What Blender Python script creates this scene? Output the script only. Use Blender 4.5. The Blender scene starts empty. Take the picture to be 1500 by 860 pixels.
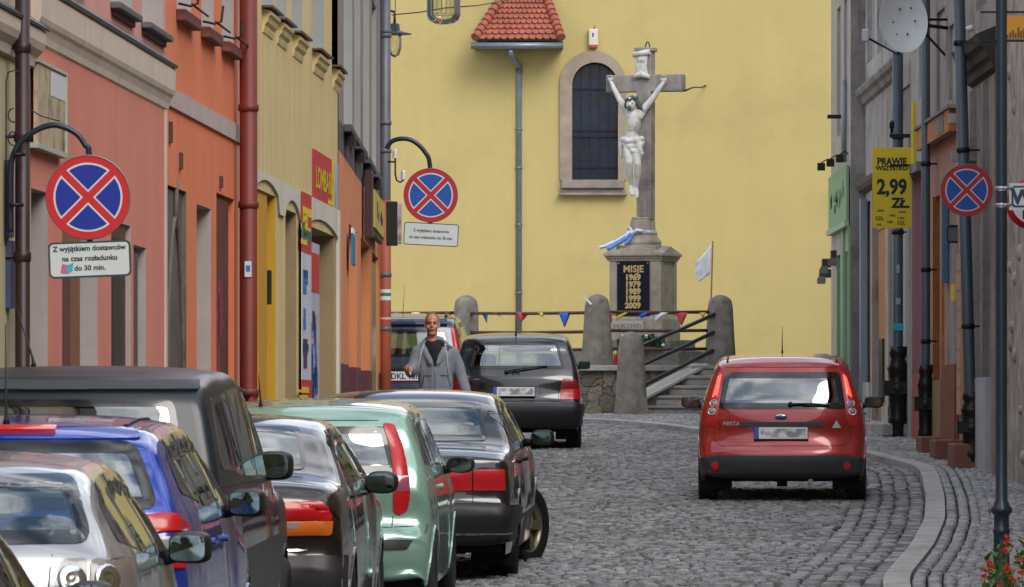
import bpy, bmesh, math, random
import numpy as np
from mathutils import Vector, Matrix
from mathutils.bvhtree import BVHTree
random.seed(7); rng = np.random.default_rng(7)
R = math.radians
scene = bpy.context.scene
COL = scene.collection

# ------------------------------------------------------------------ camera
HZ = 595.0; F = 9000.0
cam_d = bpy.data.cameras.new('camera'); cam = bpy.data.objects.new('camera', cam_d); COL.objects.link(cam)
cam_d.lens = 216.0; cam_d.sensor_width = 36.0; cam_d.sensor_fit = 'HORIZONTAL'
cam.location = (0, 0, 0); cam.rotation_euler = (R(90), 0, 0)
cam_d.shift_y = 165.0 / 1500.0
cam_d.clip_start = 0.5; cam_d.clip_end = 2000
cam_d.dof.use_dof = True; cam_d.dof.focus_distance = 68.0; cam_d.dof.aperture_fstop = 30.0
scene.camera = cam
# ------------------------------------------------------------------ world and sun
SUN_EL, SUN_AZ = 41.0, 152.0      # azimuth measured clockwise from +Y
w = bpy.data.worlds.new('World'); scene.world = w; w.use_nodes = True
nt = w.node_tree; nt.nodes.clear()
out = nt.nodes.new('ShaderNodeOutputWorld'); bg = nt.nodes.new('ShaderNodeBackground')
sky = nt.nodes.new('ShaderNodeTexSky'); sky.sky_type = 'NISHITA'; sky.sun_disc = False
sky.sun_elevation = R(SUN_EL); sky.sun_rotation = R(SUN_AZ); sky.air_density = 1.0; sky.dust_density = 1.5
tc = nt.nodes.new('ShaderNodeTexCoord')
mp = nt.nodes.new('ShaderNodeMapping'); mp.inputs['Scale'].default_value = (1.0, 1.0, 2.6)
nz = nt.nodes.new('ShaderNodeTexNoise'); nz.inputs['Scale'].default_value = 2.6; nz.inputs['Detail'].default_value = 7
nz.inputs['Roughness'].default_value = .58
cr = nt.nodes.new('ShaderNodeValToRGB'); cr.color_ramp.elements[0].position = .38; cr.color_ramp.elements[1].position = .56
cl = nt.nodes.new('ShaderNodeTexNoise'); cl.inputs['Scale'].default_value = 5.0; cl.inputs['Detail'].default_value = 5
cc = nt.nodes.new('ShaderNodeValToRGB')
cc.color_ramp.elements[0].position = .35; cc.color_ramp.elements[0].color = (3.2, 3.5, 4.0, 1)
cc.color_ramp.elements[1].position = .62; cc.color_ramp.elements[1].color = (9.5, 9.6, 9.8, 1)
mx = nt.nodes.new('ShaderNodeMix'); mx.data_type = 'RGBA'
L = nt.links.new
L(tc.outputs['Generated'], mp.inputs['Vector']); L(mp.outputs['Vector'], nz.inputs['Vector']); L(mp.outputs['Vector'], cl.inputs['Vector'])
L(nz.outputs['Fac'], cr.inputs['Fac']); L(cl.outputs['Fac'], cc.inputs['Fac'])
L(cr.outputs['Color'], mx.inputs['Factor']); L(sky.outputs['Color'], mx.inputs['A']); L(cc.outputs['Color'], mx.inputs['B'])
L(mx.outputs['Result'], bg.inputs['Color']); bg.inputs['Strength'].default_value = 0.15
L(bg.outputs['Background'], out.inputs['Surface'])
sd = bpy.data.lights.new('sun', 'SUN'); sun = bpy.data.objects.new('sun', sd); COL.objects.link(sun)
sd.energy = 1.35; sd.angle = R(32); sd.color = (1.0, .95, .88)
d = Vector((math.sin(R(SUN_AZ)) * math.cos(R(SUN_EL)), math.cos(R(SUN_AZ)) * math.cos(R(SUN_EL)), math.sin(R(SUN_EL))))
sun.rotation_euler = d.to_track_quat('Z', 'Y').to_euler()
vs = scene.view_settings; vs.view_transform = 'Standard'; vs.look = 'None'; vs.exposure = 0.60; vs.gamma = 1; vs.use_curve_mapping = False
scene.cycles.max_bounces = 8; scene.cycles.transparent_max_bounces = 12

# ------------------------------------------------------------------ materials
MATS = {}
def mat(name, col, rough=.6, metal=0., var=0., vscale=4., bump=0., bscale=60., coat=0., streak=0., dirt=None, dirtamt=0., dirtscale=1.2, spec=.5, emit=None, alpha=None):
    if name in MATS: return MATS[name]
    m = bpy.data.materials.new(name); m.use_nodes = True; nt = m.node_tree; b = nt.nodes['Principled BSDF']
    b.inputs['Base Color'].default_value = (*col, 1); b.inputs['Roughness'].default_value = rough; b.inputs['Metallic'].default_value = metal
    b.inputs['Coat Weight'].default_value = coat; b.inputs['Coat Roughness'].default_value = .04
    b.inputs['Specular IOR Level'].default_value = spec
    N = nt.nodes.new; Lk = nt.links.new
    tcn = N('ShaderNodeTexCoord'); cur = None
    def mixc(fac, A, B, blend='MIX'):
        x = N('ShaderNodeMix'); x.data_type = 'RGBA'; x.blend_type = blend; x.clamp_factor = True
        if isinstance(fac, float): x.inputs['Factor'].default_value = fac
        else: Lk(fac, x.inputs['Factor'])
        for k, v in (('A', A), ('B', B)):
            if isinstance(v, tuple): x.inputs[k].default_value = (*v, 1)
            else: Lk(v, x.inputs[k])
        return x.outputs['Result']
    def noise(scale, detail=5, vec=None, rg=.6):
        n = N('ShaderNodeTexNoise'); n.inputs['Scale'].default_value = scale; n.inputs['Detail'].default_value = detail; n.inputs['Roughness'].default_value = rg
        Lk(vec if vec is not None else tcn.outputs['Object'], n.inputs['Vector']); return n.outputs['Fac']
    def ramp(src, a, bb):
        r = N('ShaderNodeMapRange'); r.inputs['From Min'].default_value = a; r.inputs['From Max'].default_value = bb; Lk(src, r.inputs['Value']); return r.outputs['Result']
    cur = tuple(col)
    if var > 0:
        lo = tuple(c * (1 - var) for c in col); hi = tuple(min(1, c * (1 + var)) for c in col)
        cur = mixc(ramp(noise(vscale), .3, .7), lo, hi)
        cur2 = tuple(c * (1 - var * .8) for c in col)
        cur = mixc(ramp(noise(vscale * 7, 3), .62, .8), cur, cur2)
    if streak > 0:
        mpn = N('ShaderNodeMapping'); mpn.inputs['Scale'].default_value = (6, 6, .35); Lk(tcn.outputs['Object'], mpn.inputs['Vector'])
        f = ramp(noise(1.0, 5, mpn.outputs['Vector']), .45, .75)
        mm = N('ShaderNodeMath'); mm.operation = 'MULTIPLY'; Lk(f, mm.inputs[0]); mm.inputs[1].default_value = streak
        cur = mixc(mm.outputs[0], cur, dirt or tuple(c * .5 for c in col))
    if dirt is not None and dirtamt > 0:
        f = ramp(noise(dirtscale, 8, rg=.7), .58 - dirtamt * .2, .66)
        mm = N('ShaderNodeMath'); mm.operation = 'MULTIPLY'; Lk(f, mm.inputs[0]); mm.inputs[1].default_value = min(1, dirtamt * 1.5)
        cur = mixc(mm.outputs[0], cur, dirt)
    if not isinstance(cur, tuple): Lk(cur, b.inputs['Base Color'])
    if bump > 0:
        bn = N('ShaderNodeBump'); bn.inputs['Strength'].default_value = bump; bn.inputs['Distance'].default_value = .01
        Lk(noise(bscale, 6), bn.inputs['Height']); Lk(bn.outputs['Normal'], b.inputs['Normal'])
    if emit: b.inputs['Emission Color'].default_value = (*emit[:3], 1); b.inputs['Emission Strength'].default_value = emit[3]
    MATS[name] = m; return m

def glass_mat(name, tint=(.55, .68, .66), refl=1.0, rough=.01, ior=1.6):
    if name in MATS: return MATS[name]
    m = bpy.data.materials.new(name); m.use_nodes = True; nt = m.node_tree; nt.nodes.clear(); N = nt.nodes.new; Lk = nt.links.new
    o = N('ShaderNodeOutputMaterial'); mix = N('ShaderNodeMixShader'); t = N('ShaderNodeBsdfTransparent'); g = N('ShaderNodeBsdfGlossy')
    t.inputs['Color'].default_value = (*tint, 1); g.inputs['Roughness'].default_value = rough; g.inputs['Color'].default_value = (refl * .95, refl, refl, 1)
    f = N('ShaderNodeFresnel'); f.inputs['IOR'].default_value = ior
    Lk(f.outputs[0], mix.inputs['Fac']); Lk(t.outputs[0], mix.inputs[1]); Lk(g.outputs[0], mix.inputs[2]); Lk(mix.outputs[0], o.inputs['Surface'])
    MATS[name] = m; return m

# ------------------------------------------------------------------ mesh builder
class MB:
    def __init__(s): s.v = []; s.f = []; s.m = []; s.s = []
    def add(s, vs, fs, mi=0, smooth=False):
        b = len(s.v); s.v += [tuple(p) for p in vs]
        for f in fs: s.f.append(tuple(b + i for i in f)); s.m.append(mi); s.s.append(smooth)
        return s
    def box(s, x0, x1, y0, y1, z0, z1, mi=0, M=None):
        vs = [Vector((x, y, z)) for z in (z0, z1) for y in (y0, y1) for x in (x0, x1)]
        if M is not None: vs = [M @ p for p in vs]
        return s.add(vs, [(0, 2, 3, 1), (4, 5, 7, 6), (0, 1, 5, 4), (2, 6, 7, 3), (0, 4, 6, 2), (1, 3, 7, 5)], mi)
    def hexa(s, bot, top, mi=0):
        return s.add(list(bot) + list(top), [(3, 2, 1, 0), (4, 5, 6, 7), (0, 1, 5, 4), (1, 2, 6, 5), (2, 3, 7, 6), (3, 0, 4, 7)], mi)
    def tube(s, pts, r, n=12, mi=0, caps=True):
        pts = [Vector(p) for p in pts]; rs = r if isinstance(r, (list, tuple)) else [r] * len(pts)
        vs = []; prev = None
        for i, p in enumerate(pts):
            t = (pts[min(i + 1, len(pts) - 1)] - pts[max(i - 1, 0)]).normalized()
            a = Vector((0, 0, 1)) if abs(t.z) < .95 else Vector((0, 1, 0))
            if prev is not None: a = prev
            u = t.cross(a).normalized(); v2 = u.cross(t).normalized(); prev = v2
            for k in range(n):
                an = 2 * math.pi * k / n; vs.append(p + (u * math.cos(an) + v2 * math.sin(an)) * rs[i])
        fs = []
        for i in range(len(pts) - 1):
            for k in range(n): fs.append((i * n + k, i * n + (k + 1) % n, (i + 1) * n + (k + 1) % n, (i + 1) * n + k))
        b0 = len(s.f); s.add(vs, fs, mi, True)
        if caps: 
            b = len(s.v) - len(vs)
            s.f.append(tuple(b + k for k in range(n))[::-1]); s.m.append(mi); s.s.append(False)
            s.f.append(tuple(b + (len(pts) - 1) * n + k for k in range(n))); s.m.append(mi); s.s.append(False)
        return s
    def lathe(s, prof, M=None, n=24, mi=0, smooth=True):
        vs = []
        for (r, z) in prof:
            for k in range(n):
                a = 2 * math.pi * k / n; p = Vector((r * math.cos(a), r * math.sin(a), z)); vs.append(M @ p if M is not None else p)
        fs = [(i * n + k, i * n + (k + 1) % n, (i + 1) * n + (k + 1) % n, (i + 1) * n + k) for i in range(len(prof) - 1) for k in range(n)]
        return s.add(vs, fs, mi, smooth)
    def prism(s, poly, M, d, mi=0, mi_side=None):
        """poly in local xy, extruded 0..d in local z, by matrix M"""
        n = len(poly); vs = [M @ Vector((x, y, 0)) for x, y in poly] + [M @ Vector((x, y, d)) for x, y in poly]
        s.add(vs, [tuple(range(n))[::-1], tuple(range(n, 2 * n))], mi)
        b = len(s.v) - 2 * n
        for i in range(n):
            j = (i + 1) % n; s.f.append((b + i, b + j, b + n + j, b + n + i)); s.m.append(mi if mi_side is None else mi_side); s.s.append(False)
        return s
    def ellipsoid(s, c, r, M=None, nu=16, nv=10, mi=0, e=1.0):
        vs = []; c = Vector(c)
        def sp(x): return math.copysign(abs(x) ** e, x)
        for j in range(nv + 1):
            ph = -math.pi / 2 + math.pi * j / nv
            for k in range(nu):
                th = 2 * math.pi * k / nu
                p = Vector((r[0] * sp(math.cos(ph)) * sp(math.cos(th)), r[1] * sp(math.cos(ph)) * sp(math.sin(th)), r[2] * sp(math.sin(ph))))
                if M is not None: p = M @ p
                vs.append(c + p)
        fs = [(j * nu + k, j * nu + (k + 1) % nu, (j + 1) * nu + (k + 1) % nu, (j + 1) * nu + k) for j in range(nv) for k in range(nu)]
        return s.add(vs, fs, mi, True)
    def mesh(s, me, M, mi=0):
        return s.add([M @ v.co for v in me.vertices], [tuple(p.vertices) for p in me.polygons], mi)
    def build(s, name, mats, parent=None, bevel=0, merge=False, auto=None, seg=2):
        me = bpy.data.meshes.new(name); me.from_pydata(s.v, [], s.f)
        if not isinstance(mats, (list, tuple)): mats = [mats]
        for m in mats: me.materials.append(m)
        me.polygons.foreach_set('material_index', s.m); me.polygons.foreach_set('use_smooth', s.s)
        if merge:
            bm = bmesh.new(); bm.from_mesh(me); bmesh.ops.remove_doubles(bm, verts=bm.verts, dist=1e-4); bmesh.ops.recalc_face_normals(bm, faces=bm.faces); bm.to_mesh(me); bm.free()
        me.update()
        o = bpy.data.objects.new(name, me); COL.objects.link(o)
        if parent is not None: o.parent = parent
        if bevel:
            md = o.modifiers.new('bevel', 'BEVEL'); md.width = bevel; md.segments = seg; md.limit_method = 'ANGLE'; md.angle_limit = R(40)
        return o
def tag(o, label=None, cat=None, group=None, kind=None):
    for k, v in (('label', label), ('category', cat), ('group', group), ('kind', kind)):
        if v: o[k] = v
    return o
def thing(name, label, cat, loc=(0, 0, 0), rot=(0, 0, 0), group=None):
    o = bpy.data.objects.new(name, None); o.empty_display_size = .3; COL.objects.link(o); o.location = loc; o.rotation_euler = rot
    tag(o, label, cat, group); return o
def copy_tree(o, parent=None):
    c = o.copy(); COL.objects.link(c); c.parent = parent
    for ch in [x for x in bpy.data.objects if x.parent == o]: copy_tree(ch, c)
    return c
def text_mesh(txt, size, bold=0.0, align='CENTER', shear=0):
    cu = bpy.data.curves.new('t', 'FONT'); cu.body = txt; cu.size = size; cu.align_x = align; cu.offset = bold; cu.shear = shear; cu.resolution_u = 3
    ob = bpy.data.objects.new('t', cu); COL.objects.link(ob); dg = bpy.context.evaluated_depsgraph_get()
    me = bpy.data.meshes.new_from_object(ob.evaluated_get(dg)); bpy.data.objects.remove(ob); bpy.data.curves.remove(cu); return me
STAND = Matrix(((1, 0, 0, 0), (0, 0, -1, 0), (0, 1, 0, 0), (0, 0, 0, 1)))   # xy plane -> xz plane, local z -> -y (towards the camera)
def put_text(mb, txt, size, x, z, M, mi=0, bold=0, sx=1.0, align='CENTER', depth=0.0, shear=0):
    """text standing in the xz-plane of frame M (facing -y)"""
    me = text_mesh(txt, size, bold, align, shear)
    mb.mesh(me, M @ Matrix.Translation((x, -depth, z)) @ STAND @ Matrix.Diagonal((sx, 1, 1, 1)), mi); bpy.data.meshes.remove(me)
def organic(name, shapes, mats, parent, voxel=.012, smooth=4, M=None):
    """several overlapping closed shapes fused into one continuous surface"""
    mb = MB()
    for sh in shapes:
        if sh[0] == 'e': mb.ellipsoid(sh[1], sh[2], sh[3] if len(sh) > 3 else None, 20, 14)
        elif sh[0] == 'c':   # tapered chain of points and radii
            pts = [Vector(p) for p in sh[1]]; rs = sh[2]
            mb.tube(pts, list(rs), 14)
            for p, r_ in zip(pts, rs): mb.ellipsoid(p, (r_ * .998,) * 3, None, 14, 10)
    if M is not None: mb.v = [tuple(M @ Vector(p)) for p in mb.v]
    o = mb.build(name, mats, None)
    md = o.modifiers.new('r', 'REMESH'); md.mode = 'VOXEL'; md.voxel_size = voxel; md.use_smooth_shade = True
    if smooth: ms = o.modifiers.new('s', 'SMOOTH'); ms.iterations = smooth; ms.factor = .5
    dg = bpy.context.evaluated_depsgraph_get(); me = bpy.data.meshes.new_from_object(o.evaluated_get(dg))
    bpy.data.objects.remove(o); o = bpy.data.objects.new(name, me); COL.objects.link(o)
    me.materials.clear()
    for m in (mats if isinstance(mats, (list, tuple)) else [mats]): me.materials.append(m)
    if parent is not None: o.parent = parent
    return o
def PT(x, y, s): return Vector(((x - 750) / s, F / s, (HZ - y) / s))

# ------------------------------------------------------------------ ground shape
_gy = [-60, 10, 20, 30, 40, 50, 60.4, 67, 78, 86, 93, 97, 140]
_gz = [-1.75, -1.56, -1.50, -1.42, -1.29, -1.12, -.937, -.80, -.545, -.38, -.14, -.08, 0.0]
def gbase(Y): return float(np.interp(Y, _gy, _gz))
def gz(X, Y): return gbase(Y) - .035 * min(3, max(0, .5 - X))
_kx = [(2.0, -60), (2.0, 10), (1.95, 25), (2.2, 36), (2.56, 42.7), (3.13, 48.4), (3.62, 54.1), (4.05, 60.3), (4.42, 66.4), (4.56, 69.2), (4.55, 70.6), (4.42, 72.2), (4.22, 75.5), (3.5, 80.5), (2.6, 86), (1.85, 88.7), (0.8, 90.5), (-1, 91.5)]
_ky = [p[1] for p in _kx]; _kxx = [p[0] for p in _kx]
def kerbx(Y):
    return float((np.interp(Y - .9, _ky, _kxx) + np.interp(Y - .3, _ky, _kxx) + np.interp(Y + .3, _ky, _kxx) + np.interp(Y + .9, _ky, _kxx)) / 4)
# facade planes: left one (two directions) and right one
def XL(u): return -1.81 - .036 * max(0, 63.2 - u)
def XR(u): return 5.3
def uL(px): return F * 4.085 / (1074 - px)
def sL(px): return (1074 - px) / 4.085
def uM(px): return F * 1.81 / (750 - px)
def sM(px): return (750 - px) / 1.81
def uR(px, X=5.3): return F * X / (px - 750)
def sR(px, X=5.3): return (px - 750) / X
# ================================================================== SETTING: ground, road, kerb, pavement
m_joint = mat('joint_soil', (.016, .017, .015), .95, var=.5, vscale=3, dirt=(.035, .055, .018), dirtamt=.6, dirtscale=2.5)
def stone_mat(name, c, v):
    m = bpy.data.materials.new(name); m.use_nodes = True; nt = m.node_tree; b = nt.nodes['Principled BSDF']; N = nt.nodes.new; Lk = nt.links.new
    g = N('ShaderNodeNewGeometry'); tcn = N('ShaderNodeTexCoord')
    r = N('ShaderNodeValToRGB'); r.color_ramp.elements[0].color = (c[0] * (1 - v), c[1] * (1 - v), c[2] * (1 - v), 1); r.color_ramp.elements[1].color = (c[0] * (1 + v), c[1] * (1 + v), c[2] * (1 + v) * .98, 1)
    e = r.color_ramp.elements.new(.55); e.color = (c[0] * .96, c[1] * 1.0, c[2] * 1.06, 1)
    Lk(g.outputs['Random Per Island'], r.inputs['Fac'])
    n = N('ShaderNodeTexNoise'); n.inputs['Scale'].default_value = 45; n.inputs['Detail'].default_value = 6; Lk(tcn.outputs['Object'], n.inputs['Vector'])
    n2 = N('ShaderNodeTexNoise'); n2.inputs['Scale'].default_value = .45; n2.inputs['Detail'].default_value = 5; Lk(tcn.outputs['Object'], n2.inputs['Vector'])
    mr = N('ShaderNodeMapRange'); mr.inputs['From Min'].default_value = .3; mr.inputs['From Max'].default_value = .7; mr.inputs['To Min'].default_value = .72; mr.inputs['To Max'].default_value = 1.22
    Lk(n.outputs['Fac'], mr.inputs['Value'])
    mr2 = N('ShaderNodeMapRange'); mr2.inputs['From Min'].default_value = .35; mr2.inputs['From Max'].default_value = .65; mr2.inputs['To Min'].default_value = .8; mr2.inputs['To Max'].default_value = 1.12
    Lk(n2.outputs['Fac'], mr2.inputs['Value'])
    mu = N('ShaderNodeMath'); mu.operation = 'MULTIPLY'; Lk(mr.outputs[0], mu.inputs[0]); Lk(mr2.outputs[0], mu.inputs[1])
    x = N('ShaderNodeVectorMath'); x.operation = 'SCALE'; Lk(r.outputs['Color'], x.inputs[0]); Lk(mu.outputs[0], x.inputs['Scale'])
    Lk(x.outputs[0], b.inputs['Base Color']); b.inputs['Roughness'].default_value = .62
    bp = N('ShaderNodeBump'); bp.inputs['Strength'].default_value = .6; bp.inputs['Distance'].default_value = .006; Lk(n.outputs['Fac'], bp.inputs['Height']); Lk(bp.outputs[0], b.inputs['Normal'])
    return m
m_sett = stone_mat('granite_sett', (.190, .190, .186), .50)
m_sett2 = stone_mat('pavement_sett', (.27, .27, .27), .30)
m_kerb = mat('kerb_granite', (.36, .355, .345), .7, var=.22, vscale=8, bump=.5, bscale=60, dirt=(.12, .13, .10), dirtamt=.4)

def sheet(name, x0f, x1f, ys, dz, m, nx=8, extra=None):
    vs = []; fs = []
    for Y in ys:
        a, b = x0f(Y), x1f(Y)
        for i in range(nx + 1):
            X = a + (b - a) * i / nx; vs.append((X, Y, gz(X, Y) + dz))
    n = nx + 1
    for j in range(len(ys) - 1):
        for i in range(nx): fs.append((j * n + i, j * n + i + 1, (j + 1) * n + i + 1, (j + 1) * n + i))
    mb = MB(); mb.add(vs, fs, 0, True); o = mb.build(name, m); tag(o, kind='structure'); return o
ys = list(np.arange(-60, 30, 5.0)) + list(np.arange(30, 142, 1.0))
m_far = mat('ground_soil', (.12, .12, .10), .95, var=.3, vscale=.5)
g = MB(); g.add([(-700, -400, -2.4), (700, -400, -2.4), (700, 1500, -2.4), (-700, 1500, -2.4)], [(0, 1, 2, 3)]); tag(g.build('ground', m_far), kind='structure')
sheet('roadbed', lambda Y: -9 if Y > 86 else XL(Y) - .6, lambda Y: 9, ys, -.028, m_joint, 40)

def stones(name, rows, m, lift, size_z=.02):
    """rows: list of (Y0,Y1,[ (xa,xb) ... ]) blocks, each a low rounded sett"""
    V = []; Fc = []; nb = 0
    for (X0, X1, Y0, Y1) in rows:
        g_ = .0135
        dh = rng.normal(0, .0035); tl = rng.normal(0, .003, 2); j = rng.normal(0, .004, 8)
        xs = (X0 + g_, X1 - g_); yy = (Y0 + g_, Y1 - g_)
        cx, cy = (X0 + X1) / 2, (Y0 + Y1) / 2; z = gz(cx, cy) + lift + dh
        ins = .013
        corners = [(xs[0] + j[0], yy[0] + j[1]), (xs[1] + j[2], yy[0] + j[3]), (xs[1] + j[4], yy[1] + j[5]), (xs[0] + j[6], yy[1] + j[7])]
        sl = .0185 if Y0 < 78 else .025
        for (a, b) in corners: V.append((a, b, z - .030 + sl * (b - cy)))
        for (a, b) in corners:
            a2 = a + math.copysign(.004, cx - a); b2 = b + math.copysign(.004, cy - b); V.append((a2, b2, z - .006 + sl * (b2 - cy)))
        for q, (a, b) in enumerate(corners):
            a2 = a + math.copysign(ins, cx - a); b2 = b + math.copysign(ins, cy - b)
            V.append((a2, b2, z + sl * (b2 - cy) + tl[0] * (1 if a > cx else -1) + tl[1] * (1 if b > cy else -1)))
        V.append((cx, cy, z + .002))
        for l in (0, 4):
            for k in range(4): Fc.append((nb + l + k, nb + l + (k + 1) % 4, nb + l + 4 + (k + 1) % 4, nb + l + 4 + k))
        for k in range(4): Fc.append((nb + 8 + k, nb + 8 + (k + 1) % 4, nb + 12))
        nb += 13
    me = bpy.data.meshes.new(name); me.from_pydata(V, [], Fc); me.polygons.foreach_set('use_smooth', [True] * len(Fc)); me.materials.append(m); me.update()
    o = bpy.data.objects.new(name, me); COL.objects.link(o); tag(o, kind='structure'); return o
rows = []; Y = 37.0; r_ = 0
while Y < 93.0:
    dY = .118 + rng.normal(0, .008); kx = kerbx(Y + dY / 2); left = XL(Y) + .5 if Y < 60 else -1.7
    if Y > 86: left = -3
    v = .0; k = 0
    while kx - v > left:
        if k < 5: wv = .145
        else: wv = .088 + rng.uniform(-.012, .06)
        if k == 5: v += rng.uniform(-.03, .03)
        X1 = kx - v; X0 = X1 - wv
        if Y < 42.5 and X0 < -1.6: break
        jx = rng.normal(0, .010); rows.append((X0 + jx, X1 + jx, Y, Y + dY)); v += wv; k += 1
    Y += dY; r_ += 1
stones('road', rows, m_sett, 0)
rows = []; Y = 38.0; fc = 0
while Y < 99.0:
    dY = .095 + rng.normal(0, .005); kx = kerbx(Y + dY / 2) + .20; v = 0; k = 0
    wall = 5.28 if Y < 92 else 5.05
    while kx + v < wall + .1:
        wv = .11 if k < 2 else .082 + rng.uniform(-.01, .035)
        X0 = kx + v; X1 = min(X0 + wv, wall + .12)
        if Y < 92.3 or X0 > 3.4: rows.append((X0, X1, Y, Y + dY))
        v += wv; k += 1
    Y += dY
stones('pavement', rows, m_sett2, .055)
# flush kerb: separate long granite stones following the curve
mb = MB(); Y = 34.0
while Y < 90.4:
    dY = .95
    def kp(Yq, off, dz): 
        X = kerbx(Yq) + off; return (X, Yq, gz(X, Yq) + dz)
    segs = 4
    for q in range(segs):
        a = Y + dY * q / segs; b = Y + dY * (q + 1) / segs
        if q == segs - 1: b -= .012
        mb.hexa([kp(a, .005, -.05), kp(a, .195, -.05), kp(b, .195, -.05), kp(b, .005, -.05)], [kp(a, .012, .062), kp(a, .195, .066), kp(b, .195, .066), kp(b, .012, .062)])
    Y += dY
o = mb.build('kerb', m_kerb); tag(o, kind='structure')
# pavement strip along the left houses
mb = MB()
for Y in np.arange(0, 85, 1.0):
    a, b = Y, Y + .985
    mb.hexa([(XL(a) - .3, a, gz(-2, a) - .1), (XL(a) + .28, a, gz(-2, a) - .1), (XL(b) + .28, b, gz(-2, b) - .1), (XL(b) - .3, b, gz(-2, b) - .1)],
            [(XL(a) - .3, a, gz(-2, a) + .1), (XL(a) + .28, a, gz(-2, a) + .1), (XL(b) + .28, b, gz(-2, b) + .1), (XL(b) - .3, b, gz(-2, b) + .1)])
tag(mb.build('left_pavement', m_kerb), kind='structure')
# moss and small weeds in the joints
mb = MB(); 
def tuft(mb, X, Y, z, n, h, sp):
    for _ in range(n):
        a = random.uniform(0, 6.28); r1 = random.uniform(0, sp); x, y = X + r1 * math.cos(a), Y + r1 * math.sin(a) * 1.5
        b = random.uniform(0, 6.28); w2 = .006; hh = h * random.uniform(.5, 1.1)
        dx, dy = math.cos(b) * w2, math.sin(b) * w2
        mb.add([(x - dx, y - dy, z), (x + dx, y + dy, z), (x + random.uniform(-.012, .012), y + random.uniform(-.012, .012), z + hh)], [(0, 1, 2)])
for _ in range(330):
    Y = random.uniform(43, 80); kx = kerbx(Y)
    if random.random() < .5: X = kx - .15 * random.choice([1, 2, 3, 3, 4, 5, 6]) 
    else: X = kx - random.uniform(1.1, 5.0)
    if X < -1: continue
    tuft(mb, X, Y, gz(X, Y) - .012, random.choice([4, 8, 14]), .022, .035)
m_moss = mat('moss', (.045, .085, .02), .9, var=.4, vscale=9)
tag(mb.build('moss', m_moss), 'small green moss and weed tufts in the cobble joints', 'weeds', kind='stuff')

# ================================================================== CHURCH
ch = thing('church', 'yellow plastered church wall with an arched window behind the cross', 'church', (0, 111, 0))
M0 = Matrix.Translation((0, -111, 0))
m_yel = mat('church_plaster', (.46, .37, .148), .85, var=.045, vscale=.9, bump=.25, bscale=16, streak=.16, dirt=(.37, .295, .115), dirtamt=.34, dirtscale=.5)
def arch_poly(x0, x1, z0, z1, n=20):
    r = (x1 - x0) / 2; cx = (x0 + x1) / 2; zc = z1 - r
    return [(x0, z0), (x1, z0)] + [(cx + r * math.cos(a), zc + r * math.sin(a)) for a in np.linspace(0, math.pi, n)]
sW = 81.0; yW = F / sW
def cw(px, py): return ((px - 750) / sW, (HZ - py) / sW)
x0, z1 = cw(838, 92); x1, z0 = cw(905, 264)
ap = arch_poly(x0, x1, z0, z1)
Mf = Matrix(((1, 0, 0, 0), (0, 0, 1, 0), (0, 1, 0, 0), (0, 0, 0, 1)))       # xy -> xz, z -> +y
def to_y(y, M=Mf): return Matrix.Translation((0, y, 0)) @ M
# wall as outer rectangle with the arched hole, made of strips
mb = MB(); WX0, WX1, WZ0, WZ1 = -16, 12.5, -1.5, 11.0
def q(a, b, c, d_, y=0): mb.add([(p[0], y, p[1]) for p in (a, b, c, d_)], [(0, 1, 2, 3)])
q((WX0, WZ0), (x0, WZ0), (x0, WZ1), (WX0, WZ1)); q((x1, WZ0), (WX1, WZ0), (WX1, WZ1), (x1, WZ1)); q((x0, WZ0), (x1, WZ0), (x1, z0), (x0, z0))
arc = ap[2:]
for i in range(len(arc) - 1): q((arc[i + 1][0], arc[i + 1][1]), (arc[i][0], arc[i][1]), (arc[i][0], WZ1), (arc[i + 1][0], WZ1))
for i in range(len(ap)):
    a, b = ap[i], ap[(i + 1) % len(ap)]; mb.add([(a[0], 0, a[1]), (b[0], 0, b[1]), (b[0], .35, b[1]), (a[0], .35, a[1])], [(0, 1, 2, 3)])
mb.box(WX0, WX1, .45, 9, WZ0, WZ1)
mb.build('wall', m_yel, ch)
mb = MB(); mb.add([(WX0 - .3, -.4, WZ1), (WX1 + .3, -.4, WZ1), (WX1 + .3, 10, WZ1 + 6), (WX0 - .3, 10, WZ1 + 6), (WX0 - .3, -.4, WZ1 + .2), (WX1 + .3, -.4, WZ1 + .2), (WX1 + .3, 10, WZ1 + 6.2), (WX0 - .3, 10, WZ1 + 6.2)], [(0, 3, 2, 1), (4, 5, 6, 7), (0, 1, 5, 4), (3, 7, 6, 2), (0, 4, 7, 3), (1, 2, 6, 5)])
m_tile = mat('clay_tile', (.30, .085, .055), .75, var=.25, vscale=3, bump=.3, bscale=40, dirt=(.16, .06, .045), dirtamt=.3)
mb.build('roof', m_tile, ch)
# window: stone surround, sill, glass, bars
win = MB(); ox0, oz1 = cw(820, 75); ox1, oz0 = cw(917, 266)
oa = arch_poly(ox0, ox1, z0, oz1, 20); ia = arch_poly(x0, x1, z0, z1, 20)
def ringstrip(mb, A, B, ya, yb):
    n = len(A)
    for i in range(1, n):
        j = (i + 1) % n
        if i == 0: continue
        a, b, c, d_ = A[i], A[j], B[j], B[i]
        if i == n - 1: a, b, c, d_ = A[i], A[0], B[0], B[i]
        mb.hexa([(a[0], yb, a[1]), (b[0], yb, b[1]), (c[0], yb, c[1]), (d_[0], yb, d_[1])], [(a[0], ya, a[1]), (b[0], ya, b[1]), (c[0], ya, c[1]), (d_[0], ya, d_[1])])
ringstrip(win, oa, ia, -.05, .30)
m_sand = mat('window_sandstone', (.30, .245, .185), .85, var=.2, vscale=3, bump=.5, bscale=30, dirt=(.16, .13, .11), dirtamt=.35)
fr = win.build('window', m_sand, ch)
mb = MB(); s0 = cw(820, 264); s1 = cw(917, 287)
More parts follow.
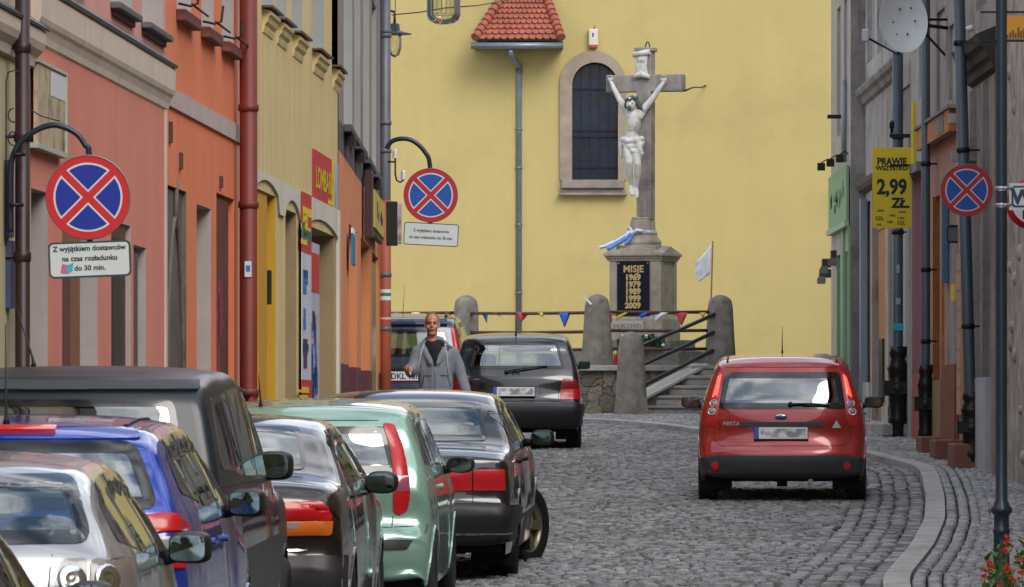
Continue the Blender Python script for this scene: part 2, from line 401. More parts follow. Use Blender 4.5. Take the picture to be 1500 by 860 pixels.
mb.box(s0[0] + .03, s1[0] - .03, -.12, .2, s1[1] + .13, s0[1] - .0); mb.box(s0[0] - .02, s1[0] + .02, -.16, 0, s1[1], s1[1] + .05); mb.box(s0[0], s1[0], -.05, 0, s1[1] + .05, s1[1] + .13)
mb.build('sill', mat('sill_stone', (.22, .19, .16), .8, var=.25, vscale=4, bump=.4), fr, bevel=.015)
def stained():
    m = mat('leaded_glass', (.004, .010, .030), .25, var=.8, vscale=2.2, spec=.5); return m
mb = MB(); mb.prism([(x, z) for x, z in arch_poly(x0 + .01, x1 - .01, z0, z1 - .01)], to_y(.24), .02); mb.build('pane', stained(), fr)
mb = MB(); m_iron = mat('black_iron', (.012, .013, .016), .5, metal=.4)
for k in range(1, 5):
    xx = x0 + (x1 - x0) * k / 5; zt = z1 - (x1 - x0) / 2 + math.sqrt(max(0, ((x1 - x0) / 2) ** 2 - (xx - (x0 + x1) / 2) ** 2)); mb.box(xx - .006, xx + .006, .06, .075, z0, zt)
for py in (130, 191, 200, 245): z = cw(0, py)[1]; mb.box(x0, x1, .05, .07, z - .012, z + .012)
mb.build('window_bars', m_iron, fr)
mb = MB(); 
for i, (cx_, cz_, rx, rz_) in enumerate([(.5, .80, .17, .085), (.62, .52, .10, .10), (.3, .30, .10, .16), (.28, .6, .07, .18)]):
    X = x0 + (x1 - x0) * cx_; Z = z0 + (z1 - z0) * cz_
    pts = [(X + rx * math.cos(a), .225, Z + rz_ * 1.6 * math.sin(a)) for a in np.linspace(0, 6.2832, 26)]; mb.tube(pts, .004, 5)
mb.build('glazing_lead', mat('lead_came', (.06, .08, .12), .45, metal=.3), fr)
# small tiled gablet with gutter
gab = thing('tiled_canopy_roof', 'small red tiled roof with a grey gutter high on the yellow church wall', 'roof', (0, yW, 0))
m_lead = mat('zinc_grey', (.17, .20, .23), .4, metal=.5, var=.15, vscale=5)
def gp(px, py, dy): s = F / (yW + dy); return ((px - 750) / s, dy, (HZ - py) / s)
bl, br_, tl_, tr_ = gp(696, 60, -.75), gp(822, 60, -.75), gp(741, -8, -.05), gp(797, -8, -.05)
mb = MB(); mb.hexa([bl, br_, tr_, tl_], [(p[0], p[1] - .02, p[2] + .03) for p in (bl, br_, tr_, tl_)])
bl2, br2 = gp(700, 62, 0), gp(826, 62, 0)
mb.add([bl, tl_, bl2, br_, tr_, br2], [(0, 1, 2), (3, 5, 4), (0, 2, 5, 3)])
mb.build('roof_body', mat('canopy_flank', (.10, .10, .12), .7), gab)
mb = MB()
NR = 9
for r_ in range(NR):
    t0 = r_ / NR
    for c in range(12):
        off = .5 if r_ % 2 else 0
        u = (c + off) / 12.0
        def pp(u, t, lift):
            a = Vector(bl).lerp(Vector(br_), min(1, max(0, u))); b = Vector(tl_).lerp(Vector(tr_), min(1, max(0, u))); p = a.lerp(b, t); return (p.x, p.y - lift, p.z + lift * .6)
        w_ = .5 / 12 * .97; lt = .075; e = 1.25 / NR
        vs = [pp(u - w_, t0 + e, .035), pp(u + w_, t0 + e, .035)]
        for k in range(6): a = k / 5; ang = math.pi * a; vs.append(pp(u + w_ * math.cos(ang), t0 + .035 - .045 * math.sin(ang), lt))
        n = len(vs); low = [(v_[0], v_[1] + .022, v_[2] - .02) for v_ in vs]
        mb.add(vs + low, [tuple(range(n))] + [(i, (i + 1) % n, n + (i + 1) % n, n + i) for i in range(n)])
mb.build('roof_tiles', m_tile, gab)
mb = MB()
for (a, b) in ((bl, tl_), (br_, tr_)):
    a, b = Vector(a), Vector(b)
    for k in range(9): 
        p = a.lerp(b, k / 9); q_ = a.lerp(b, (k + 1.25) / 9); mb.tube([(p.x, p.y - .07, p.z + .06), (q_.x, q_.y - .05, q_.z + .05)], [.085, .065], 10)
mb.build('hip_tiles', m_tile, gab)
mb = MB(); a, b = gp(690, 67, -.85), gp(825, 67, -.85)
mb.tube([(a[0], a[1], a[2]), (b[0], b[1], b[2])], .062, 12); mb.box(a[0] + .05, b[0], -.8, 0, a[2] - .03, a[2] - .005); mb.build('gutter', m_lead, gab)
mb = MB(); p1, p2 = gp(748, 70, -.80), gp(760, 92, -.12)
zb = cw(0, 540)[1]
mb.tube([(p1[0], -.8, p1[2]), (p1[0], -.8, gp(0, 80, -.8)[2]), (p2[0], -.14, p2[2] - .05), (p2[0], -.12, p2[2] - .25), (p2[0], -.12, zb)], .055, 14)
dp = mb.build('gutter_pipe', m_lead, gab)
mb = MB()
for py in (105, 190, 247, 330, 430):
    z = gp(0, py, -.12)[2]; mb.lathe([(.058, z), (.066, z), (.066, z + .03), (.058, z + .03)], Matrix.Translation((p2[0], -.12, 0)), 14)
mb.build('pipe_collar', m_lead, dp)
# siren box
al = thing('alarm_siren', 'cream alarm box with red light base above the arched church window', 'alarm box', (cw(869, 0)[0], 110.99, cw(0, 58)[1]))
mb = MB(); mb.box(-.085, .085, -.10, 0, -.12, .18); mb.build('housing', mat('siren_cream', (.62, .55, .40), .5), al, bevel=.02)
mb = MB(); mb.box(-.075, .075, -.095, -.005, -.17, -.12); mb.build('light', mat('siren_red', (.4, .02, .02), .3), al, bevel=.02)
mb = MB(); mb.box(-.045, .035, -.104, -.1, .0, .14); mb.build('sticker', mat('white_paper', (.62, .64, .68), .6, var=.1), al)
mb = MB(); mb.box(-.022, .012, -.107, -.104, .03, .11); mb.build('mark', mat('mark_blue', (.06, .10, .28), .6), al)
mb = MB(); mb.tube([(.02, 0, .18), (.03, -.01, .25)], .006, 5); mb.build('cable', m_iron, al)
# small tie bar behind the cross arm
tb = MB(); a = Vector(((1003 - 750) / 95.5, F / 95.5, (HZ - 133) / 95.5)); b = Vector(((1034 - 750) / sW, yW, (HZ - 125) / sW))
tb.tube([a, a.lerp(b, .35) + Vector((0, 0, .02)), a.lerp(b, .8) + Vector((0, 0, -.02)), b], .015, 6); tb.tube([b + Vector((-.01, -.02, -.06)), b + Vector((.01, -.02, .06))], .03, 8)
tag(tb.build('tie_bar', m_iron), 'thin bent iron bar tying the cross arm to the church wall', 'iron bar')
# ================================================================== TERRACE, STAIRS, POSTS, RAILS
m_granite = mat('weathered_granite', (.225, .205, .18), .9, var=.3, vscale=6, bump=.8, bscale=70, streak=.6, dirt=(.065, .057, .050), dirtamt=.38, dirtscale=2.5)
m_step = mat('stair_granite', (.36, .35, .325), .85, var=.22, vscale=5, bump=.5, bscale=50, streak=.3, dirt=(.10, .10, .085), dirtamt=.3)
def rubble():
    m = mat('rubble_stone', (.27, .23, .175), .9); nt = m.node_tree; b = nt.nodes['Principled BSDF']; N = nt.nodes.new; Lk = nt.links.new
    tcn = N('ShaderNodeTexCoord'); n0 = N('ShaderNodeTexNoise'); n0.inputs['Scale'].default_value = 3; Lk(tcn.outputs['Object'], n0.inputs['Vector'])
    mxv = N('ShaderNodeMix'); mxv.data_type = 'RGBA'; mxv.inputs['Factor'].default_value = .25; Lk(tcn.outputs['Object'], mxv.inputs['A']); Lk(n0.outputs['Color'], mxv.inputs['B'])
    v = N('ShaderNodeTexVoronoi'); v.inputs['Scale'].default_value = 5.5; Lk(mxv.outputs['Result'], v.inputs['Vector'])
    v2 = N('ShaderNodeTexVoronoi'); v2.feature = 'DISTANCE_TO_EDGE'; v2.inputs['Scale'].default_value = 5.5; Lk(mxv.outputs['Result'], v2.inputs['Vector'])
    r = N('ShaderNodeValToRGB'); r.color_ramp.elements[0].color = (.17, .14, .11, 1); r.color_ramp.elements[1].color = (.38, .33, .25, 1); Lk(v.outputs['Color'], r.inputs['Fac'])
    n = N('ShaderNodeTexNoise'); n.inputs['Scale'].default_value = 22; n.inputs['Detail'].default_value = 8; Lk(tcn.outputs['Object'], n.inputs['Vector'])
    mr = N('ShaderNodeMapRange'); mr.inputs['From Max'].default_value = .03; Lk(v2.outputs['Distance'], mr.inputs['Value'])
    mm = N('ShaderNodeMix'); mm.data_type = 'RGBA'; Lk(mr.outputs[0], mm.inputs['Factor']); mm.inputs['A'].default_value = (.15, .13, .10, 1); Lk(r.outputs['Color'], mm.inputs['B'])
    m2 = N('ShaderNodeMix'); m2.data_type = 'RGBA'; m2.blend_type = 'MULTIPLY'; m2.inputs['Factor'].default_value = .6; Lk(mm.outputs['Result'], m2.inputs['A']); Lk(n.outputs['Color'], m2.inputs['B'])
    Lk(m2.outputs['Result'], b.inputs['Base Color'])
    ad = N('ShaderNodeMath'); Lk(mr.outputs[0], ad.inputs[0]); Lk(n.outputs['Fac'], ad.inputs[1]); bp = N('ShaderNodeBump'); bp.inputs['Strength'].default_value = 1; bp.inputs['Distance'].default_value = .03
    Lk(ad.outputs[0], bp.inputs['Height']); Lk(bp.outputs[0], b.inputs['Normal']); return m
m_rub = rubble()
TZ = .62
poly = [(-6, 99.4), (-.80, 99.3), (1.02, 93.45), (1.62, 93.25), (2.95, 94.15), (5.02, 94.15), (5.02, 110.95), (-6, 110.95)]
ter = thing('terrace', 'raised stone terrace with rubble retaining wall in front of the yellow church', 'terrace', (0, 0, 0))
mb = MB(); mb.prism(poly, Matrix.Translation((0, 0, -.6)), .6 + TZ - .085); mb.build('retaining_wall', m_rub, ter)
mb = MB(); cen = Vector((1.5, 102))
cap = [(-6, 99.33), (-.85, 99.22), (.96, 93.38), (1.63, 93.17), (2.95, 94.10), (5.02, 94.10), (5.02, 110.95), (-6, 110.95)]
mb.prism(cap, Matrix.Translation((0, 0, TZ - .085)), .085); mb.build('coping', m_step, ter, bevel=.012)
st = thing('stone_steps', 'grey granite steps climbing to the terrace behind the red car', 'steps', (0, 0, 0))
for k in range(5):
    mb = MB(); xl = [1.70, 1.95, 2.20, 2.47, 2.74][k]; z1_ = -.14 + .152 * (k + 1)
    xs = [xl, xl + 1.3 + rng.uniform(-.3, .3), 5.03]
    for a, b in zip(xs[:-1], xs[1:]): mb.box(a + .004, b - .004, 92.62 + .31 * k, 92.62 + .31 * (k + 1) + .3, z1_ - .05, z1_); mb.box(a + .012, b - .012, 92.645 + .31 * k, 92.62 + .31 * (k + 1) + .3, z1_ - .152, z1_ - .051)
    mb.box(xl + .02, 5.0, 92.66 + .31 * k, 94.2, -.5, z1_ - .152)
    mb.build('step', m_step, st, bevel=.012)
# sloping cheek slab beside the steps
mb = MB(); A = Vector((1.93, 92.45, .10)); B = Vector((3.0, 94.05, .655)); n_ = Vector((-.24, .10, 0))
mb.hexa([A + Vector((.02, -.02, -.04)), B + Vector((.02, -.02, -.04)), B + n_ + Vector((0, 0, -.04)), A + n_ + Vector((0, 0, -.04))], [A + Vector((.02, -.02, 0)), B + Vector((.02, -.02, 0)), B + n_, A + n_])
mb.build('cheek_slab', mat('pale_concrete', (.42, .41, .39), .85, var=.12, vscale=5, bump=.4), st)
mb = MB(); mb.hexa([(1.86, 92.5, -.5), (2.95, 94.12, -.5), (2.7, 94.2, -.5), (1.62, 92.6, -.5)], [(1.88, 92.5, .02), (2.95, 94.1, .575), (2.7, 94.2, .575), (1.64, 92.6, .02)])
mb.build('cheek_wall', m_granite, st)
def post(name, label, X, Y, z0, h, wb, wt, dark=False):
    mb = MB(); prof = [(wb / 2, -.05), (wb / 2, .0), (wt / 2 * 1.02 + (wb - wt) / 2 * .15, h * .80), (wt / 2, h * .88), (wt / 2 * .93, h * .925), (wt / 2 * .72, h * .96), (wt / 2 * .4, h * .99), (0.01, h)]
    for k in range(1, 6): pass
    P = []
    for a, b in zip(prof[:-1], prof[1:]):
        for t in (0, .5): P.append((a[0] + (b[0] - a[0]) * t, a[1] + (b[1] - a[1]) * t))
    P.append(prof[-1])
    vs = []; n = 24
    for (r, z) in P:
        for k in range(n):
            an = 2 * math.pi * k / n; ca, sa = math.cos(an), math.sin(an); e = .55
            x = r * math.copysign(abs(ca) ** e, ca); y = r * math.copysign(abs(sa) ** e, sa)
            j = 1 + .012 * math.sin(7 * z + k * 1.7) + rng.normal(0, .006)
            vs.append((x * j, y * j, z))
    fs = [(i * n + k, i * n + (k + 1) % n, (i + 1) * n + (k + 1) % n, (i + 1) * n + k) for i in range(len(P) - 1) for k in range(n)]
    mb.add(vs, fs, 0, True); o = mb.build(name, m_granite); o.location = (X, Y, z0); tag(o, label, 'stone post', 'granite posts of the terrace railing'); return o
post('granite_post', 'granite post behind the black hatchback, leftmost of the terrace posts', -.74, 99.0, .55, 1.24, .44, .37)
post('granite_post', 'granite post at the terrace corner just right of the black hatchback', 1.30, 93.7, TZ, 1.09, .50, .35)
post('granite_post', 'granite post at the top of the steps beside the white flag', 3.20, 94.4, TZ - .01, 1.10, .49, .36)
post('granite_post', 'granite post at the foot of the steps, standing lowest', 1.79, 92.25, -.19, 1.31, .50, .36)
mb = MB(); 
mb.add([(1.52, 92.0, -.2), (2.06, 92.0, -.2), (2.06, 92.5, -.2), (1.52, 92.5, -.2), (1.56, 92.03, .13), (2.02, 92.03, .13), (2.02, 92.47, .13), (1.56, 92.47, .13)], [(0, 1, 5, 4), (1, 2, 6, 5), (2, 3, 7, 6), (3, 0, 4, 7), (4, 5, 6, 7)])
mb.build('post_plinth', m_granite, st, bevel=.02)
m_rust = mat('rusty_rail', (.085, .032, .022), .6, var=.4, vscale=8, bump=.3, bscale=80)
m_blackrail = mat('black_rail', (.022, .03, .042), .35, metal=.2)
def rail(label, pts, r, m, cat='railing', group=None):
    pr = thing('terrace_railing', label, cat, pts[0][0], group=group)
    off = Vector(pts[0][0])
    for (a, b) in pts:
        mb = MB(); a = Vector(a) - off; b = Vector(b) - off; mid = (a + b) / 2 + Vector((0, 0, -.008)); mb.tube([a, mid, b], r, 10); mb.build('rail', m, pr)
    return pr
def zz(py, Y): return (HZ - py) * Y / F
rail('rusty railing of three bars left of the black hatchback post', [((-6, 99.6, zz(459 + d_, 99)), (-.8, 99.1, zz(458 + d_, 99))) for d_ in (0, 28, 54)], .026, m_rust)
rail('rusty railing of three bars behind the black hatchback', [((-.65, 98.8, zz(459 + d_, 98.8)), (1.2, 93.8, zz(458 + d_, 93.8))) for d_ in (0, 28, 54)], .026, m_rust)
rail('rusty railing of three bars in front of the pedestal', [((1.42, 93.8, zz(457 + d_, 93.8)), (3.1, 94.3, zz(457 + d_, 94.3))) for d_ in (0, 27, 54)], .026, m_rust)
rail('dark sloping handrail of three bars along the steps', [((1.9, 92.35, zz(a, 92.3)), (3.12, 94.25, zz(b, 94.3))) for a, b in ((508, 460), (537, 486), (567, 512))], .030, m_blackrail)
# ------------------------------------------------------------------ bunting
cols = {'blue': (.02, .12, .50), 'red': (.55, .05, .07), 'yellow': (.65, .52, .03), 'white': (.7, .74, .78)}
mfl = {k: mat('pennant_' + k, v, .7) for k, v in cols.items()}
def flagtri(color, label, P, w_, h_, lean=0, flip=0):
    mb = MB(); nx, nz = 5, 5; vs = []
    for j in range(nz + 1):
        t = j / nz
        for i in range(nx + 1):
            u = (i / nx - .5) * w_ * (1 - t * .97); vs.append((u + lean * t * h_, .02 * math.sin(3 * t + i) - .035, -t * h_))
    fs = [(j * (nx + 1) + i, j * (nx + 1) + i + 1, (j + 1) * (nx + 1) + i + 1, (j + 1) * (nx + 1) + i) for j in range(nz) for i in range(nx)]
    mb.add(vs, fs, 0, True); o = mb.build('pennant', mfl[color]); o.location = P
    md = o.modifiers.new('thick', 'SOLIDIFY'); md.thickness = .003
    tag(o, label, 'pennant', 'small pennants tied along the terrace railing')
def onrail(px, seg):
    s = {0: 91, 1: 94, 2: 95.8}[seg]
    if seg == 1: t = (px - 697) / (857 - 697); Y = 98.8 - 5.0 * max(0, min(1, t))
    elif seg == 0: Y = 99.2
    else: Y = 93.9 + .4 * (px - 890) / 150
    return Vector(((px - 750) * Y / F, Y, zz(458, Y) - .0))
for c, px, sg, w_, h_, ln, lb in [('blue', 580, 0, .12, .05, .3, 'small blue pennant on the rail just right of the corner drainpipe'), ('white', 609, 0, .12, .05, 0, 'small white pennant on the rail left of the walking man'),
        ('blue', 710, 1, .08, .13, .2, 'small blue pennant hanging right of the leftmost granite post'), ('white', 731, 1, .09, .06, .4, 'small white pennant left of the church drainpipe'),
        ('red', 766, 1, .17, .12, -.2, 'red pennant hanging above the black hatchback roof'), ('yellow', 794, 1, .11, .05, 0, 'small yellow pennant between a red and a blue one'),
        ('blue', 827, 1, .15, .18, 0, 'blue pennant left of the terrace corner post'), 
        ('red', 893, 2, .05, .13, .2, 'red pennant just right of the terrace corner post'), ('yellow', 911, 2, .14, .10, -.7, 'yellow pennant at the lower left of the black plaque'),
        ('blue', 940, 2, .18, .07, 0, 'blue pennant below the black plaque'), ('white', 968, 2, .17, .11, -.6, 'white pennant at the lower right of the black plaque'),
        ('red', 998, 2, .15, .16, 0, 'red pennant right of the pedestal'), ('yellow', 1029, 2, .08, .07, 0, 'yellow pennant left of the post at the top of the steps')]:
    P = onrail(px, sg) + Vector((0, -.05, 0)); flagtri(c, lb, P, w_ * 1.3, h_ * 1.25, ln)
# rail line clutter: little white paper tied beside the corner post
mb = MB(); mb.add([(0, 0, 0), (.10, .01, -.10), (.07, -.01, -.12), (-.06, .01, .03)], [(0, 1, 2, 3)]); o = mb.build('paper_ribbon', mfl['white']); o.location = (1.12, 93.5, 1.66); tag(o, 'scrap of white ribbon at the terrace corner post', 'ribbon')
o.modifiers.new('t', 'SOLIDIFY').thickness = .003
# white flag on a wooden pole
fl = thing('flag', 'white cloth flag on a thin wooden pole by the steps', 'flag', (3.02, 94.75, TZ))
sf = F / 94.75
mb = MB(); mb.tube([((1039 - 750) / sf - 3.02, 0, 0), ((1044 - 750) / sf - 3.02, 0, (HZ - 353) / sf - TZ)], .013, 8); mb.build('pole', mat('pole_wood', (.38, .20, .08), .7, var=.2), fl)
mb = MB(); n = 10; vs = []
A_, B_, C_, D_ = (1044, 354), (1040, 401), (1023, 413), (1017, 385)
for j in range(n + 1):
    for i in range(n + 1):
        u, v = i / n, j / n
        px = (1 - u) * ((1 - v) * A_[0] + v * B_[0]) + u * ((1 - v) * D_[0] + v * C_[0]); py = (1 - u) * ((1 - v) * A_[1] + v * B_[1]) + u * ((1 - v) * D_[1] + v * C_[1])
        py += 3 * math.sin(u * 3.1) * (1 - v); px += 1.5 * math.sin(v * 9) * u
        vs.append(((px - 750) / sf - 3.02, .05 * math.sin(u * 7 + v * 2) * u, (HZ - py) / sf - TZ))
mb.add(vs, [(j * (n + 1) + i, j * (n + 1) + i + 1, (j + 1) * (n + 1) + i + 1, (j + 1) * (n + 1) + i) for j in range(n) for i in range(n)], 0, True)
o = mb.build('cloth', mat('white_cloth', (.82, .86, .90), .8, var=.05), fl); o.modifiers.new('t', 'SOLIDIFY').thickness = .004

# ================================================================== CRUCIFIX MONUMENT
SX, SY = 2.043, 96.0
mon = thing('crucifix_monument', 'stone pedestal and cross carrying a white carved figure before the church', 'monument', (SX, SY, TZ), (0, 0, R(-19)))
def mz(py): return (HZ - py) / 93.75 - TZ
m_mon = mat('monument_sandstone', (.37, .325, .26), .88, var=.18, vscale=4, bump=.6, bscale=50, streak=.45, dirt=(.11, .095, .085), dirtamt=.32, dirtscale=3)
m_cross = mat('dark_sandstone', (.28, .255, .235), .88, var=.25, vscale=4, bump=.7, bscale=50, streak=.7, dirt=(.07, .06, .06), dirtamt=.4, dirtscale=3)
a = .407
mb = MB(); mb.box(-.88, .88, -.88, .88, -.05, mz(514)); mb.box(-.66, .66, -.66, .66, mz(514) - .02, mz(498)); mb.build('base_steps', m_granite, mon, bevel=.02)
mb = MB(); mb.box(-a - .06, a + .06, -a - .06, a + .06, mz(498) - .02, mz(468)); 
mb.hexa([(-a - .06, -a - .06, mz(468)), (a + .06, -a - .06, mz(468)), (a + .06, a + .06, mz(468)), (-a - .06, a + .06, mz(468))], [(-a, -a, mz(461)), (a, -a, mz(461)), (a, a, mz(461)), (-a, a, mz(461))])
mb.build('plinth', m_mon, mon, bevel=.008)
mb = MB(); mb.box(-a, a, -a, a, mz(461) - .01, mz(383)); 
for x0_, x1_ in ((-a, -a + .13), (a - .16, a)): mb.box(x0_ - .0, x1_, -a - .025, -a + .02, mz(461), mz(383))
mb.box(a - .02, a + .025, -a - .02, -a + .10, mz(461), mz(383)); mb.box(a - .02, a + .025, a - .10, a, mz(461), mz(383))
mb.build('pedestal', m_mon, mon, bevel=.006)
mb = MB(); c_ = a
mb.box(-c_ - .04, c_ + .04, -c_ - .04, c_ + .04, mz(383), mz(379.5)); mb.box(-c_ - .06, c_ + .06, -c_ - .06, c_ + .06, mz(379.5), mz(376)); mb.box(-c_ - .085, c_ + .085, -c_ - .085, c_ + .085, mz(376), mz(372))
zt = mz(372); zp = mz(363)
q4 = [(-c_ - .08, -c_ - .08), (c_ + .08, -c_ - .08), (c_ + .08, c_ + .08), (-c_ - .08, c_ + .08)]
mb.add([(x, y, zt + .001) for x, y in q4] + [(-.0, -c_ - .05, zp + .02), (c_ + .05, 0, zp + .02), (0, c_ + .05, zp + .02), (-c_ - .05, 0, zp + .02), (0, 0, zp + .05)], [(0, 1, 4), (1, 2, 5), (2, 3, 6), (3, 0, 7), (0, 4, 8, 7), (1, 5, 8, 4), (2, 6, 8, 5), (3, 7, 8, 6)])
mb.build('cornice', m_mon, mon, bevel=.006)
mb = MB()
mb.box(-.33, .33, -.33, .33, mz(367), mz(360)); 
mb.lathe([(.30, mz(360)), (.31, mz(355)), (.27, mz(350)), (.25, mz(347)), (.235, mz(345)), (.25, mz(342)), (.22, mz(339)), (.17, mz(337))], None, 8, 0, False)
q_ = lambda z, r: [(-r, -r, z), (r, -r, z), (r, r, z), (-r, r, z)]
mb.hexa(q_(mz(340), .165), q_(mz(322), .155)); mb.box(-.14, .14, -.14, .14, mz(322), mz(318))
mb.build('column_base', m_mon, mon, bevel=.012)
mb = MB(); sx = .05
mb.box(sx - .118, sx + .118, -.115, .115, mz(322), mz(76)); mb.box(sx - .15, sx + .15, -.14, .14, mz(76), mz(70)); mb.box(sx - .62, sx + .62, -.112, .112, mz(135), mz(110))
mb.box(sx - .055, sx + .055, -.135, -.11, mz(318), mz(292)); mb.build('cross', m_cross, mon, bevel=.014)
mb = MB(); mb.tube([(sx + .03 + .035 * math.cos(t), 0, mz(70) + .09 * math.sin(t)) for t in np.linspace(0, math.pi, 9)], .010, 6); mb.build('iron_loop', m_iron, mon)
# scroll above the figure
m_white = mat('white_paint_stone', (.62, .61, .58), .75, var=.10, vscale=9, bump=.4, bscale=40, streak=.4, dirt=(.27, .25, .22), dirtamt=.32, dirtscale=6)
mb = MB(); n = 10; vs = []
for j in range(n + 1):
    t = j / n
    for i in range(7):
        u = i / 6; X = sx - .115 + .20 * u; vs.append((X - .02 * math.sin(t * 3), -.13 - .025 * math.sin(u * 3.14) - .02 * (1 - abs(2 * t - 1)), mz(113) + (mz(80) - mz(113)) * t + .015 * math.sin(u * 6.3)))
mb.add(vs, [(j * 7 + i, j * 7 + i + 1, (j + 1) * 7 + i + 1, (j + 1) * 7 + i) for j in range(n) for i in range(6)], 0, True)
mb.tube([(sx - .15, -.15, mz(81)), (sx + .10, -.15, mz(77))], .028, 10)
mb.tube([(sx - .13, -.15, mz(113)), (sx - .03, -.15, mz(109.5)), (sx + .10, -.15, mz(113.5))], [.018, .035, .018], 10)
scr = mb.build('scroll', m_white, mon); scr.modifiers.new('t', 'SOLIDIFY').thickness = .02
mb = MB(); put_text(mb, 'INRI', .075, sx - .025, mz(93), Matrix.Translation((0, -.178, 0))); mb.build('inscription', m_cross, scr)
# carved figure
def cf(px, py, y=-.22): return ((px + (-y) * 30 - 946) / 88.6 + 0.0, y, mz(py))
sh = [
 ('c', [cf(934, 172, -.20), cf(933, 183, -.21), cf(931, 194, -.19), cf(930, 203, -.19)], [.115, .110, .088, .10]),
 ('e', cf(928, 171, -.24), (.075, .05, .075)), ('e', cf(940, 171, -.24), (.075, .05, .075)),
 ('e', cf(930, 206, -.19), (.125, .09, .10)),
 ('c', [cf(924, 165, -.20), cf(912, 146, -.18), cf(903, 128, -.17), cf(899, 119, -.16)], [.062, .046, .036, .028]),
 ('c', [cf(945, 163, -.20), cf(960, 146, -.19), cf(971, 129, -.17), cf(977, 121, -.16)], [.064, .050, .038, .028]),
 ('c', [cf(926, 167, -.2), cf(943, 166, -.2)], [.075, .078]),
 ('c', [cf(932, 166, -.21), cf(930, 159, -.25)], [.05, .045]),
 ('e', cf(928.5, 153, -.29), (.078, .088, .108)), ('e', cf(927, 155, -.375), (.018, .025, .03)), 
 ('c', [cf(925, 206, -.19), cf(924, 224, -.27), cf(926, 239, -.31)], [.088, .072, .056]),
 ('c', [cf(935, 206, -.19), cf(936, 225, -.27), cf(938, 241, -.31)], [.088, .074, .058]),
 ('c', [cf(926, 239, -.31), cf(926, 254, -.25), cf(929, 272, -.19)], [.056, .055, .036]),
 ('c', [cf(938, 241, -.31), cf(938, 256, -.26), cf(936, 276, -.20)], [.058, .056, .036]),
 ('c', [cf(929, 272, -.19), cf(929, 282, -.24), cf(930, 286, -.26)], [.036, .038, .028]),
 ('c', [cf(936, 276, -.20), cf(937, 286, -.25), cf(937, 290, -.27)], [.036, .038, .028]),
]
for (hx, hy, sg) in ((899, 119, -1), (977, 121, 1)):
    p = Vector(cf(hx, hy, -.16)); sh.append(('e', p + Vector((sg * .01, -.01, .03)), (.034, .022, .042)))
    for k in range(4): 
        b = p + Vector((-.03 + .02 * k, -.015, .055)); sh.append(('c', [b, b + Vector((sg * .003, -.012, .028)), b + Vector((0, -.034, .036 - .004 * abs(k - 1.5)))], [.0105, .0098, .0085]))
    b = p + Vector((-sg * .035, -.015, .02)); sh.append(('c', [b, b + Vector((-sg * .018, -.018, .02))], [.012, .010]))
fig = organic('figure', sh, m_white, mon, voxel=.0085, smooth=2)
# ribs and belly modelled as shallow ridges
mb = MB()
for k in range(4):
    for sg in (-1, 1):
        p0 = Vector(cf(933 + sg * 2, 178 + k * 3.6, -.305)); p1 = Vector(cf(933 + sg * 9, 181.5 + k * 3.6, -.26)); mb.tube([p0, (p0 + p1) / 2 + Vector((0, -.008, -.004)), p1], .006, 6)
mb.build('ribs', m_white, fig)
sh = [('c', [cf(917, 205, -.24), cf(925, 208, -.30), cf(936, 207, -.30), cf(944, 204, -.24)], [.045, .05, .055, .045]),
      ('c', [cf(917, 211, -.22), cf(927, 216, -.30), cf(942, 213, -.27), cf(945, 209, -.2)], [.045, .05, .055, .045]),
      ('c', [cf(921, 214, -.26), cf(933, 223, -.31), cf(944, 226, -.28)], [.04, .045, .04]),
      ('c', [cf(938, 209, -.29), cf(942, 222, -.29), cf(943, 231, -.27)], [.05, .045, .03]), ('c', [cf(916, 205, -.22), cf(914, 216, -.22), cf(915, 231, -.21)], [.035, .03, .018]),
      ('e', cf(930, 208, -.18), (.15, .11, .10)), ('e', cf(931, 215, -.20), (.145, .12, .09))]
organic('loincloth', sh, m_white, fig, voxel=.009, smooth=2)
sh = [('e', cf(930, 150, -.26), (.082, .085, .10)), ('c', [cf(936, 150, -.26), cf(942, 158, -.24), cf(946, 164, -.23)], [.05, .045, .03]), ('c', [cf(922, 150, -.27), cf(921, 157, -.27)], [.03, .025]), ('e', cf(926, 160, -.355), (.034, .03, .045))]
m_hair = mat('dark_bronze_hair', (.065, .085, .095), .75, var=.3, vscale=20, bump=.6, bscale=50)
hr = organic('hair', sh, m_hair, fig, voxel=.009, smooth=1)
mb = MB(); c0 = Vector(cf(929, 147, -.285)); pts = []
for k in range(61):
    t = k / 60 * 2 * math.pi * 3; pts.append(c0 + Vector((.088 * math.cos(t / 3 * 1.0), .090 * math.sin(t / 3) , .020 * math.sin(t * 2.1) + .02 * math.cos(t / 3))))
mb.tube(pts, .016, 6); 
for k in range(24): a_ = k / 24 * 6.28; p = c0 + Vector((.09 * math.cos(a_), .092 * math.sin(a_), .02 * math.cos(a_))); mb.tube([p, p + Vector((.03 * math.cos(a_ * 1.3), .03 * math.sin(a_), random.uniform(-.02, .03)))], [.005, .001], 4)
mb.build('crown', m_hair, fig)
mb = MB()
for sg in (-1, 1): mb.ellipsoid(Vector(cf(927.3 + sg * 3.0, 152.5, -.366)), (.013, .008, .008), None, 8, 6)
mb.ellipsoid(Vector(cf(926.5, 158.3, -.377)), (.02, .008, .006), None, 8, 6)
mb.build('face_marks', m_hair, fig)
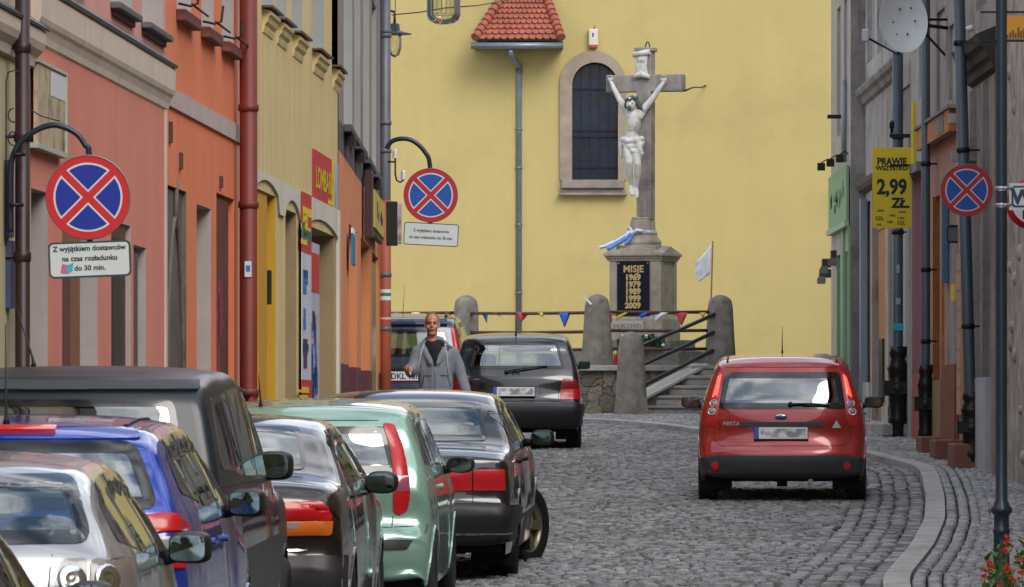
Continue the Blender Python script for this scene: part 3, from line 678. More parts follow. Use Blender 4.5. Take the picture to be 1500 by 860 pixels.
# plaque
m_plq = mat('black_marble', (.006, .008, .022), .28, var=.3, vscale=6)
m_gold = mat('gold_letters', (.55, .40, .16), .5, metal=.2)
mb = MB(); pc = -.012; mb.box(pc - .265, pc + .265, -a - .045, -a, mz(463), mz(383.5)); plq = mb.build('plaque', m_plq, mon, bevel=.006)
mb = MB(); fr_ = Matrix.Translation((pc, -a - .047, 0))
put_text(mb, 'MISJE', .150, 0.005, mz(399.5), fr_, 0, .004, 1.0)
for t_, py in (('1969', 411), ('1979', 421.4), ('1989', 431.5), ('1999', 441.8), ('2009', 452)): put_text(mb, t_, .125, -.005, mz(py), fr_, 0, .007, 1.02)
mb.build('lettering', m_gold, plq)
for x_ in (-.235, .235): mb = MB(); mb.lathe([(0.001, .008), (.010, .006), (.012, 0)], Matrix.Translation((pc + x_, -a - .045, mz(386.5))) @ STAND, 8); mb.build('screw', m_gold, plq)
mb = MB(); mb.box(-.36, .16, -a - .075, -a - .05, mz(484), mz(470.5)); pl2 = mb.build('name_stone', mat('pale_name_stone', (.42, .40, .37), .8, var=.15, vscale=9, bump=.3), mon, bevel=.004)
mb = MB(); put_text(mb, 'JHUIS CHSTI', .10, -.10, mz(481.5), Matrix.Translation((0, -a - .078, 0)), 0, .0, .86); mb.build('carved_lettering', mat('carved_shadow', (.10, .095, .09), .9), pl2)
# ribbon round the column base
m_rb = mat('ribbon_blue', (.12, .24, .60), .6, var=.1); m_rw = mat('ribbon_white', (.62, .70, .84), .6, var=.08)
rb = thing('blue_white_ribbon', 'blue and white ribbon knotted round the foot of the cross', 'ribbon', (SX, SY, TZ), (0, 0, R(-19)))
mb = MB(); r_ = .176
def band(mb, z0_, z1_, mi):
    P = [(-r_, -r_), (0, -r_ - .006), (r_, -r_), (r_ + .006, 0), (r_, r_), (-r_, r_)]; n = len(P)
    for i in range(n):
        A1, B1 = P[i], P[(i + 1) % n]; mb.add([(A1[0], A1[1], z0_), (B1[0], B1[1], z0_), (B1[0], B1[1], z1_), (A1[0], A1[1], z1_)], [(0, 1, 2, 3)], mi)
band(mb, mz(345), mz(341), 0); band(mb, mz(341), mz(337.5), 1)
for (pts, mi, w0) in (([(930, 340), (922, 350), (911, 358), (900, 366)], 0, .075), ([(929, 339), (918, 349), (905, 357), (889, 364)], 1, .05), ([(931, 343), (928, 352), (924, 358)], 0, .05), ([(930, 342), (927, 336), (924, 334)], 1, .05), ([(930, 343), (936, 338), (945, 339)], 1, .05), ([(927, 341), (934, 342)], 1, .08)):
    P = []
    for t in np.linspace(0, len(pts) - 1, 14):
        i = min(int(t), len(pts) - 2); f = t - i; px = pts[i][0] * (1 - f) + pts[i + 1][0] * f; py = pts[i][1] * (1 - f) + pts[i + 1][1] * f
        P.append(Vector(((px - 938) / 88.6 , -.24 - .25 * (t / 3) * (1 if pts[0][0] != 930 or len(pts) == 4 else .1), mz(py) + .006 * math.sin(t * 7))))
    vs = []
    for i, p in enumerate(P):
        tt = (P[min(i + 1, len(P) - 1)] - P[max(0, i - 1)]); nn = Vector((-tt.z, 0, tt.x)).normalized() * w0 / 2; vs += [p - nn, p + Vector((0, -.02, 0)), p + nn]
    mb.add(vs, [(3 * i + k, 3 * i + k + 1, 3 * i + k + 4, 3 * i + k + 3) for i in range(len(P) - 1) for k in range(2)], mi, True)
o = mb.build('ribbon_cloth', [m_rb, m_rw], rb); o.modifiers.new('t', 'SOLIDIFY').thickness = .004
# wreaths, flowers and candles on the base
m_leaf = mat('wreath_green', (.02, .075, .022), .7, var=.4, vscale=30)
m_fred = mat('flower_red', (.42, .015, .02), .6, var=.2, vscale=30); m_fwh = mat('flower_white', (.75, .75, .70), .6)
def bouquet(label, X, Y, z, w_, h_, nl, nr, nw, seed):
    rr = random.Random(seed); t = thing('grave_bouquet', label, 'flowers', (X, Y, z))
    def ball(n, col, sz, part, zz0=0):
        mb = MB()
        for _ in range(n):
            a1 = rr.uniform(0, 6.28); rad = rr.random() ** .5; p = Vector((w_ * rad * math.cos(a1), .12 * rad * math.sin(a1) - .02, zz0 + h_ * rr.uniform(.15, 1) * (1 - .4 * rad)))
            if part == 'leaves':
                d1 = Vector((rr.uniform(-1, 1), rr.uniform(-1, .3), rr.uniform(-.3, 1))).normalized() * sz * 2; d2 = Vector((rr.uniform(-1, 1), rr.uniform(-1, 1), rr.uniform(-1, 1))).cross(d1).normalized() * sz * .45
                mb.add([p - d1 / 2, p + d2, p + d1 / 2, p - d2], [(0, 1, 2, 3)])
            else:
                p.y -= .05; mb.ellipsoid(p, (sz, sz, sz * .8), None, 7, 5)
        mb.build(part, col, t)
    ball(nl, m_leaf, .035, 'leaves'); 
    if nr: ball(nr, m_fred, .028, 'red_blossoms')
    if nw: ball(nw, m_fwh, .028, 'white_blossoms', .02)
    mb = MB(); mb.lathe([(w_ * .6, -.0), (w_ * .7, .05), (w_ * .68, .055)], None, 16); mb.build('bowl', mat('bowl_brown', (.13, .02, .02), .6), t)
S1z = TZ + mz(498) + .0
bouquet('green wreath with red blossoms left of the low stone post', SX - .26, 95.05, TZ + mz(514), .17, .28, 380, 7, 3, 3)
bouquet('green wreath with white blossoms right of the low stone post', SX + .08, 95.0, TZ + mz(514), .24, .27, 520, 1, 7, 5)
def candle(label, X, Y, z, h, col, r=.045):
    t = thing('grave_candle', label, 'candle', (X, Y, z), group='grave candles on the terrace')
    mb = MB(); mb.lathe([(r * .8, 0), (r, .02), (r, h * .6), (r * .8, h * .72)], None, 14); mb.build('glass_body', col, t)
    mb = MB(); mb.lathe([(r * .85, h * .72), (r * .9, h * .78), (r * .5, h * .92), (.002, h)], None, 14); mb.build('lid', mat('candle_lid', (.5, .4, .15), .4, metal=.5), t)
m_cr = mat('candle_red', (.50, .01, .015), .2, coat=.6); m_cw = mat('candle_white', (.75, .75, .74), .3, coat=.4)
candle('red grave candle in front of the left wreath', (901.5 - 750) / 95.3, 94.4, TZ, .24, m_cr)
candle('small white grave candle left of the red one', (896 - 750) / 95.2, 94.5, TZ, .13, m_cw, .035)
candle('white grave candle behind the black hatchback right rear corner', (842 - 750) / 93.5, 96.2, TZ, .26, m_cw)
# ================================================================== HOUSES
class Fac:
    """a street facade: u runs along the street (world Y), off is the distance out towards the street"""
    def __init__(s, thing_, Xf, side): s.t = thing_; s.X = Xf; s.side = side
    def p(s, u, off, z): return (s.X(u) + s.side * off, u, z)
    def block(s, mb, u0, u1, o0, o1, z0, z1, mi=0, z0b=None, z1b=None, n=1):
        for k in range(n):
            a = u0 + (u1 - u0) * k / n; b = u0 + (u1 - u0) * (k + 1) / n
            za0 = z0 if z0b is None else z0 + (z0b - z0) * k / n; za1 = z0 if z0b is None else z0 + (z0b - z0) * (k + 1) / n
            zb0 = z1 if z1b is None else z1 + (z1b - z1) * k / n; zb1 = z1 if z1b is None else z1 + (z1b - z1) * (k + 1) / n
            mb.hexa([s.p(a, o0, za0), s.p(a, o1, za0), s.p(b, o1, za1), s.p(b, o0, za1)], [s.p(a, o0, zb0), s.p(a, o1, zb0), s.p(b, o1, zb1), s.p(b, o0, zb1)], mi)
        return mb
    def part(s, name, m, u0, u1, o0, o1, z0, z1, parent=None, bevel=0, **k):
        mb = MB(); s.block(mb, u0, u1, o0, o1, z0, z1, **k); return mb.build(name, m, parent or s.t, bevel=bevel)
    def wall(s, mats, u0, u1, z0, z1, holes, split=None, depth=8, name='wall', back=True):
        """holes: (ua,ub,za,zb,depth,reveal_material_index). split: [(z, material index)] bands from below"""
        us = sorted({u0, u1} | {h[0] for h in holes} | {h[1] for h in holes}); zs = {z0, z1} | {h[2] for h in holes} | {h[3] for h in holes}
        if split: zs |= {q[0] for q in split if z0 < q[0] < z1}
        zs = sorted(zs); mb = MB()
        def mi(z):
            if not split: return 0
            r = split[0][1]
            for zz_, i in split:
                if z >= zz_: r = i
            return r
        def quad(a, b, c, d_, i): mb.add([a, b, c, d_], [(0, 1, 2, 3)], i)
        for ua, ub in zip(us[:-1], us[1:]):
            for za, zb in zip(zs[:-1], zs[1:]):
                um, zm = (ua + ub) / 2, (za + zb) / 2
                if any(h[0] < um < h[1] and h[2] < zm < h[3] for h in holes): continue
                n = max(1, int((ub - ua) / 3))
                for k in range(n):
                    a, b = ua + (ub - ua) * k / n, ua + (ub - ua) * (k + 1) / n
                    quad(s.p(a, 0, za), s.p(b, 0, za), s.p(b, 0, zb), s.p(a, 0, zb), mi(zm))
        for h in holes:
            ua, ub, za, zb, dd, ri = h
            quad(s.p(ua, 0, za), s.p(ua, -dd, za), s.p(ua, -dd, zb), s.p(ua, 0, zb), ri); quad(s.p(ub, 0, za), s.p(ub, -dd, za), s.p(ub, -dd, zb), s.p(ub, 0, zb), ri)
            quad(s.p(ua, 0, zb), s.p(ub, 0, zb), s.p(ub, -dd, zb), s.p(ua, -dd, zb), ri); quad(s.p(ua, 0, za), s.p(ub, 0, za), s.p(ub, -dd, za), s.p(ua, -dd, za), ri)
        # body of the house behind the facade and its two end walls
        if back:
            s.block(mb, u0, u1, -depth, -.62, z0, z1, mi(zs[-1] - .01))
            for u in (u0, u1): quad(s.p(u, 0, z0), s.p(u, -.62, z0), s.p(u, -.62, z1), s.p(u, 0, z1), mi(zs[-1] - .01))
            quad(s.p(u0, 0, z1), s.p(u1, 0, z1), s.p(u1, -.62, z1), s.p(u0, -.62, z1), mi(zs[-1] - .01))
        return mb.build(name, mats, s.t)
    def roof(s, m, u0, u1, z):
        mb = MB(); vs = [s.p(u0, .35, z), s.p(u1, .35, z), s.p(u1, -4, z + 3.6), s.p(u0, -4, z + 3.6), s.p(u1, -8.3, z), s.p(u0, -8.3, z)]
        vs += [(a, b, c + .12) for a, b, c in vs]
        mb.add(vs, [(0, 1, 2, 3), (3, 2, 4, 5), (6, 9, 8, 7), (9, 11, 10, 8), (0, 6, 7, 1), (5, 4, 10, 11), (0, 3, 9, 6), (3, 5, 11, 9), (1, 7, 8, 2), (2, 8, 10, 4)]); return mb.build('roof', m, s.t)
    def window(s, u0, u1, z0, z1, dep, mfr, mgl, mullion=True, name='window'):
        mb = MB(); w_ = .07
        s.block(mb, u0, u0 + w_, -dep - .06, -dep, z0, z1); s.block(mb, u1 - w_, u1, -dep - .06, -dep, z0, z1)
        s.block(mb, u0 + w_, u1 - w_, -dep - .06, -dep, z0, z0 + w_); s.block(mb, u0 + w_, u1 - w_, -dep - .06, -dep, z1 - w_, z1)
        if mullion:
            um = (u0 + u1) / 2; s.block(mb, um - .04, um + .04, -dep - .055, -dep + .01, z0 + w_, z1 - w_); zm = z0 + (z1 - z0) * .7; s.block(mb, u0 + w_, um - .04, -dep - .05, -dep + .005, zm - .03, zm + .03); s.block(mb, um + .04, u1 - w_, -dep - .05, -dep + .005, zm - .03, zm + .03)
        f = mb.build(name, mfr, s.t); mb = MB(); s.block(mb, u0 + .03, u1 - .03, -dep - .05, -dep - .035, z0 + .03, z1 - .03); mb.build('pane', mgl, f); return f
    def profile(s, name, m, prof, u0, u1, parent=None, n=1, m_top=None):
        """extrude an (off,z) profile along u"""
        mb = MB(); k = len(prof)
        for q in range(n + 1):
            u = u0 + (u1 - u0) * q / n; mb.v += [s.p(u, o, z) for o, z in prof]
        for q in range(n):
            for i in range(k):
                j = (i + 1) % k; mb.f.append((q * k + i, q * k + j, (q + 1) * k + j, (q + 1) * k + i)); mb.m.append(1 if (m_top and i >= k - 3) else 0); mb.s.append(False)
        mb.f.append(tuple(range(k))); mb.m.append(0); mb.s.append(False); mb.f.append(tuple(range(n * k, n * k + k))[::-1]); mb.m.append(0); mb.s.append(False)
        return mb.build(name, [m, m_top] if m_top else m, parent or s.t)
m_cream = mat('plaster_cream', (.46, .39, .24), .85, var=.08, vscale=1.5, streak=.2, dirt=(.28, .23, .15), bump=.2, bscale=30)
m_pinkt = mat('plaster_rose', (.58, .28, .24), .85, var=.05, vscale=1.2, streak=.18, dirt=(.38, .17, .15), bump=.2, bscale=30)
m_salm = mat('plaster_salmon', (.58, .195, .14), .85, var=.06, vscale=1.2, streak=.22, dirt=(.36, .12, .09), bump=.2, bscale=30)
m_orng = mat('plaster_orange', (.66, .18, .075), .85, var=.06, vscale=1.2, streak=.2, dirt=(.42, .10, .05), bump=.2, bscale=30)
m_trim = mat('trim_greyrose', (.42, .345, .32), .85, var=.07, vscale=2, streak=.2, dirt=(.27, .22, .2), bump=.2)
m_trimc = mat('trim_cream', (.56, .47, .39), .85, var=.07, vscale=2, streak=.25, dirt=(.30, .25, .2), bump=.25)
m_grev = mat('reveal_grey', (.37, .33, .32), .85, var=.08, vscale=3, streak=.2)
m_yelp = mat('plaster_paleyellow', (.60, .48, .215), .85, var=.07, vscale=1.0, streak=.5, dirt=(.30, .25, .16), bump=.25, bscale=30)
m_tan = mat('plaster_tan', (.27, .20, .11), .85, var=.08, vscale=2, bump=.2)
m_wband = mat('whitewash_band', (.56, .53, .45), .85, var=.07, vscale=2, streak=.3, dirt=(.36, .34, .3))
m_gold2 = mat('shopfront_yellow', (.52, .27, .012), .6, var=.06, vscale=3)
m_mauve = mat('plaster_mauvegrey', (.235, .19, .185), .9, var=.12, vscale=1.5, streak=.3, dirt=(.12, .10, .1), bump=.3)
m_orn2 = mat('plaster_apricot', (.62, .23, .10), .85, var=.07, vscale=1.2, streak=.2, dirt=(.38, .13, .06), bump=.2)
m_maroon = mat('plinth_maroon', (.10, .022, .035), .7, var=.15, vscale=3)
m_slate = mat('slate_band', (.075, .072, .08), .7, var=.25, vscale=6, bump=.4)
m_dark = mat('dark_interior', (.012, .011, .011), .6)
m_wood = mat('door_wood', (.22, .07, .02), .5, var=.25, vscale=9, coat=.2)
m_wood2 = mat('door_redwood', (.11, .028, .02), .55, var=.25, vscale=7)
m_pane = mat('house_glass', (.10, .115, .12), .08, var=.5, vscale=2, spec=.8)
m_wfr = mat('window_frame_white', (.55, .57, .58), .5, var=.05)
m_gfr = mat('window_frame_grey', (.30, .31, .30), .6, var=.05)
m_stone = mat('portal_stone', (.135, .115, .09), .9, var=.3, vscale=4, bump=.8, bscale=25, dirt=(.05, .045, .04), dirtamt=.3)
TOP = 5.9; BOT = -2.2
# --- olive cream house at the left edge
h0 = thing('olive_house', 'cream house with moulded cornice at the left edge, beside the brown drainpipe', 'house', (-3.2, 30, 0)); 
def rel(t):   # parts are written in world coordinates
    loc = t.location.copy(); t.location = (0, 0, 0); return loc
def mk(label, cat, name): return thing(name, label, cat, (0, 0, 0))
bpy.data.objects.remove(h0)
h0 = mk('cream house with a moulded cornice at the left edge beyond the brown drainpipe', 'house', 'town_house'); f0 = Fac(h0, XL, 1)
u45 = uL(45)
f0.wall([m_cream, m_grev, m_tan], 4, u45, BOT, TOP, [(30.9, 33.0, BOT, .9, .3, 1), (25.5, 28.5, -.5, 1.0, .3, 1), (20, 23, -.5, 1.0, .3, 1), (31, 32.4, 3, 4.8, .2, 1), (27, 28.4, 3, 4.8, .2, 1)])
for a, b in ((25.5, 28.5), (20, 23)): f0.window(a, b, -.5, 1.0, .18, m_wfr, m_pane)
for a, b in ((31, 32.4), (27, 28.4)): f0.window(a, b, 3, 4.8, .15, m_wfr, m_pane)
f0.part('door', m_wood2, 30.9, 33.0, -.28, -.2, BOT, .9)
f0.profile('cornice', m_trimc, [(0, 1.96), (.03, 1.97), (.04, 2.02), (.075, 2.06), (.09, 2.10), (.095, 2.17), (.06, 2.20), (0, 2.24)], 4, u45 - .02, n=6)
f0.profile('cornice_flashing', mat('dark_lead', (.06, .065, .065), .5, metal=.3, var=.2), [(0, 2.245), (.06, 2.205), (.105, 2.172), (.11, 2.19), (0, 2.27)], 4, u45 + .02, n=6)
m_rooft = m_tile; f0.roof(m_rooft, 4, u45, TOP)
bl_ = MB(); f0.block(bl_, uL(6), uL(13), .0, .03, .95, 1.38); f0.block(bl_, uL(8), uL(14), .0, .03, .55, .93); o = bl_.build('house_sign', mat('sign_darkblue', (.03, .05, .12), .5, var=.3, vscale=12), h0)
# --- pink house
h1 = mk('pink house with salmon ground floor and a wide cream cornice', 'house', 'town_house'); f1 = Fac(h1, XL, 1)
a1, b1 = u45 + .01, uL(243)
def zL(px, py): return (HZ - py) / sL(px)
H1 = [(uL(30), uL(70), BOT, 1.27, .5, 1), (uL(91), uL(143), BOT, 1.26, .5, 1), (uL(163), uL(191.5), BOT, 1.22, .5, 1), (uL(195.5), uL(214), BOT, 1.10, .5, 1),
      (uL(163), uL(193), 2.66, 4.4, .3, 1), (uL(208), uL(239), 2.66, 4.4, .3, 1), (uL(80), uL(120), 2.66, 4.4, .3, 1)]
f1.wall([m_salm, m_grev, m_pinkt], a1, b1, BOT, TOP, H1, split=[(BOT, 0), (2.3, 2)])
f1.part('door', m_wood, uL(91), uL(120), -.05, -.012, BOT, 1.26); f1.part('door', m_wood2, uL(91) + .02, uL(91) + .5, -.012, -.004, -.6, 1.0)
f1.part('door', m_wood2, uL(163), uL(187), -.05, -.015, BOT, 1.22); f1.part('door_glass', mat('door_dark_glass', (.008, .007, .008), .35), uL(167), uL(183), -.015, -.010, -1.6, 1.12)
f1.part('shutter', mat('shutter_brown', (.10, .06, .05), .6, var=.2), uL(195.5), uL(204), -.05, -.01, BOT, 1.05)
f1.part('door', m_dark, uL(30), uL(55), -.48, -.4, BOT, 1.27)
for (x0_, x1_) in ((163, 193), (208, 239), (80, 120)):
    f1.window(uL(x0_), uL(x1_), 2.66, 4.4, .16, m_wfr, m_pane); f1.part('sill', mat('sill_slate', (.09, .095, .10), .6, var=.2), uL(x0_) - .06, uL(x1_) + .06, 0, .07, 2.61, 2.655, bevel=.008); f1.part('sill_apron', mat('sill_brown', (.10, .03, .025), .7), uL(x0_), uL(x1_), 0, .025, 2.57, 2.61)
cz = 2.13
f1.profile('cornice', m_trimc, [(0, cz), (.012, cz + .01), (.02, cz + .05), (.035, cz + .09), (.05, cz + .11), (.06, cz + .14), (.065, cz + .28), (.06, cz + .31), (0, cz + .36)], a1, b1 + .08, n=8)
f1.profile('cornice_flashing', mat('dark_lead', ()), [(0, cz + .37), (.06, cz + .315), (.075, cz + .30), (.08, cz + .325), (0, cz + .39)], a1, b1 + .1, n=8)
f1.part('trim_strip', m_trimc, b1 - .12, b1, 0, .012, BOT, cz)
f1.roof(m_rooft, a1, b1, TOP)
# --- orange house
h2 = mk('orange house with a stone pointed portal between the pink and the pale yellow house', 'house', 'town_house'); f2 = Fac(h2, XL, 1)
a2, b2 = b1, uL(356)
H2 = [(uL(244), uL(273), BOT, 1.60, .5, 2), (uL(288), uL(309), BOT, 1.54, .5, 1), (uL(317), uL(343), BOT, 1.69, .5, 0), (uL(259), uL(280), 2.92, 4.7, .35, 3), (uL(295), uL(313), 2.92, 4.7, .35, 3), (uL(325), uL(342), 2.92, 4.7, .35, 3)]
f2.wall([m_orng, m_grev, m_stone, m_grev], a2, b2, BOT, TOP, H2)
f2.part('string_band', m_trim, a2 + .17, uL(352), 0, .02, 2.17, 2.31)
for (x0_, x1_) in ((259, 280), (295, 313), (325, 342)):
    f2.window(uL(x0_), uL(x1_), 2.92, 4.7, .25, m_wfr, m_pane)
    f2.part('sill', mat('sill_brick', (.16, .05, .04), .7, var=.2), uL(x0_) - .05, uL(x1_) + .05, 0, .075, 2.83, 2.915, bevel=.01)
    mb = MB(); 
    for dz_ in (.02,): 
        ua, ub = uL(x0_) - .1, uL(x1_) + .1; zc = 2.93 + dz_; mb.tube([f2.p(ua, .02, zc), f2.p(ua, .11, zc - .02), f2.p(ua + .02, .16, zc), f2.p(ua + .02, .175, zc + .12)], .010, 6)
        if dz_ > .05: mb.tube([f2.p(ub, .02, zc), f2.p(ub, .12, zc - .02), f2.p(ub, .165, zc + .02), f2.p(ub, .18, zc + .14)], .010, 6)
    for o_ in (.12,): mb.tube([f2.p(uL(x0_) - .1, o_, 2.945), f2.p(uL(x1_) + .1, o_, 2.945)], .009, 6)
    mb.build('flower_holder', m_iron, h2)
f2.part('door', m_wood2, uL(317), uL(338), -.07, -.02, BOT, 1.66)
mb = MB(); 
for (x0_, z0_, z1_) in ((319, .2, .9), (323, .55, 1.0)): f2.block(mb, uL(x0_), uL(x0_ + 6), -.02, -.016, z0_, z1_)
mb.build('poster', mat('poster_red', (.22, .03, .06), .5, var=.7, vscale=9), h2)
mb = MB(); cu_, r_u = (uL(317) + uL(336)) / 2, (uL(336) - uL(317)) / 2 * .9
for k in range(8): a_ = k / 7 * math.pi * .95; mb.tube([f2.p(cu_ + r_u * math.cos(a_) * .2, -.035, .72 + .05 * math.sin(a_)), f2.p(cu_ + r_u * math.cos(a_), -.035, .72 + .42 * math.sin(a_))], .008, 5)
mb.tube([f2.p(cu_ + r_u * math.cos(t), -.035, .72 + .42 * math.sin(t)) for t in np.linspace(0, math.pi, 14)], .009, 5); mb.build('fan_grille', mat('grille_pink', (.55, .25, .28), .5), h2)
mb = MB(); f2.block(mb, uL(330), uL(352), .1, .14, -.12, -.09); mb.tube([f2.p(uL(308), .12, .20), f2.p(uL(330), .13, .12), f2.p(uL(352), .13, .08)], .022, 8); mb.build('handrail', m_rust, h2)
# portal
mb = MB(); ua, ub = uL(246), uL(271); uc = (ua + ub) / 2; zc = .55; rr_ = (ub - ua) / 2
def ogive(t, k): # pointed arch, t in [-1,1]
    return uc + rr_ * t * k, zc + (1.0 - abs(t) ** 1.8) * .85 * (.75 + .25 * k)
for k_, o_, w2 in ((.90, -.012, .016),):
    pts = [f2.p(uc - rr_ * k_, o_, BOT)] + [f2.p(ogive(t, k_)[0], o_, ogive(t, k_)[1]) for t in np.linspace(-1, 1, 25)] + [f2.p(uc + rr_ * k_, o_, BOT)]
    mb.tube(pts, w2, 8)
mb.tube([f2.p(uc, -.01, 1.3), f2.p(uc, .0, 1.66)], .018, 6)
for t in (): mb.ellipsoid(f2.p(uc + rr_ * t, -.01, 1.42 - .1 * abs(t)), (.03, .25, .06), None, 8, 6)
mb.build('portal', m_stone, h2)
f2.part('portal_backing', mat('portal_dark', (.085, .072, .058), .9, var=.5, vscale=3, bump=.8, bscale=20), ua, uL(270.5), -.10, -.022, BOT, 1.58)
for (x0_, z0_, z1_) in ((247, 1.91, 2.06), (262, 1.75, 1.87), (321, 1.74, 1.83)): f2.part('wall_anchor', m_rust, uL(x0_), uL(x0_ + 2.5), 0, .02, z0_, z1_)
f2.part('trim_strip', m_trim, uL(349), uL(351), 0, .03, BOT, TOP - 1); 
mb = MB(); mb.tube([f2.p(uL(354), .07, BOT), f2.p(uL(354), .07, TOP)], .022, 8); mb.build('thin_pipe', m_gfr, h2)
f2.roof(m_rooft, a2, b2, TOP)
# --- pale yellow house
h3 = mk('pale yellow house with a pawnshop and golden yellow shopfront', 'house', 'town_house'); f3 = Fac(h3, XL, 1)
a3, b3 = b2, 63.8
def uY(px): return uL(px)
UW = [(384, 406), (403, 424), (427, 446), (456, 478), (485, 503)]
UW = [(383, 400), (404, 420), (427, 443), (457, 474), (486, 500)]
H3 = [(uY(373), uY(403.5), BOT, 1.87, .5, 3), (uY(418), uY(434), BOT, 1.80, .5, 2), (uY(449), uY(490), BOT, 1.74, .5, 2)] + [(uY(a), uY(b), 3.47, 5.3, .3, 4) for a, b in UW]
f3.wall([m_yelp, m_wband, m_tan, m_gold2, m_gfr], a3, b3, BOT, TOP, H3, split=[(BOT, 0), (1.6, 0), (2.02, 0)])
mb = MB(); 
# curved white lintel band over the openings
N_ = 60
for k in range(N_):
    ua, ub = a3 + .05 + (b3 - .35 - a3) * k / N_, a3 + .05 + (b3 - .35 - a3) * (k + 1) / N_
    def lo(u):
        for (h0_, h1_, hz) in ((uY(373), uY(403.5), 1.87), (uY(418), uY(434), 1.80), (uY(449), uY(490), 1.74)):
            if h0_ - .2 <= u <= h1_ + .2:
                t = (u - (h0_ + h1_) / 2) / ((h1_ - h0_) / 2 + .2); return hz + .10 - .10 * t * t
        return 1.72
    f3.block(mb, ua, ub, 0, .022, lo(ua), 2.02, z0b=lo(ub), z1b=2.02)
mb.build('lintel_band', m_wband, h3)
f3.part('corner_pilaster', m_wband, b3 - .55, b3, 0, .03, BOT, 2.02)
for (a, b) in UW:
    ua, ub = uY(a), uY(b); f3.window(ua, ub, 3.47, 5.3, .16, m_wfr, m_pane)
    f3.profile('sill_cornice', m_trimc if False else m_yelp, [(0, 3.24), (.01, 3.25), (.02, 3.29), (.02, 3.31), (.045, 3.34), (.055, 3.38), (.075, 3.40), (.075, 3.43), (0, 3.455)], ua + .1, ub - .1)
    f3.part('sill', mat('sill_tin', (.10, .075, .06), .5, metal=.3, var=.2), ua - .0, ub + .0, 0, .10, 3.457, 3.475)
# shopfront with yellow frame
for (x0_, x1_, m_) in ((373, 382, m_pane), (394, 398, m_pane)):
    f3.part('shop_window', m_, uY(x0_), uY(x1_), -.12, -.06, -.5, 1.75)
f3.part('shop_frame', m_gold2, uY(382), uY(394.5), -.2, -.02, BOT, 1.87); f3.part('shop_frame', m_gold2, uY(370), uY(382), -.06, -.03, 1.02, 1.10); 
f3.part('shop_panel', mat('shop_greypanel', (.30, .27, .25), .6), uY(373), uY(378), -.05, -.03, 1.6, 1.75)
mb = MB(); f3.block(mb, uY(396), uY(398), -.04, 0, .9, 1.2); mb.build('shop_lantern', m_iron, h3)
# poster door of the pawnshop
f3.part('door', mat('poster_door', (.40, .42, .50), .6, var=.15, vscale=4), uY(449), uY(471), -.07, -.02, BOT, 1.60)
f3.part('door_header', mat('sign_red', (.50, .03, .03), .5, var=.06), uY(451), uY(470), -.02, -.014, 1.12, 1.50)
def strokes(fc, name, mats_, parent, u0, u1, z0, z1, n, off, su, sz, seed):
    rr = random.Random(seed); mb = MB()
    for _ in range(n):
        u = rr.uniform(u0, u1 - su); z = rr.uniform(z0, z1 - sz); h_ = sz * rr.uniform(.4, 1); w_ = su * rr.uniform(.3, 1); fc.block(mb, u, u + w_, off, off + .004, z, z + h_, rr.randrange(len(mats_)))
    return mb.build(name, mats_, parent)
m_ink = mat('ink_dark', (.04, .04, .08), .6); m_inkb = mat('ink_blue', (.05, .16, .42), .6); m_inkr = mat('ink_red', (.42, .05, .06), .6); m_inky = mat('ink_yellow', (.70, .50, .02), .6)
strokes(f3, 'door_pictures', [m_ink, m_inkb, m_inkr, m_inkb], h3, uY(452), uY(470), -.7, 1.05, 70, -.019, .35, .30, 4)
bn = thing('shop_banner', 'tall narrow white and red advertising banner beside the pawnshop door', 'banner', (0, 0, 0)); fb = Fac(bn, XL, 1)
u_a, u_b = uY(437), uY(451)
fb.part('cloth', mat('banner_white', (.52, .54, .62), .6, var=.08), u_a, u_b, .028, .034, .25, 1.45)
fb.part('top_panel', mat('sign_red', ()), u_a, u_b, .028, .036, 1.45, 2.02); fb.part('bottom_panel', mat('sign_red', ()), u_a, u_b, .028, .036, -.30 + .55 - .38, .25)
strokes(fb, 'printed_marks', [m_inkb, m_inkb, m_ink], bn, u_a + .1, u_b - .3, .3, 1.4, 9, .035, .8, .16, 8); strokes(fb, 'printed_words', [m_inky, mat('ink_teal', (.03, .20, .22), .6)], bn, u_a + .2, u_b - .3, 1.5, 2.0, 10, .037, 1.2, .09, 9)
strokes(fb, 'printed_footer', [m_inky], bn, u_a + .3, u_b - .4, -.08, .2, 6, .037, 1.5, .06, 2)
def fac_text(f, name, m_, parent, txt, u0, u1, z, size, off, bold=.0, sgn=1):
    me = text_mesh(txt, size, bold, 'LEFT'); xs = [v.co.x for v in me.vertices]; w_ = max(xs) - min(xs); mb = MB(); k = (u1 - u0) / w_
    mb.add([f.p(u0 + (v.co.x - min(xs)) * k if sgn > 0 else u1 - (v.co.x - min(xs)) * k, off, z + v.co.y) for v in me.vertices], [tuple(p.vertices) for p in me.polygons]); bpy.data.meshes.remove(me); return mb.build(name, m_, parent)
lb = thing('pawnshop_sign', 'red wall sign reading LOMBARD in yellow letters on the pale yellow house', 'sign', (0, 0, 0)); fs_ = Fac(lb, XL, 1)
u_a, u_b = uY(457), uY(495)
fs_.part('board', mat('sign_red', ()), u_a, u_a + (u_b - u_a) * .70, .004, .014, 1.98, 2.50)
fs_.part('yellow_strip', m_inky, u_a + (u_b - u_a) * .70, u_a + (u_b - u_a) * .80, .004, .015, 1.98, 2.50); fs_.part('picture', mat('sign_bluewhite', (.30, .42, .55), .5, var=.6, vscale=3), u_a + (u_b - u_a) * .80, u_b, .004, .014, 1.98, 2.50)
fac_text(fs_, 'lettering', m_inky, lb, 'LOMBARD', u_a + .3, u_a + (u_b - u_a) * .76, 2.14, .30, .018, .006)
fs_.part('small_print', m_inky, u_a + 2.2, u_a + 2.9, .014, .018, 2.03, 2.08)
mb = MB(); fs_.block(mb, u_a - .02, u_b + .02, .002, .018, 1.965, 1.98); mb.build('edge', m_ink, lb)
f3.roof(m_rooft, a3, b3, TOP)
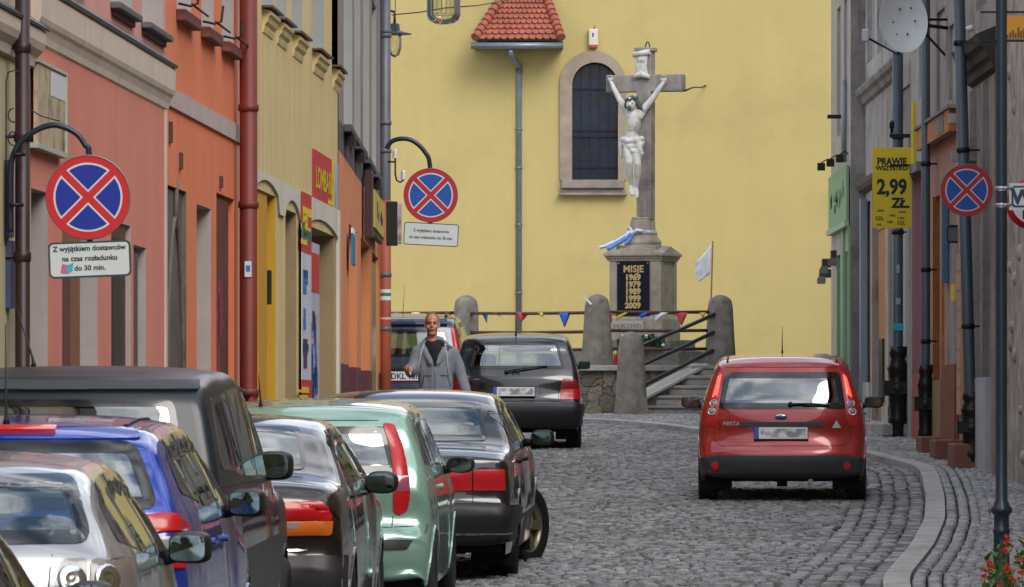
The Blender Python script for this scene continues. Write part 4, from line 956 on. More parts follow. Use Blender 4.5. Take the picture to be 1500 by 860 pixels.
# --- grey over apricot corner house
h4 = mk('corner house with grey upper floor, apricot ground floor and maroon plinth', 'house', 'town_house'); f4 = Fac(h4, XL, 1)
a4, b4 = b3, uM(560)
H4 = [(uM(511), uM(523), BOT, 2.03, .5, 1), (uM(528.5), uM(542), BOT, 2.02, .5, 1), (uM(545), uM(554), BOT, 2.0, .3, 1), (uM(503.5), uM(516), 3.03, 5.9, .3, 4), (uM(519), uM(528), 3.03, 5.9, .3, 4), (uM(532), uM(541), 3.03, 5.4, .3, 4), (uM(544.5), uM(551), 3.03, 5.3, .3, 4)]
f4.wall([m_orn2, m_orn2, m_mauve, m_slate, m_gfr, m_maroon], a4, b4, BOT, TOP + .5, H4, split=[(BOT, 5), (.455, 0), (2.68, 3), (3.0, 2)])
mb = MB(); ua, ub = b4, b4; mb.box(-8, -2.0, b4 + .003, b4 + .02, BOT, TOP); 
for h_ in H4[:2]:   # maroon lower part of reveals
    mb2 = MB(); f4.block(mb2, h_[1] - .02, h_[1] - .004, -.5, -.001, BOT, .455); mb2.build('plinth_reveal', m_maroon, h4)
for h_ in H4[3:]:
    f4.window(h_[0], h_[1], h_[2], h_[3], .10, m_wfr, m_pane)
    f4.part('sill', m_slate, h_[0] - .1, h_[1] + .1, 0, .09, 2.95, 3.03, bevel=.01)
    mb = MB(); f4.block(mb, h_[0] + .3, h_[0] + .8, .01, .11, 2.82, 2.94); mb.build('bracket', m_iron, h4)
f4.part('door', m_wood2, uM(511), uM(523) - .3, -.5, -.4, BOT, 2.03); f4.part('door', m_wood2, uM(528.5), uM(542) - .3, -.5, -.4, BOT, 2.02)
f4.part('shop_window', mat('shop_green', (.18, .20, .05), .4, var=.5, vscale=3), uM(545), uM(554), -.06, -.03, -.0, 1.9)
f4.roof(m_rooft, a4, b4, TOP + .5)
sg_ = thing('shop_sign_box', 'yellow and black flat shop sign box on the apricot wall', 'sign', (0, 0, 0)); fg = Fac(sg_, XL, 1)
fg.part('yellow_face', mat('box_yellow', (.50, .40, .06), .5, var=.1), uM(534), uM(549), .10, .13, 2.20, 2.66); fg.part('frame', m_iron, uM(534) - .1, uM(549) + .1, .04, .098, 2.14, 2.70)
fg.part('end_cap', mat('cap_brown', (.05, .015, .02), .5), uM(530), uM(532.5), .04, .12, 2.05, 2.85); strokes(fg, 'worn_print', [m_ink], sg_, uM(535.5), uM(547), 2.30, 2.58, 7, .131, .5, .2, 6)
kb = thing('projecting_sign', 'black projecting sign box on the corner drainpipe above the walking man', 'sign', (-1.78, 83.0, 0))
mb = MB(); mb.box(.08, .23, -.0, .5, (HZ - 360) / 108, (HZ - 296) / 108); mb.build('box', mat('box_black', (.012, .012, .014), .35), kb, bevel=.01)
mb = MB(); mb.box(.231, .28, .02, .48, (HZ - 357) / 108, (HZ - 300) / 108); mb.build('picture_face', mat('sign_multi', (.28, .24, .30), .4, var=.9, vscale=6), kb)
# thin blue hanging banner on the apricot wall
bb = thing('blue_pennant_sign', 'narrow blue feather sign on the apricot wall', 'sign', (0, 0, 0)); fbb = Fac(bb, XL, 1)
fbb.part('panel', mat('sign_blue', (.02, .16, .36), .5, var=.1), uM(507.5), uM(511.5), .05, .07, (HZ - 390) / 132, (HZ - 345) / 132); fbb.part('tip', mfl['white'], uM(507.5), uM(511.5), .05, .07, (HZ - 345) / 132, (HZ - 337) / 132)

# ================================================================== RIGHT SIDE
def rough(name, c, v=.25, st=.6, d=(.05, .045, .045), da=.35, bs=22, ds=1.4): return mat(name, c, .92, var=v, vscale=2.2, bump=.7, bscale=bs, streak=st, dirt=d, dirtamt=da, dirtscale=ds)
m_rg = rough('render_greypink', (.36, .33, .31), .12, .4)
m_rl = rough('render_lightgrey', (.42, .40, .38), .12, .35)
m_rs = rough('render_pale', (.42, .37, .31), .1, .4, (.17, .12, .09), .25)
m_rd = rough('render_darkgrey', (.27, .255, .235), .22, .5)
m_rpink = rough('render_pink', (.44, .235, .185), .1, .3, (.22, .13, .11), .15)
m_rmar = rough('render_wine', (.21, .065, .085), .1, .2, (.12, .05, .06), .1)
m_rst = mat('rough_stone', (.40, .37, .34), .95, var=.4, vscale=3, bump=1, bscale=12, dirt=(.22, .08, .05), dirtamt=.42, dirtscale=1.1)
m_rgreen = rough('render_green', (.23, .38, .21), .06, .2, (.13, .22, .10), .15)
m_cast = mat('cast_iron_black', (.012, .012, .013), .35, metal=.3, bump=.2, bscale=50)
m_pipe = mat('pipe_bluegrey', (.060, .088, .115), .45, metal=.1, var=.12, vscale=4, streak=.3, dirt=(.09, .10, .11))
m_owood = mat('orange_wood', (.40, .14, .035), .55, var=.2, vscale=8)
def zR(px, py, X=5.3): return (HZ - py) / sR(px, X)
# R5: farthest, sticking out to the street
XF5 = lambda u: 5.08
r5 = mk('farthest right house with flaking pale plaster and a green shopfront', 'house', 'town_house'); g5 = Fac(r5, XF5, -1)
u5a, u5b = F * 5.08 / (1246 - 750), F * 5.08 / (1217.5 - 750)
z5 = lambda px, py: (HZ - py) * 5.08 / (px - 750)
g5.wall([m_rs, m_rgreen, m_rd], u5a, u5b, -.6, 8.5, [(u5a + .5, u5a + 1.5, -.6, 2.35, .3, 1), (u5a + 2.4, u5a + 3.9, -.3, 2.35, .3, 1), (u5a + 2.8, u5a + 3.8, 4.2, 6.2, .2, 0), (u5a + 1.0, u5a + 1.8, 4.2, 6.2, .2, 0)], split=[(-.6, 0), (3.68, 0)])
g5.part('green_pilaster', m_rgreen, u5a + 1.52, u5a + 2.38, 0, .03, -.6, 2.7); g5.part('green_pilaster', m_rgreen, u5a + .02, u5a + .28, 0, .03, -.6, 2.7)
for (a, b) in ((u5a + 2.8, u5a + 3.8), (u5a + 1.0, u5a + 1.8)): g5.window(a, b, 4.2, 6.2, .08, m_wfr, m_pane)
mb = MB(); mb.box(5.08, 5.6, u5a - .015, u5a - .002, -.6, 8.5); mb.build('end_wall', m_rd, r5)
mb = MB()
for (a, b) in ((u5a + .52, u5a + 1.48), (u5a + 2.42, u5a + 3.88)):
    for k in range(26): g5.block(mb, a, b, -.1, -.055 if k % 2 else -.075, -.3 + k * .1, -.3 + k * .1 + .092)
mb.build('roller_shutter', mat('shutter_grey', (.13, .12, .11), .6, metal=.2, var=.2), r5)
g5.part('green_board', mat('board_green', (.20, .36, .21), .6, var=.06), u5a + .1, u5b - .3, .02, .06, 2.78, 3.62); g5.part('board_edge', mat('edge_pale', (.35, .45, .32), .7), u5a + .05, u5b - .25, .02, .09, 2.70, 2.78)
strokes(g5, 'worn_print', [mat('letters_dkgreen', (.08, .18, .09), .7)], r5, u5a + .6, u5b - .8, 2.98, 3.45, 16, .061, .5, .22, 12)
for k in range(3): 
    lm = thing('shop_floodlight', ['dark floodlight above the green shop board, nearest of three', 'dark floodlight above the green shop board, middle of three', 'dark floodlight above the green shop board, farthest of three'][k], 'lamp', (4.95 - .06 * k, u5a + .6 + 1.6 * k, 3.72), group='floodlights over the green shop')
    mb = MB(); mb.box(-.06, .06, -.05, .05, -.04, .08); mb.build('housing', m_iron, lm, bevel=.01); mb = MB(); mb.tube([(.0, 0, .08), (.08, 0, .13), (.15, 0, .06)], .012, 6); mb.build('arm', m_iron, lm)
for k, (px, py, w_) in enumerate(((1226, 378, .20), (1213, 390, .2), (1209, 405, .18))):
    sq = 93.5 - k * 2; o = thing('awning_box', ['grey boxed lamp hanging below the green shop board, nearest', 'grey boxed lamp hanging below the green shop board, middle', 'grey boxed lamp hanging below the green shop board, lowest and farthest'][k], 'wall lamp', PT(px, py, sq))
    mb = MB(); mb.box(-.1, .1, -.12, .12, -.02, .12); mb.box(-.13, .0, -.11, .11, -.12, -.02); mb.build('case', mat('case_dark', (.03, .03, .035), .5), o, bevel=.015); mb = MB(); mb.box(-.12, -.01, -.125, -.1, -.115, .0); mb.build('face', mat('case_grey', (.15, .15, .15), .5), o)
    mb = MB(); mb.tube([(.05, .05, .05), (5.1 - o.location.x, .08, .08)], .015, 6); mb.build('arm', m_iron, o)
mb = MB(); mb.tube([(5.04, u5a + 1, 8), (5.04, u5a + 1, 5.2), (5.05, u5a + .9, 4.9)], .012, 6); mb.tube([(5.03, u5a + .95, 4.95), (5.03, u5a + .95, 3.7)], .04, 8); mb.build('cable_pipe', mat('cable_pipe_grey', (.25, .29, .34), .5), r5)
g5.roof(m_rooft, u5a, u5b, 8.5)
# black bracket bar
br = thing('iron_bracket', 'long black iron bar sticking out in front of the yellow church wall', 'bracket', PT(1212, 171, 95.5)); mb = MB(); mb.box(0, 5.35 - br.location.x, -.02, .02, -.03, .03); mb.build('bar', m_iron, br); mb = MB(); mb.box(5.3 - br.location.x - .04, 5.3 - br.location.x + .0, -.05, .05, -.09, .09); mb.build('wall_plate', m_iron, br)
# R4
r4 = mk('shabby grey pink house with a dark string cornice behind the yellow price sign', 'house', 'town_house'); g4 = Fac(r4, XR, -1)
e4a, e4b = uR(1336), u5a
H = [(uR(1303), uR(1283), -1.0, 3.05, .3, 1), (uR(1281), uR(1270), -1, 3.05, .35, 1), (uR(1334), uR(1323), -1, 3.0, .12, 1), (uR(1300), uR(1285), 5.1, 6.9, .2, 1), (uR(1281), uR(1270), 5.1, 6.9, .2, 1), (uR(1333), uR(1318), 3.6, 4.3, .05, 2), (uR(1333), uR(1318), 5.1, 6.9, .2, 1)]
g4.wall([m_rg, m_rl, m_rd], e4a, e4b, -1.2, 7.3, H, split=[(-1.2, 0), (4.6, 1)])
for h_ in H[3:5] + H[6:]: g4.window(h_[0], h_[1], h_[2], h_[3], .08, m_wfr, m_pane)
g4.part('blind_window', m_rd, H[5][0], H[5][1], -.05, -.03, H[5][2], H[5][3])
g4.profile('string_cornice', m_rd, [(0, 4.50), (.05, 4.53), (.08, 4.60), (.13, 4.64), (.15, 4.70), (.15, 4.73), (0, 4.76)], uR(1322), e4b - .02)
g4.profile('shop_cornice', mat('cornice_brown', (.10, .07, .05), .8, var=.2), [(0, 3.18), (.10, 3.22), (.14, 3.28), (.15, 3.34), (.0, 3.40)], uR(1324), e4b + .02)
g4.part('pilaster', m_rs, uR(1307.5), uR(1303), 0, .06, -1, 3.14); g4.part('pilaster', m_rs, uR(1283), uR(1281), 0, .06, -1, 3.14); g4.part('drain', mat('cable_pipe_grey', ()), uR(1270.5), uR(1268.5), 0, .10, -.1, 3.1)
g4.part('door', m_owood, uR(1303), uR(1284), -.08, -.03, -1, 2.6); g4.part('door_glass', m_pane, uR(1301), uR(1296), -.03, -.02, .9, 2.5); g4.part('transom', m_owood, uR(1303), uR(1284), -.05, -.01, 2.55, 2.66); g4.part('door', m_wood2, uR(1281), uR(1270), -.08, -.03, -1, 2.9)
g4.part('plinth', m_rl, uR(1281), e4b, 0, .08, -1, .35)
g4.part('plinth', m_rl, uR(1307.5), uR(1298), 0, .07, -1, -.0); g4.part('grille', m_iron, uR(1303), uR(1297.5), .07, .1, .05, .95)
g4.part('pale_strip', mat('pale_grey_render', (.42, .43, .42), .85, var=.1, streak=.3), uR(1334.5), uR(1324), 0, .03, -1, 3.0); g4.part('step', m_step, uR(1332), uR(1286), 0, .36, gbase(85) + .0, gbase(85) + .17, bevel=.02)
g4.roof(m_rooft, e4a, e4b, 7.3)
# R4b narrow wine coloured house front
r4b = mk('narrow strip of house front painted wine red between two drainpipes', 'house front', 'house_front'); g4b = Fac(r4b, XR, -1)
e1, e2 = uR(1362), e4a
g4b.wall([m_rmar, mat('plinth_red', (.33, .03, .035), .6, var=.15), m_rl], e1, e2, -1.2, 7.1, [(e1 + .6, e1 + 2.0, 4.0, 6.2, .2, 2)], split=[(-1.2, 1), (.42, 0), (3.1, 2)])
g4b.window(e1 + .6, e1 + 2.0, 4.0, 6.2, .12, m_wfr, m_pane); g4b.part('yellow_edge', m_inky, uR(1341.5), uR(1339.5), 0, .04, 3.15, 4.0); g4b.part('shop_cornice', m_rd, e1 + .3, e2 - .1, 0, .15, 3.0, 3.12)
g4b.roof(m_rooft, e1, e2, 7.1)
# R3 pinkish house with wooden eave board
r3 = mk('pinkish house with an orange wooden eave board and brown wooden shop door', 'house', 'town_house'); g3 = Fac(r3, XR, -1)
e0 = uR(1424)
H = [(uR(1383), uR(1368), -.2, 2.62, .3, 1), (uR(1404), uR(1388), -1, 2.6, .3, 1), (uR(1404), uR(1390), 3.7, 4.6, .1, 2), (uR(1384), uR(1372), 3.6, 4.9, .1, 2), (uR(1421), uR(1413), -1, 2.9, .3, 1)]
g3.wall([m_rpink, m_rl, m_rg], e0, e1, -1.5, 6.9, H, split=[(-1.5, 0), (3.35, 2)])
for h_ in H[2:4]: g3.part('boarded_window', m_rl, h_[0], h_[1], -.08, -.04, h_[2], h_[3])
g3.part('door', m_wood2, H[4][0], H[4][1], -.2, -.15, -1, 2.9)
mb = MB(); g3.block(mb, uR(1406), uR(1357), .02, .13, 3.26, 3.52); mb.build('eave_board', m_owood, r3); g3.part('eave_top', m_rd, uR(1408), uR(1356), 0, .16, 3.522, 3.56); g3.part('eave_patch', m_rd, uR(1398), uR(1388), .131, .138, 3.285, 3.515)
g3.part('door_frame', m_owood, uR(1383), uR(1380), -.1, .03, -.2, 2.62); g3.part('door_frame', m_owood, uR(1370), uR(1367), -.1, .03, -.2, 2.62); g3.part('shop_window', m_pane, uR(1380), uR(1370), -.07, -.04, -.1, 2.5); g3.part('door_frame', mat('frame_yellow', (.45, .33, .06), .6), uR(1376), uR(1374.5), -.08, -.03, -.1, 2.5)
g3.part('wall_panel', m_rg, uR(1404), uR(1388), -.06, -.02, -1, 2.6); g3.part('blue_pipe', mat('pipe_blue', (.05, .14, .26), .5), uR(1388.5), uR(1387), .0, .07, 1.5, 2.6); g3.part('window_board', mat('board_palegrey', (.45, .44, .45), .7), uR(1404), uR(1391), -.05, -.02, 3.2 - .6, 3.2)
g3.part('quoin', mat('quoin_salmon', (.52, .30, .19), .85, var=.1), uR(1412), uR(1406), 0, .04, -.1, 3.3); g3.part('plinth', mat('plinth_ochre', (.28, .19, .09), .85, var=.15, bump=.4), uR(1386), uR(1362), 0, .07, -1.2, .32); g3.part('plinth', mat('plinth_rust', (.24, .075, .04), .85, var=.2, bump=.4), uR(1405), uR(1386), .0, .06, -1.2, .50)
mb = MB(); 
for k in range(14): g3.block(mb, uR(1412), uR(1406), .04, .043, .2 + k * .23, .2 + k * .23 + .02)
mb.build('quoin_joints', m_rd, r3)
for a, b, zz_ in ((1389, 1363, .16), (1411, 1389, .20), (1440, 1412, .24)):
    uu = (uR(a) + uR(b)) / 2; X0 = 5.3
    stp = MB(); g3.block(stp, uR(a), uR(a) + 1.0, .0, .33, gbase(uu) - .1, gbase(uu) + .055 + zz_); stp.build('doorstep', mat('doorstep_red', (.20, .085, .06), .85, var=.15, bump=.4), r3, bevel=.02)
g3.roof(m_rooft, e0, e1, 6.9)
# R2 dark carved house
r2 = mk('dark grey decaying house with a heavy carved cornice behind the lamp post', 'house', 'town_house'); g2 = Fac(r2, XR, -1)
ee = uR(1466)
H = [(uR(1444), uR(1430), -1.3, 2.4, .3, 1), (uR(1462), uR(1450), -1.3, 2.4, .3, 1), (uR(1455), uR(1430), 4.5, 6.5, .25, 1)]
g2.wall([m_rd, m_rg, m_rl], ee, e0, -1.6, 7.0, H, split=[(-1.6, 0), (4.0, 1)])
g2.profile('carved_cornice', mat('cornice_black', (.035, .033, .032), .8, bump=.8, bscale=30, var=.3), [(0, 3.66), (.06, 3.70), (.07, 3.78), (.12, 3.82), (.14, 3.90), (.20, 3.95), (.22, 4.02), (.24, 4.06), (0, 4.16)], uR(1462), uR(1424))
for k, px in enumerate((1425, 1428)): g2.part('console', m_rl, uR(px + 2), uR(px), 0, .28, 3.25 - .45 * k, 3.36 - .45 * k)
for px in (1446, 1463, 1427): g2.part('pilaster', m_rd if px != 1427 else m_rg, uR(px + 2.5), uR(px - 1.5), 0, .07, -1.4, 3.6)
g2.part('door', mat('door_brown', (.085, .045, .032), .7, var=.3), uR(1444), uR(1431), -.10, -.05, -1.3, 2.4); g2.part('door', mat('door_brown', ()), uR(1462), uR(1451), -.10, -.05, -1.3, 2.4)
g2.part('plinth', mat('plinth_white', (.46, .47, .50), .85, var=.12, streak=.3), uR(1455), uR(1428), 0, .09, -1.4, .32)
g2.window(uR(1455), uR(1430), 4.5, 6.5, .12, m_wfr, m_pane); g2.roof(m_rooft, ee, e0, 7.0)
# R1 rubble stone house and the row towards the camera (its walls reflect in the parked cars)
r1 = mk('house of bare rough stone with brick patches at the right edge', 'house', 'town_house'); g1 = Fac(r1, XR, -1)
u1 = 48.0
g1.wall([m_rst, m_rl], u1, ee, -1.7, 6.4, [(51, 52.6, -1.6, 1.8, .3, 1), (50.6, 52, 4, 6, .3, 1)])
g1.part('door', m_wood2, 51, 52.6, -.25, -.2, -1.6, 1.8); g1.window(50.6, 52, 4, 6, .15, m_wfr, m_pane); g1.part('pale_edge', m_rl, ee - .8, ee - .1, 0, .04, -1.6, .45)
mb = MB()
for _ in range(130):
    u = rng.uniform(u1, ee - .3); z = rng.uniform(-1.1, 5); r_ = rng.uniform(.07, .18); mb.ellipsoid(g1.p(u, -.02, z), (.055, r_, r_ * .6), None, 8, 6, 0, .7)
tag(mb.build('rough_stones', m_rst, r1), kind='stuff')
g1.roof(m_rooft, u1, ee, 6.4)
r0 = mk('ochre house nearest the camera on the right with tall windows', 'house', 'town_house'); g0 = Fac(r0, XR, -1)
m_och = mat('plaster_ochre', (.42, .31, .15), .85, var=.1, streak=.3, dirt=(.25, .18, .1)); H = [(u, u + 1.3, z, z + 1.9, .2, 1) for u in np.arange(6, 46, 3.2) for z in (-.2, 3.2)]
g0.wall([m_och, m_rs], 2, u1, -2.2, 5.6, H)
for h_ in H: g0.window(h_[0], h_[1], h_[2], h_[3], .15, m_wfr, m_pane)
g0.roof(m_rooft, 2, u1, 5.6)
# ================================================================== PIPES, SIGNS, LAMPS
def drain(label, X, Y, z0, z1, r, m, zsplit=None, m2=None, base=None, collars=(), lean=0., wallx=None, name='drainpipe'):
    t = thing(name, label, 'drainpipe', (X, Y, z0)); h = z1 - z0; zs = h if zsplit is None else zsplit - z0
    def px_(z): return (lean * z, 0, z)
    mb = MB(); mb.tube([px_(zs if zsplit is not None else 0), px_((zs if zsplit is not None else 0) + .01), px_(h)], r, 18); mb.build('pipe', m, t)
    if zsplit is not None: mb = MB(); mb.tube([px_(0), px_(zs / 2), px_(zs)], r * 1.06, 18); mb.build('lower_pipe', m2, t)
    if base:
        hb = base; R_ = r * 1.0; R_ = r * 1.32; prof = [(R_ * 1.15, 0), (R_ * 1.18, hb * .12), (R_ * 1.35, hb * .16), (R_ * 1.35, hb * .20), (R_ * 1.2, hb * .24), (R_ * 1.25, hb * .45), (R_ * 1.55, hb * .50), (R_ * 1.55, hb * .56), (R_ * 1.3, hb * .60), (R_ * 1.35, hb * .72), (R_ * 1.5, hb * .75), (R_ * 1.4, hb * .79), (R_ * 1.05, hb * .86), (R_ * 1.25, hb * .92), (R_ * 1.25, hb), (R_ * .9, hb)]
        mb = MB(); mb.lathe(prof, None, 18); mb.box(-R_ * 2.0, -R_ * 1.2, -.05, .05, hb * .45, hb * .62); mb.box(-R_ * 1.5, R_ * 1.5, -R_ * 1.4, -R_ * 1.2, hb * .47, hb * .6); mb.build('cast_base', m_cast, t)
    for c in collars:
        mb = MB(); zc = c - z0; mb.lathe([(r * 1.04, zc - .03), (r * 1.16, zc - .025), (r * 1.16, zc + .025), (r * 1.04, zc + .03)], Matrix.Translation((lean * zc, 0, 0)), 18)
        if wallx is not None: mb.tube([(lean * zc, 0, zc), (wallx - X, .0, zc)], .012, 6)
        mb.build('pipe_clip', m_iron if r > .09 or m is m_pipe else m, t)
    return t
m_pbr = mat('pipe_brown', (.030, .011, .013), .45, metal=.1, coat=.0, var=.1)
m_pred = mat('pipe_red', (.155, .018, .013), .55, coat=.0, var=.1, vscale=4)
m_pgrey = mat('pipe_grey', (.115, .13, .155), .5, metal=.2, var=.12, vscale=3, streak=.3, dirt=(.07, .07, .08))
m_por = mat('pipe_orange', (.34, .085, .045), .6, var=.12, vscale=4)
s_ = 261; drain('dark brown drainpipe at the left edge behind the nearest no stopping sign', (33 - 750) / s_, F / s_, -1.7, 4.0, .042, m_pbr, collars=((HZ - 200) / s_, (HZ - 376) / s_, (HZ - 70) / s_), wallx=-3.0)
s_ = 179; t = drain('wine red drainpipe between the orange and the pale yellow house', (364 - 750) / s_, F / s_, -1.2, 5.3, .073, m_pred, collars=((HZ - 158) / s_, (HZ - 575) / s_, (HZ - 300) / s_), wallx=-2.2)
mb = MB(); mb.box(-.028, .028, -.083, -.074, (HZ - 406) / s_ + 1.2, (HZ - 383) / s_ + 1.2); mb.build('sticker', mat('white_paper', ()), t)
mb = MB(); mb.box(-.018, .018, -.086, -.083, (HZ - 398) / s_ + 1.2, (HZ - 389) / s_ + 1.2); mb.build('sticker_print', m_inkb, t)
s_ = 106.5; t = drain('thick corner drainpipe, grey above and orange red below, left of the walking man', (564 - 750) / s_, F / s_, gz(-1.7, 84) - .05, 6.8, .078, m_pgrey, zsplit=(HZ - 293) / s_, m2=m_por, collars=((HZ - 482) / s_, (HZ - 403) / s_, (HZ - 180) / s_, (HZ - 52) / s_, (HZ - 46) / s_, (HZ - 221) / s_), wallx=-1.9)
mb = MB(); z0 = gz(-1.7, 84) - .05
for (p0, p1, mi) in ((440, 434, 0), (434, 429, 1), (429, 424, 0), (468, 465, 2)): mb.lathe([(.0845, (HZ - p0) / s_ - z0), (.0845, (HZ - p1) / s_ - z0)], None, 18, mi)
mb.build('painted_stripes', [mfl['white'], mat('stripe_green', (.03, .22, .06), .6), mat('stripe_pale', (.6, .5, .45), .6)], t)
mb = MB(); mb.lathe([(.10, 0), (.11, .2), (.095, .36), (.12, .42), (.12, .5), (.09, .52)], None, 18); mb.build('cast_base', m_cast, t)
t = drain('right hand drainpipe nearest the yellow price sign, blue grey with black cast base', (1315 - 750) / 109.7, F / 109.7, gbase(82) + .06, (HZ - 78) / 109.7, .073, m_pipe, base=1.2, collars=((HZ - 200) / 109.7, (HZ - 340) / 109.7), wallx=5.3)
mb = MB(); mb.box(-.055, .075, -.088, -.076, (HZ - 484) / 109.7 - t.location.z, (HZ - 474) / 109.7 - t.location.z); mb.build('sticker', mat('sticker_cyan', (.03, .40, .50), .5), t)
mb = MB(); mb.box(-.03, .03, -.08, -.074, (HZ - 446) / 109.7 - t.location.z, (HZ - 437) / 109.7 - t.location.z); mb.box(-.02, .02, -.08, -.074, (HZ - 400) / 109.7 - t.location.z, (HZ - 388) / 109.7 - t.location.z); mb.build('torn_paper', mat('paper_palegrey', (.35, .42, .50), .7), t)
drain('slim blue grey drainpipe left of the wooden eave board, with a black cast base', (1356 - 750) / 117.5, F / 117.5, gbase(76) + .06, 6.5, .055, m_pipe, base=1.05, collars=((HZ - 240) / 117.5, (HZ - 500) / 117.5, (HZ - 395) / 117.5), wallx=5.3)
s_ = 130; drain('leaning blue grey drainpipe behind the round no stopping sign on the right', (1424 - 750) / s_, F / s_, gbase(69) + .06, 6.5, .066, m_pipe, base=.85, collars=((HZ - 220) / s_, (HZ - 478) / s_, (HZ - 63) / s_), lean=-.028, wallx=5.3)

m_sred = mat('signal_red', (.55, .010, .018), .5); m_sblue = mat('signal_blue', (.003, .020, .30), .5); m_swh = mat('sign_white', (.58, .62, .63), .4, coat=.2, var=.04); m_sback = mat('sign_back', (.2, .21, .22), .5, metal=.5)
m_sred2 = mat('signal_red_aged', (.42, .015, .025), .5, var=.06); m_sblue2 = mat('signal_blue_light', (.008, .075, .38), .5, var=.06)
m_pole = mat('sign_pole_dark', (.018, .03, .045), .35, metal=.3)
def nostop(label, P, dia, red, blue, tilt=0., yaw=0., name='no_stopping_sign'):
    t = thing(name, label, 'road sign', P, (0, tilt, yaw)); r = dia / 2; Mx = STAND
    mb = MB(); mb.lathe([(0.001, -.004), (r * .99, -.004), (r, -.002), (r, .004), (0.001, .0042)], Mx, 48, 0, False); mb.build('plate', red, t)
    mb = MB(); ri = r * .775; hw = r * .085; wl = .012 * dia / .5
    def sector(k, ri, hw, y):
        a0 = k * math.pi / 2
        # region between two crossing bars (bars at 45 deg): sector centred on a0
        q_ = math.asin(hw / ri); th = np.linspace(-math.pi / 4 + q_, math.pi / 4 - q_, 14); pts = [(ri * math.cos(a), ri * math.sin(a)) for a in th] + [(hw * math.sqrt(2), 0)]
        return [(x * math.cos(a0) - z * math.sin(a0), y, x * math.sin(a0) + z * math.cos(a0)) for x, z in pts]
    for k in range(4): p = sector(k, ri + wl, hw, -.0052); mb.add(p, [tuple(range(len(p)))[::-1]])
    mb.build('white_outline', m_swh, t); mb = MB()
    for k in range(4): p = sector(k, ri, hw + wl * .85, -.0066); mb.add(p, [tuple(range(len(p)))[::-1]])
    mb.build('blue_field', blue, t)
    mb = MB(); mb.lathe([(r - .001, -.012), (r + .004, -.010), (r + .004, .008), (r - .001, .009)], Mx, 48); mb.build('rim', m_sback, t)
    return t
def plate(label, P, w_, h_, lines, size, tilt, border, parent=None, name='supplementary_plate', sx=1.0):
    t = thing(name, label, 'road sign', P, (0, tilt, 0))
    def rr(w, h, r, n=6):
        pts = []
        for cx_, cy_, a0 in ((w / 2 - r, h / 2 - r, 0), (-w / 2 + r, h / 2 - r, 90), (-w / 2 + r, -h / 2 + r, 180), (w / 2 - r, -h / 2 + r, 270)):
            for k in range(n + 1): a = R(a0 + 90 * k / n); pts.append((cx_ + r * math.cos(a), cy_ + r * math.sin(a)))
        return pts
    mb = MB(); mb.prism(rr(w_, h_, .03), STAND @ Matrix.Translation((0, 0, -.008)), .012); mb.build('border_plate', border, t)
    mb = MB(); mb.prism(rr(w_ - .022, h_ - .022, .022), STAND @ Matrix.Translation((0, 0, .0045)), .0015); mb.build('face', m_swh, t)
    mb = MB()
    for txt, z in lines: put_text(mb, txt, size, 0, z, Matrix.Translation((0, -.0075, 0)), 0, .0012, sx)
    mb.build('lettering', mat('letter_black', (.012, .014, .018), .5), t); return t
# nearest sign, on a gooseneck arm
s_ = 262.0
t1 = nostop('large no stopping sign nearest the camera at the left, hanging from a gooseneck arm', PT(129, 289, s_), 123 / s_, m_sred, m_sblue, R(0))
pl = plate('white delivery exception plate under the nearest no stopping sign', PT(131.5, 380, s_), 121 / s_, 53 / s_, [('Z wyjątkiem dostawców', .050), ('na czas rozładunku', -.006), ('do 30 min.', -.060)], .0405, R(-2.2), mat('plate_green', (.012, .06, .07), .4))
st_ = MB(); st_.add([(-.165, -.009, -.07), (-.12, -.009, -.075), (-.11, -.009, -.03), (-.155, -.009, -.02)], [(0, 1, 2, 3)]); st_.build('sticker', mat('sticker_pink', (.5, .12, .22), .5), pl); st_ = MB(); st_.add([(-.13, -.0095, -.07), (-.10, -.0095, -.065), (-.09, -.0095, -.015), (-.13, -.0095, -.03)], [(0, 1, 2, 3)]); st_.build('sticker', mat('sticker_cyan', ()), pl)
def arm(label, pts, s, r, clip=None):
    t = thing('sign_arm', label, 'sign arm', PT(pts[0][0], pts[0][1], s)); o = t.location.copy(); P = []
    for t_ in np.linspace(0, len(pts) - 1, len(pts) * 5):
        i = min(int(t_), len(pts) - 2); f = t_ - i
        p0 = pts[max(i - 1, 0)]; p1 = pts[i]; p2 = pts[i + 1]; p3 = pts[min(i + 2, len(pts) - 1)]
        c = [.5 * ((2 * p1[k]) + (-p0[k] + p2[k]) * f + (2 * p0[k] - 5 * p1[k] + 4 * p2[k] - p3[k]) * f * f + (-p0[k] + 3 * p1[k] - 3 * p2[k] + p3[k]) * f ** 3) for k in (0, 1)]
        v = PT(c[0], c[1], s) - o; v.y += .03; P.append(v)
    mb = MB(); mb.tube(P, r, 12); mb.build('tube', m_pole, t)
    for (cx_, cy_, dx) in (clip or []):
        v = PT(cx_, cy_, s) - o; mb = MB(); mb.tube([v, v + Vector((dx, .03, 0))], .012, 6); mb.build('clamp', m_iron, t)
    return t
arm('dark gooseneck arm carrying the nearest no stopping sign', [(15, 340), (14, 290), (17, 232), (38, 200), (75, 183), (108, 193), (124, 212), (130, 230), (131, 360)], s_, .0165, [(15, 300, .07), (20, 226, .06)])
s_ = 112.0
t2 = nostop('mid distance no stopping sign beside the corner drainpipe, in front of the yellow church', PT(631, 286, s_), 79 / s_, m_sred2, m_sblue2)
plate('small delivery exception plate under the no stopping sign by the corner drainpipe', PT(631.5, 343.5, s_), 80 / s_, 33 / s_, [('Z wyjątkiem dostawców', .028), ('na czas rozładunku do 30 min.', -.060)], .055, R(3), mat('plate_green', ()), sx=.85)
arm('dark gooseneck arm carrying the no stopping sign by the corner drainpipe', [(566, 218), (574, 207), (590, 203), (606, 207), (622, 222), (630, 246), (630, 335)], s_, .030)
s_ = 139.0
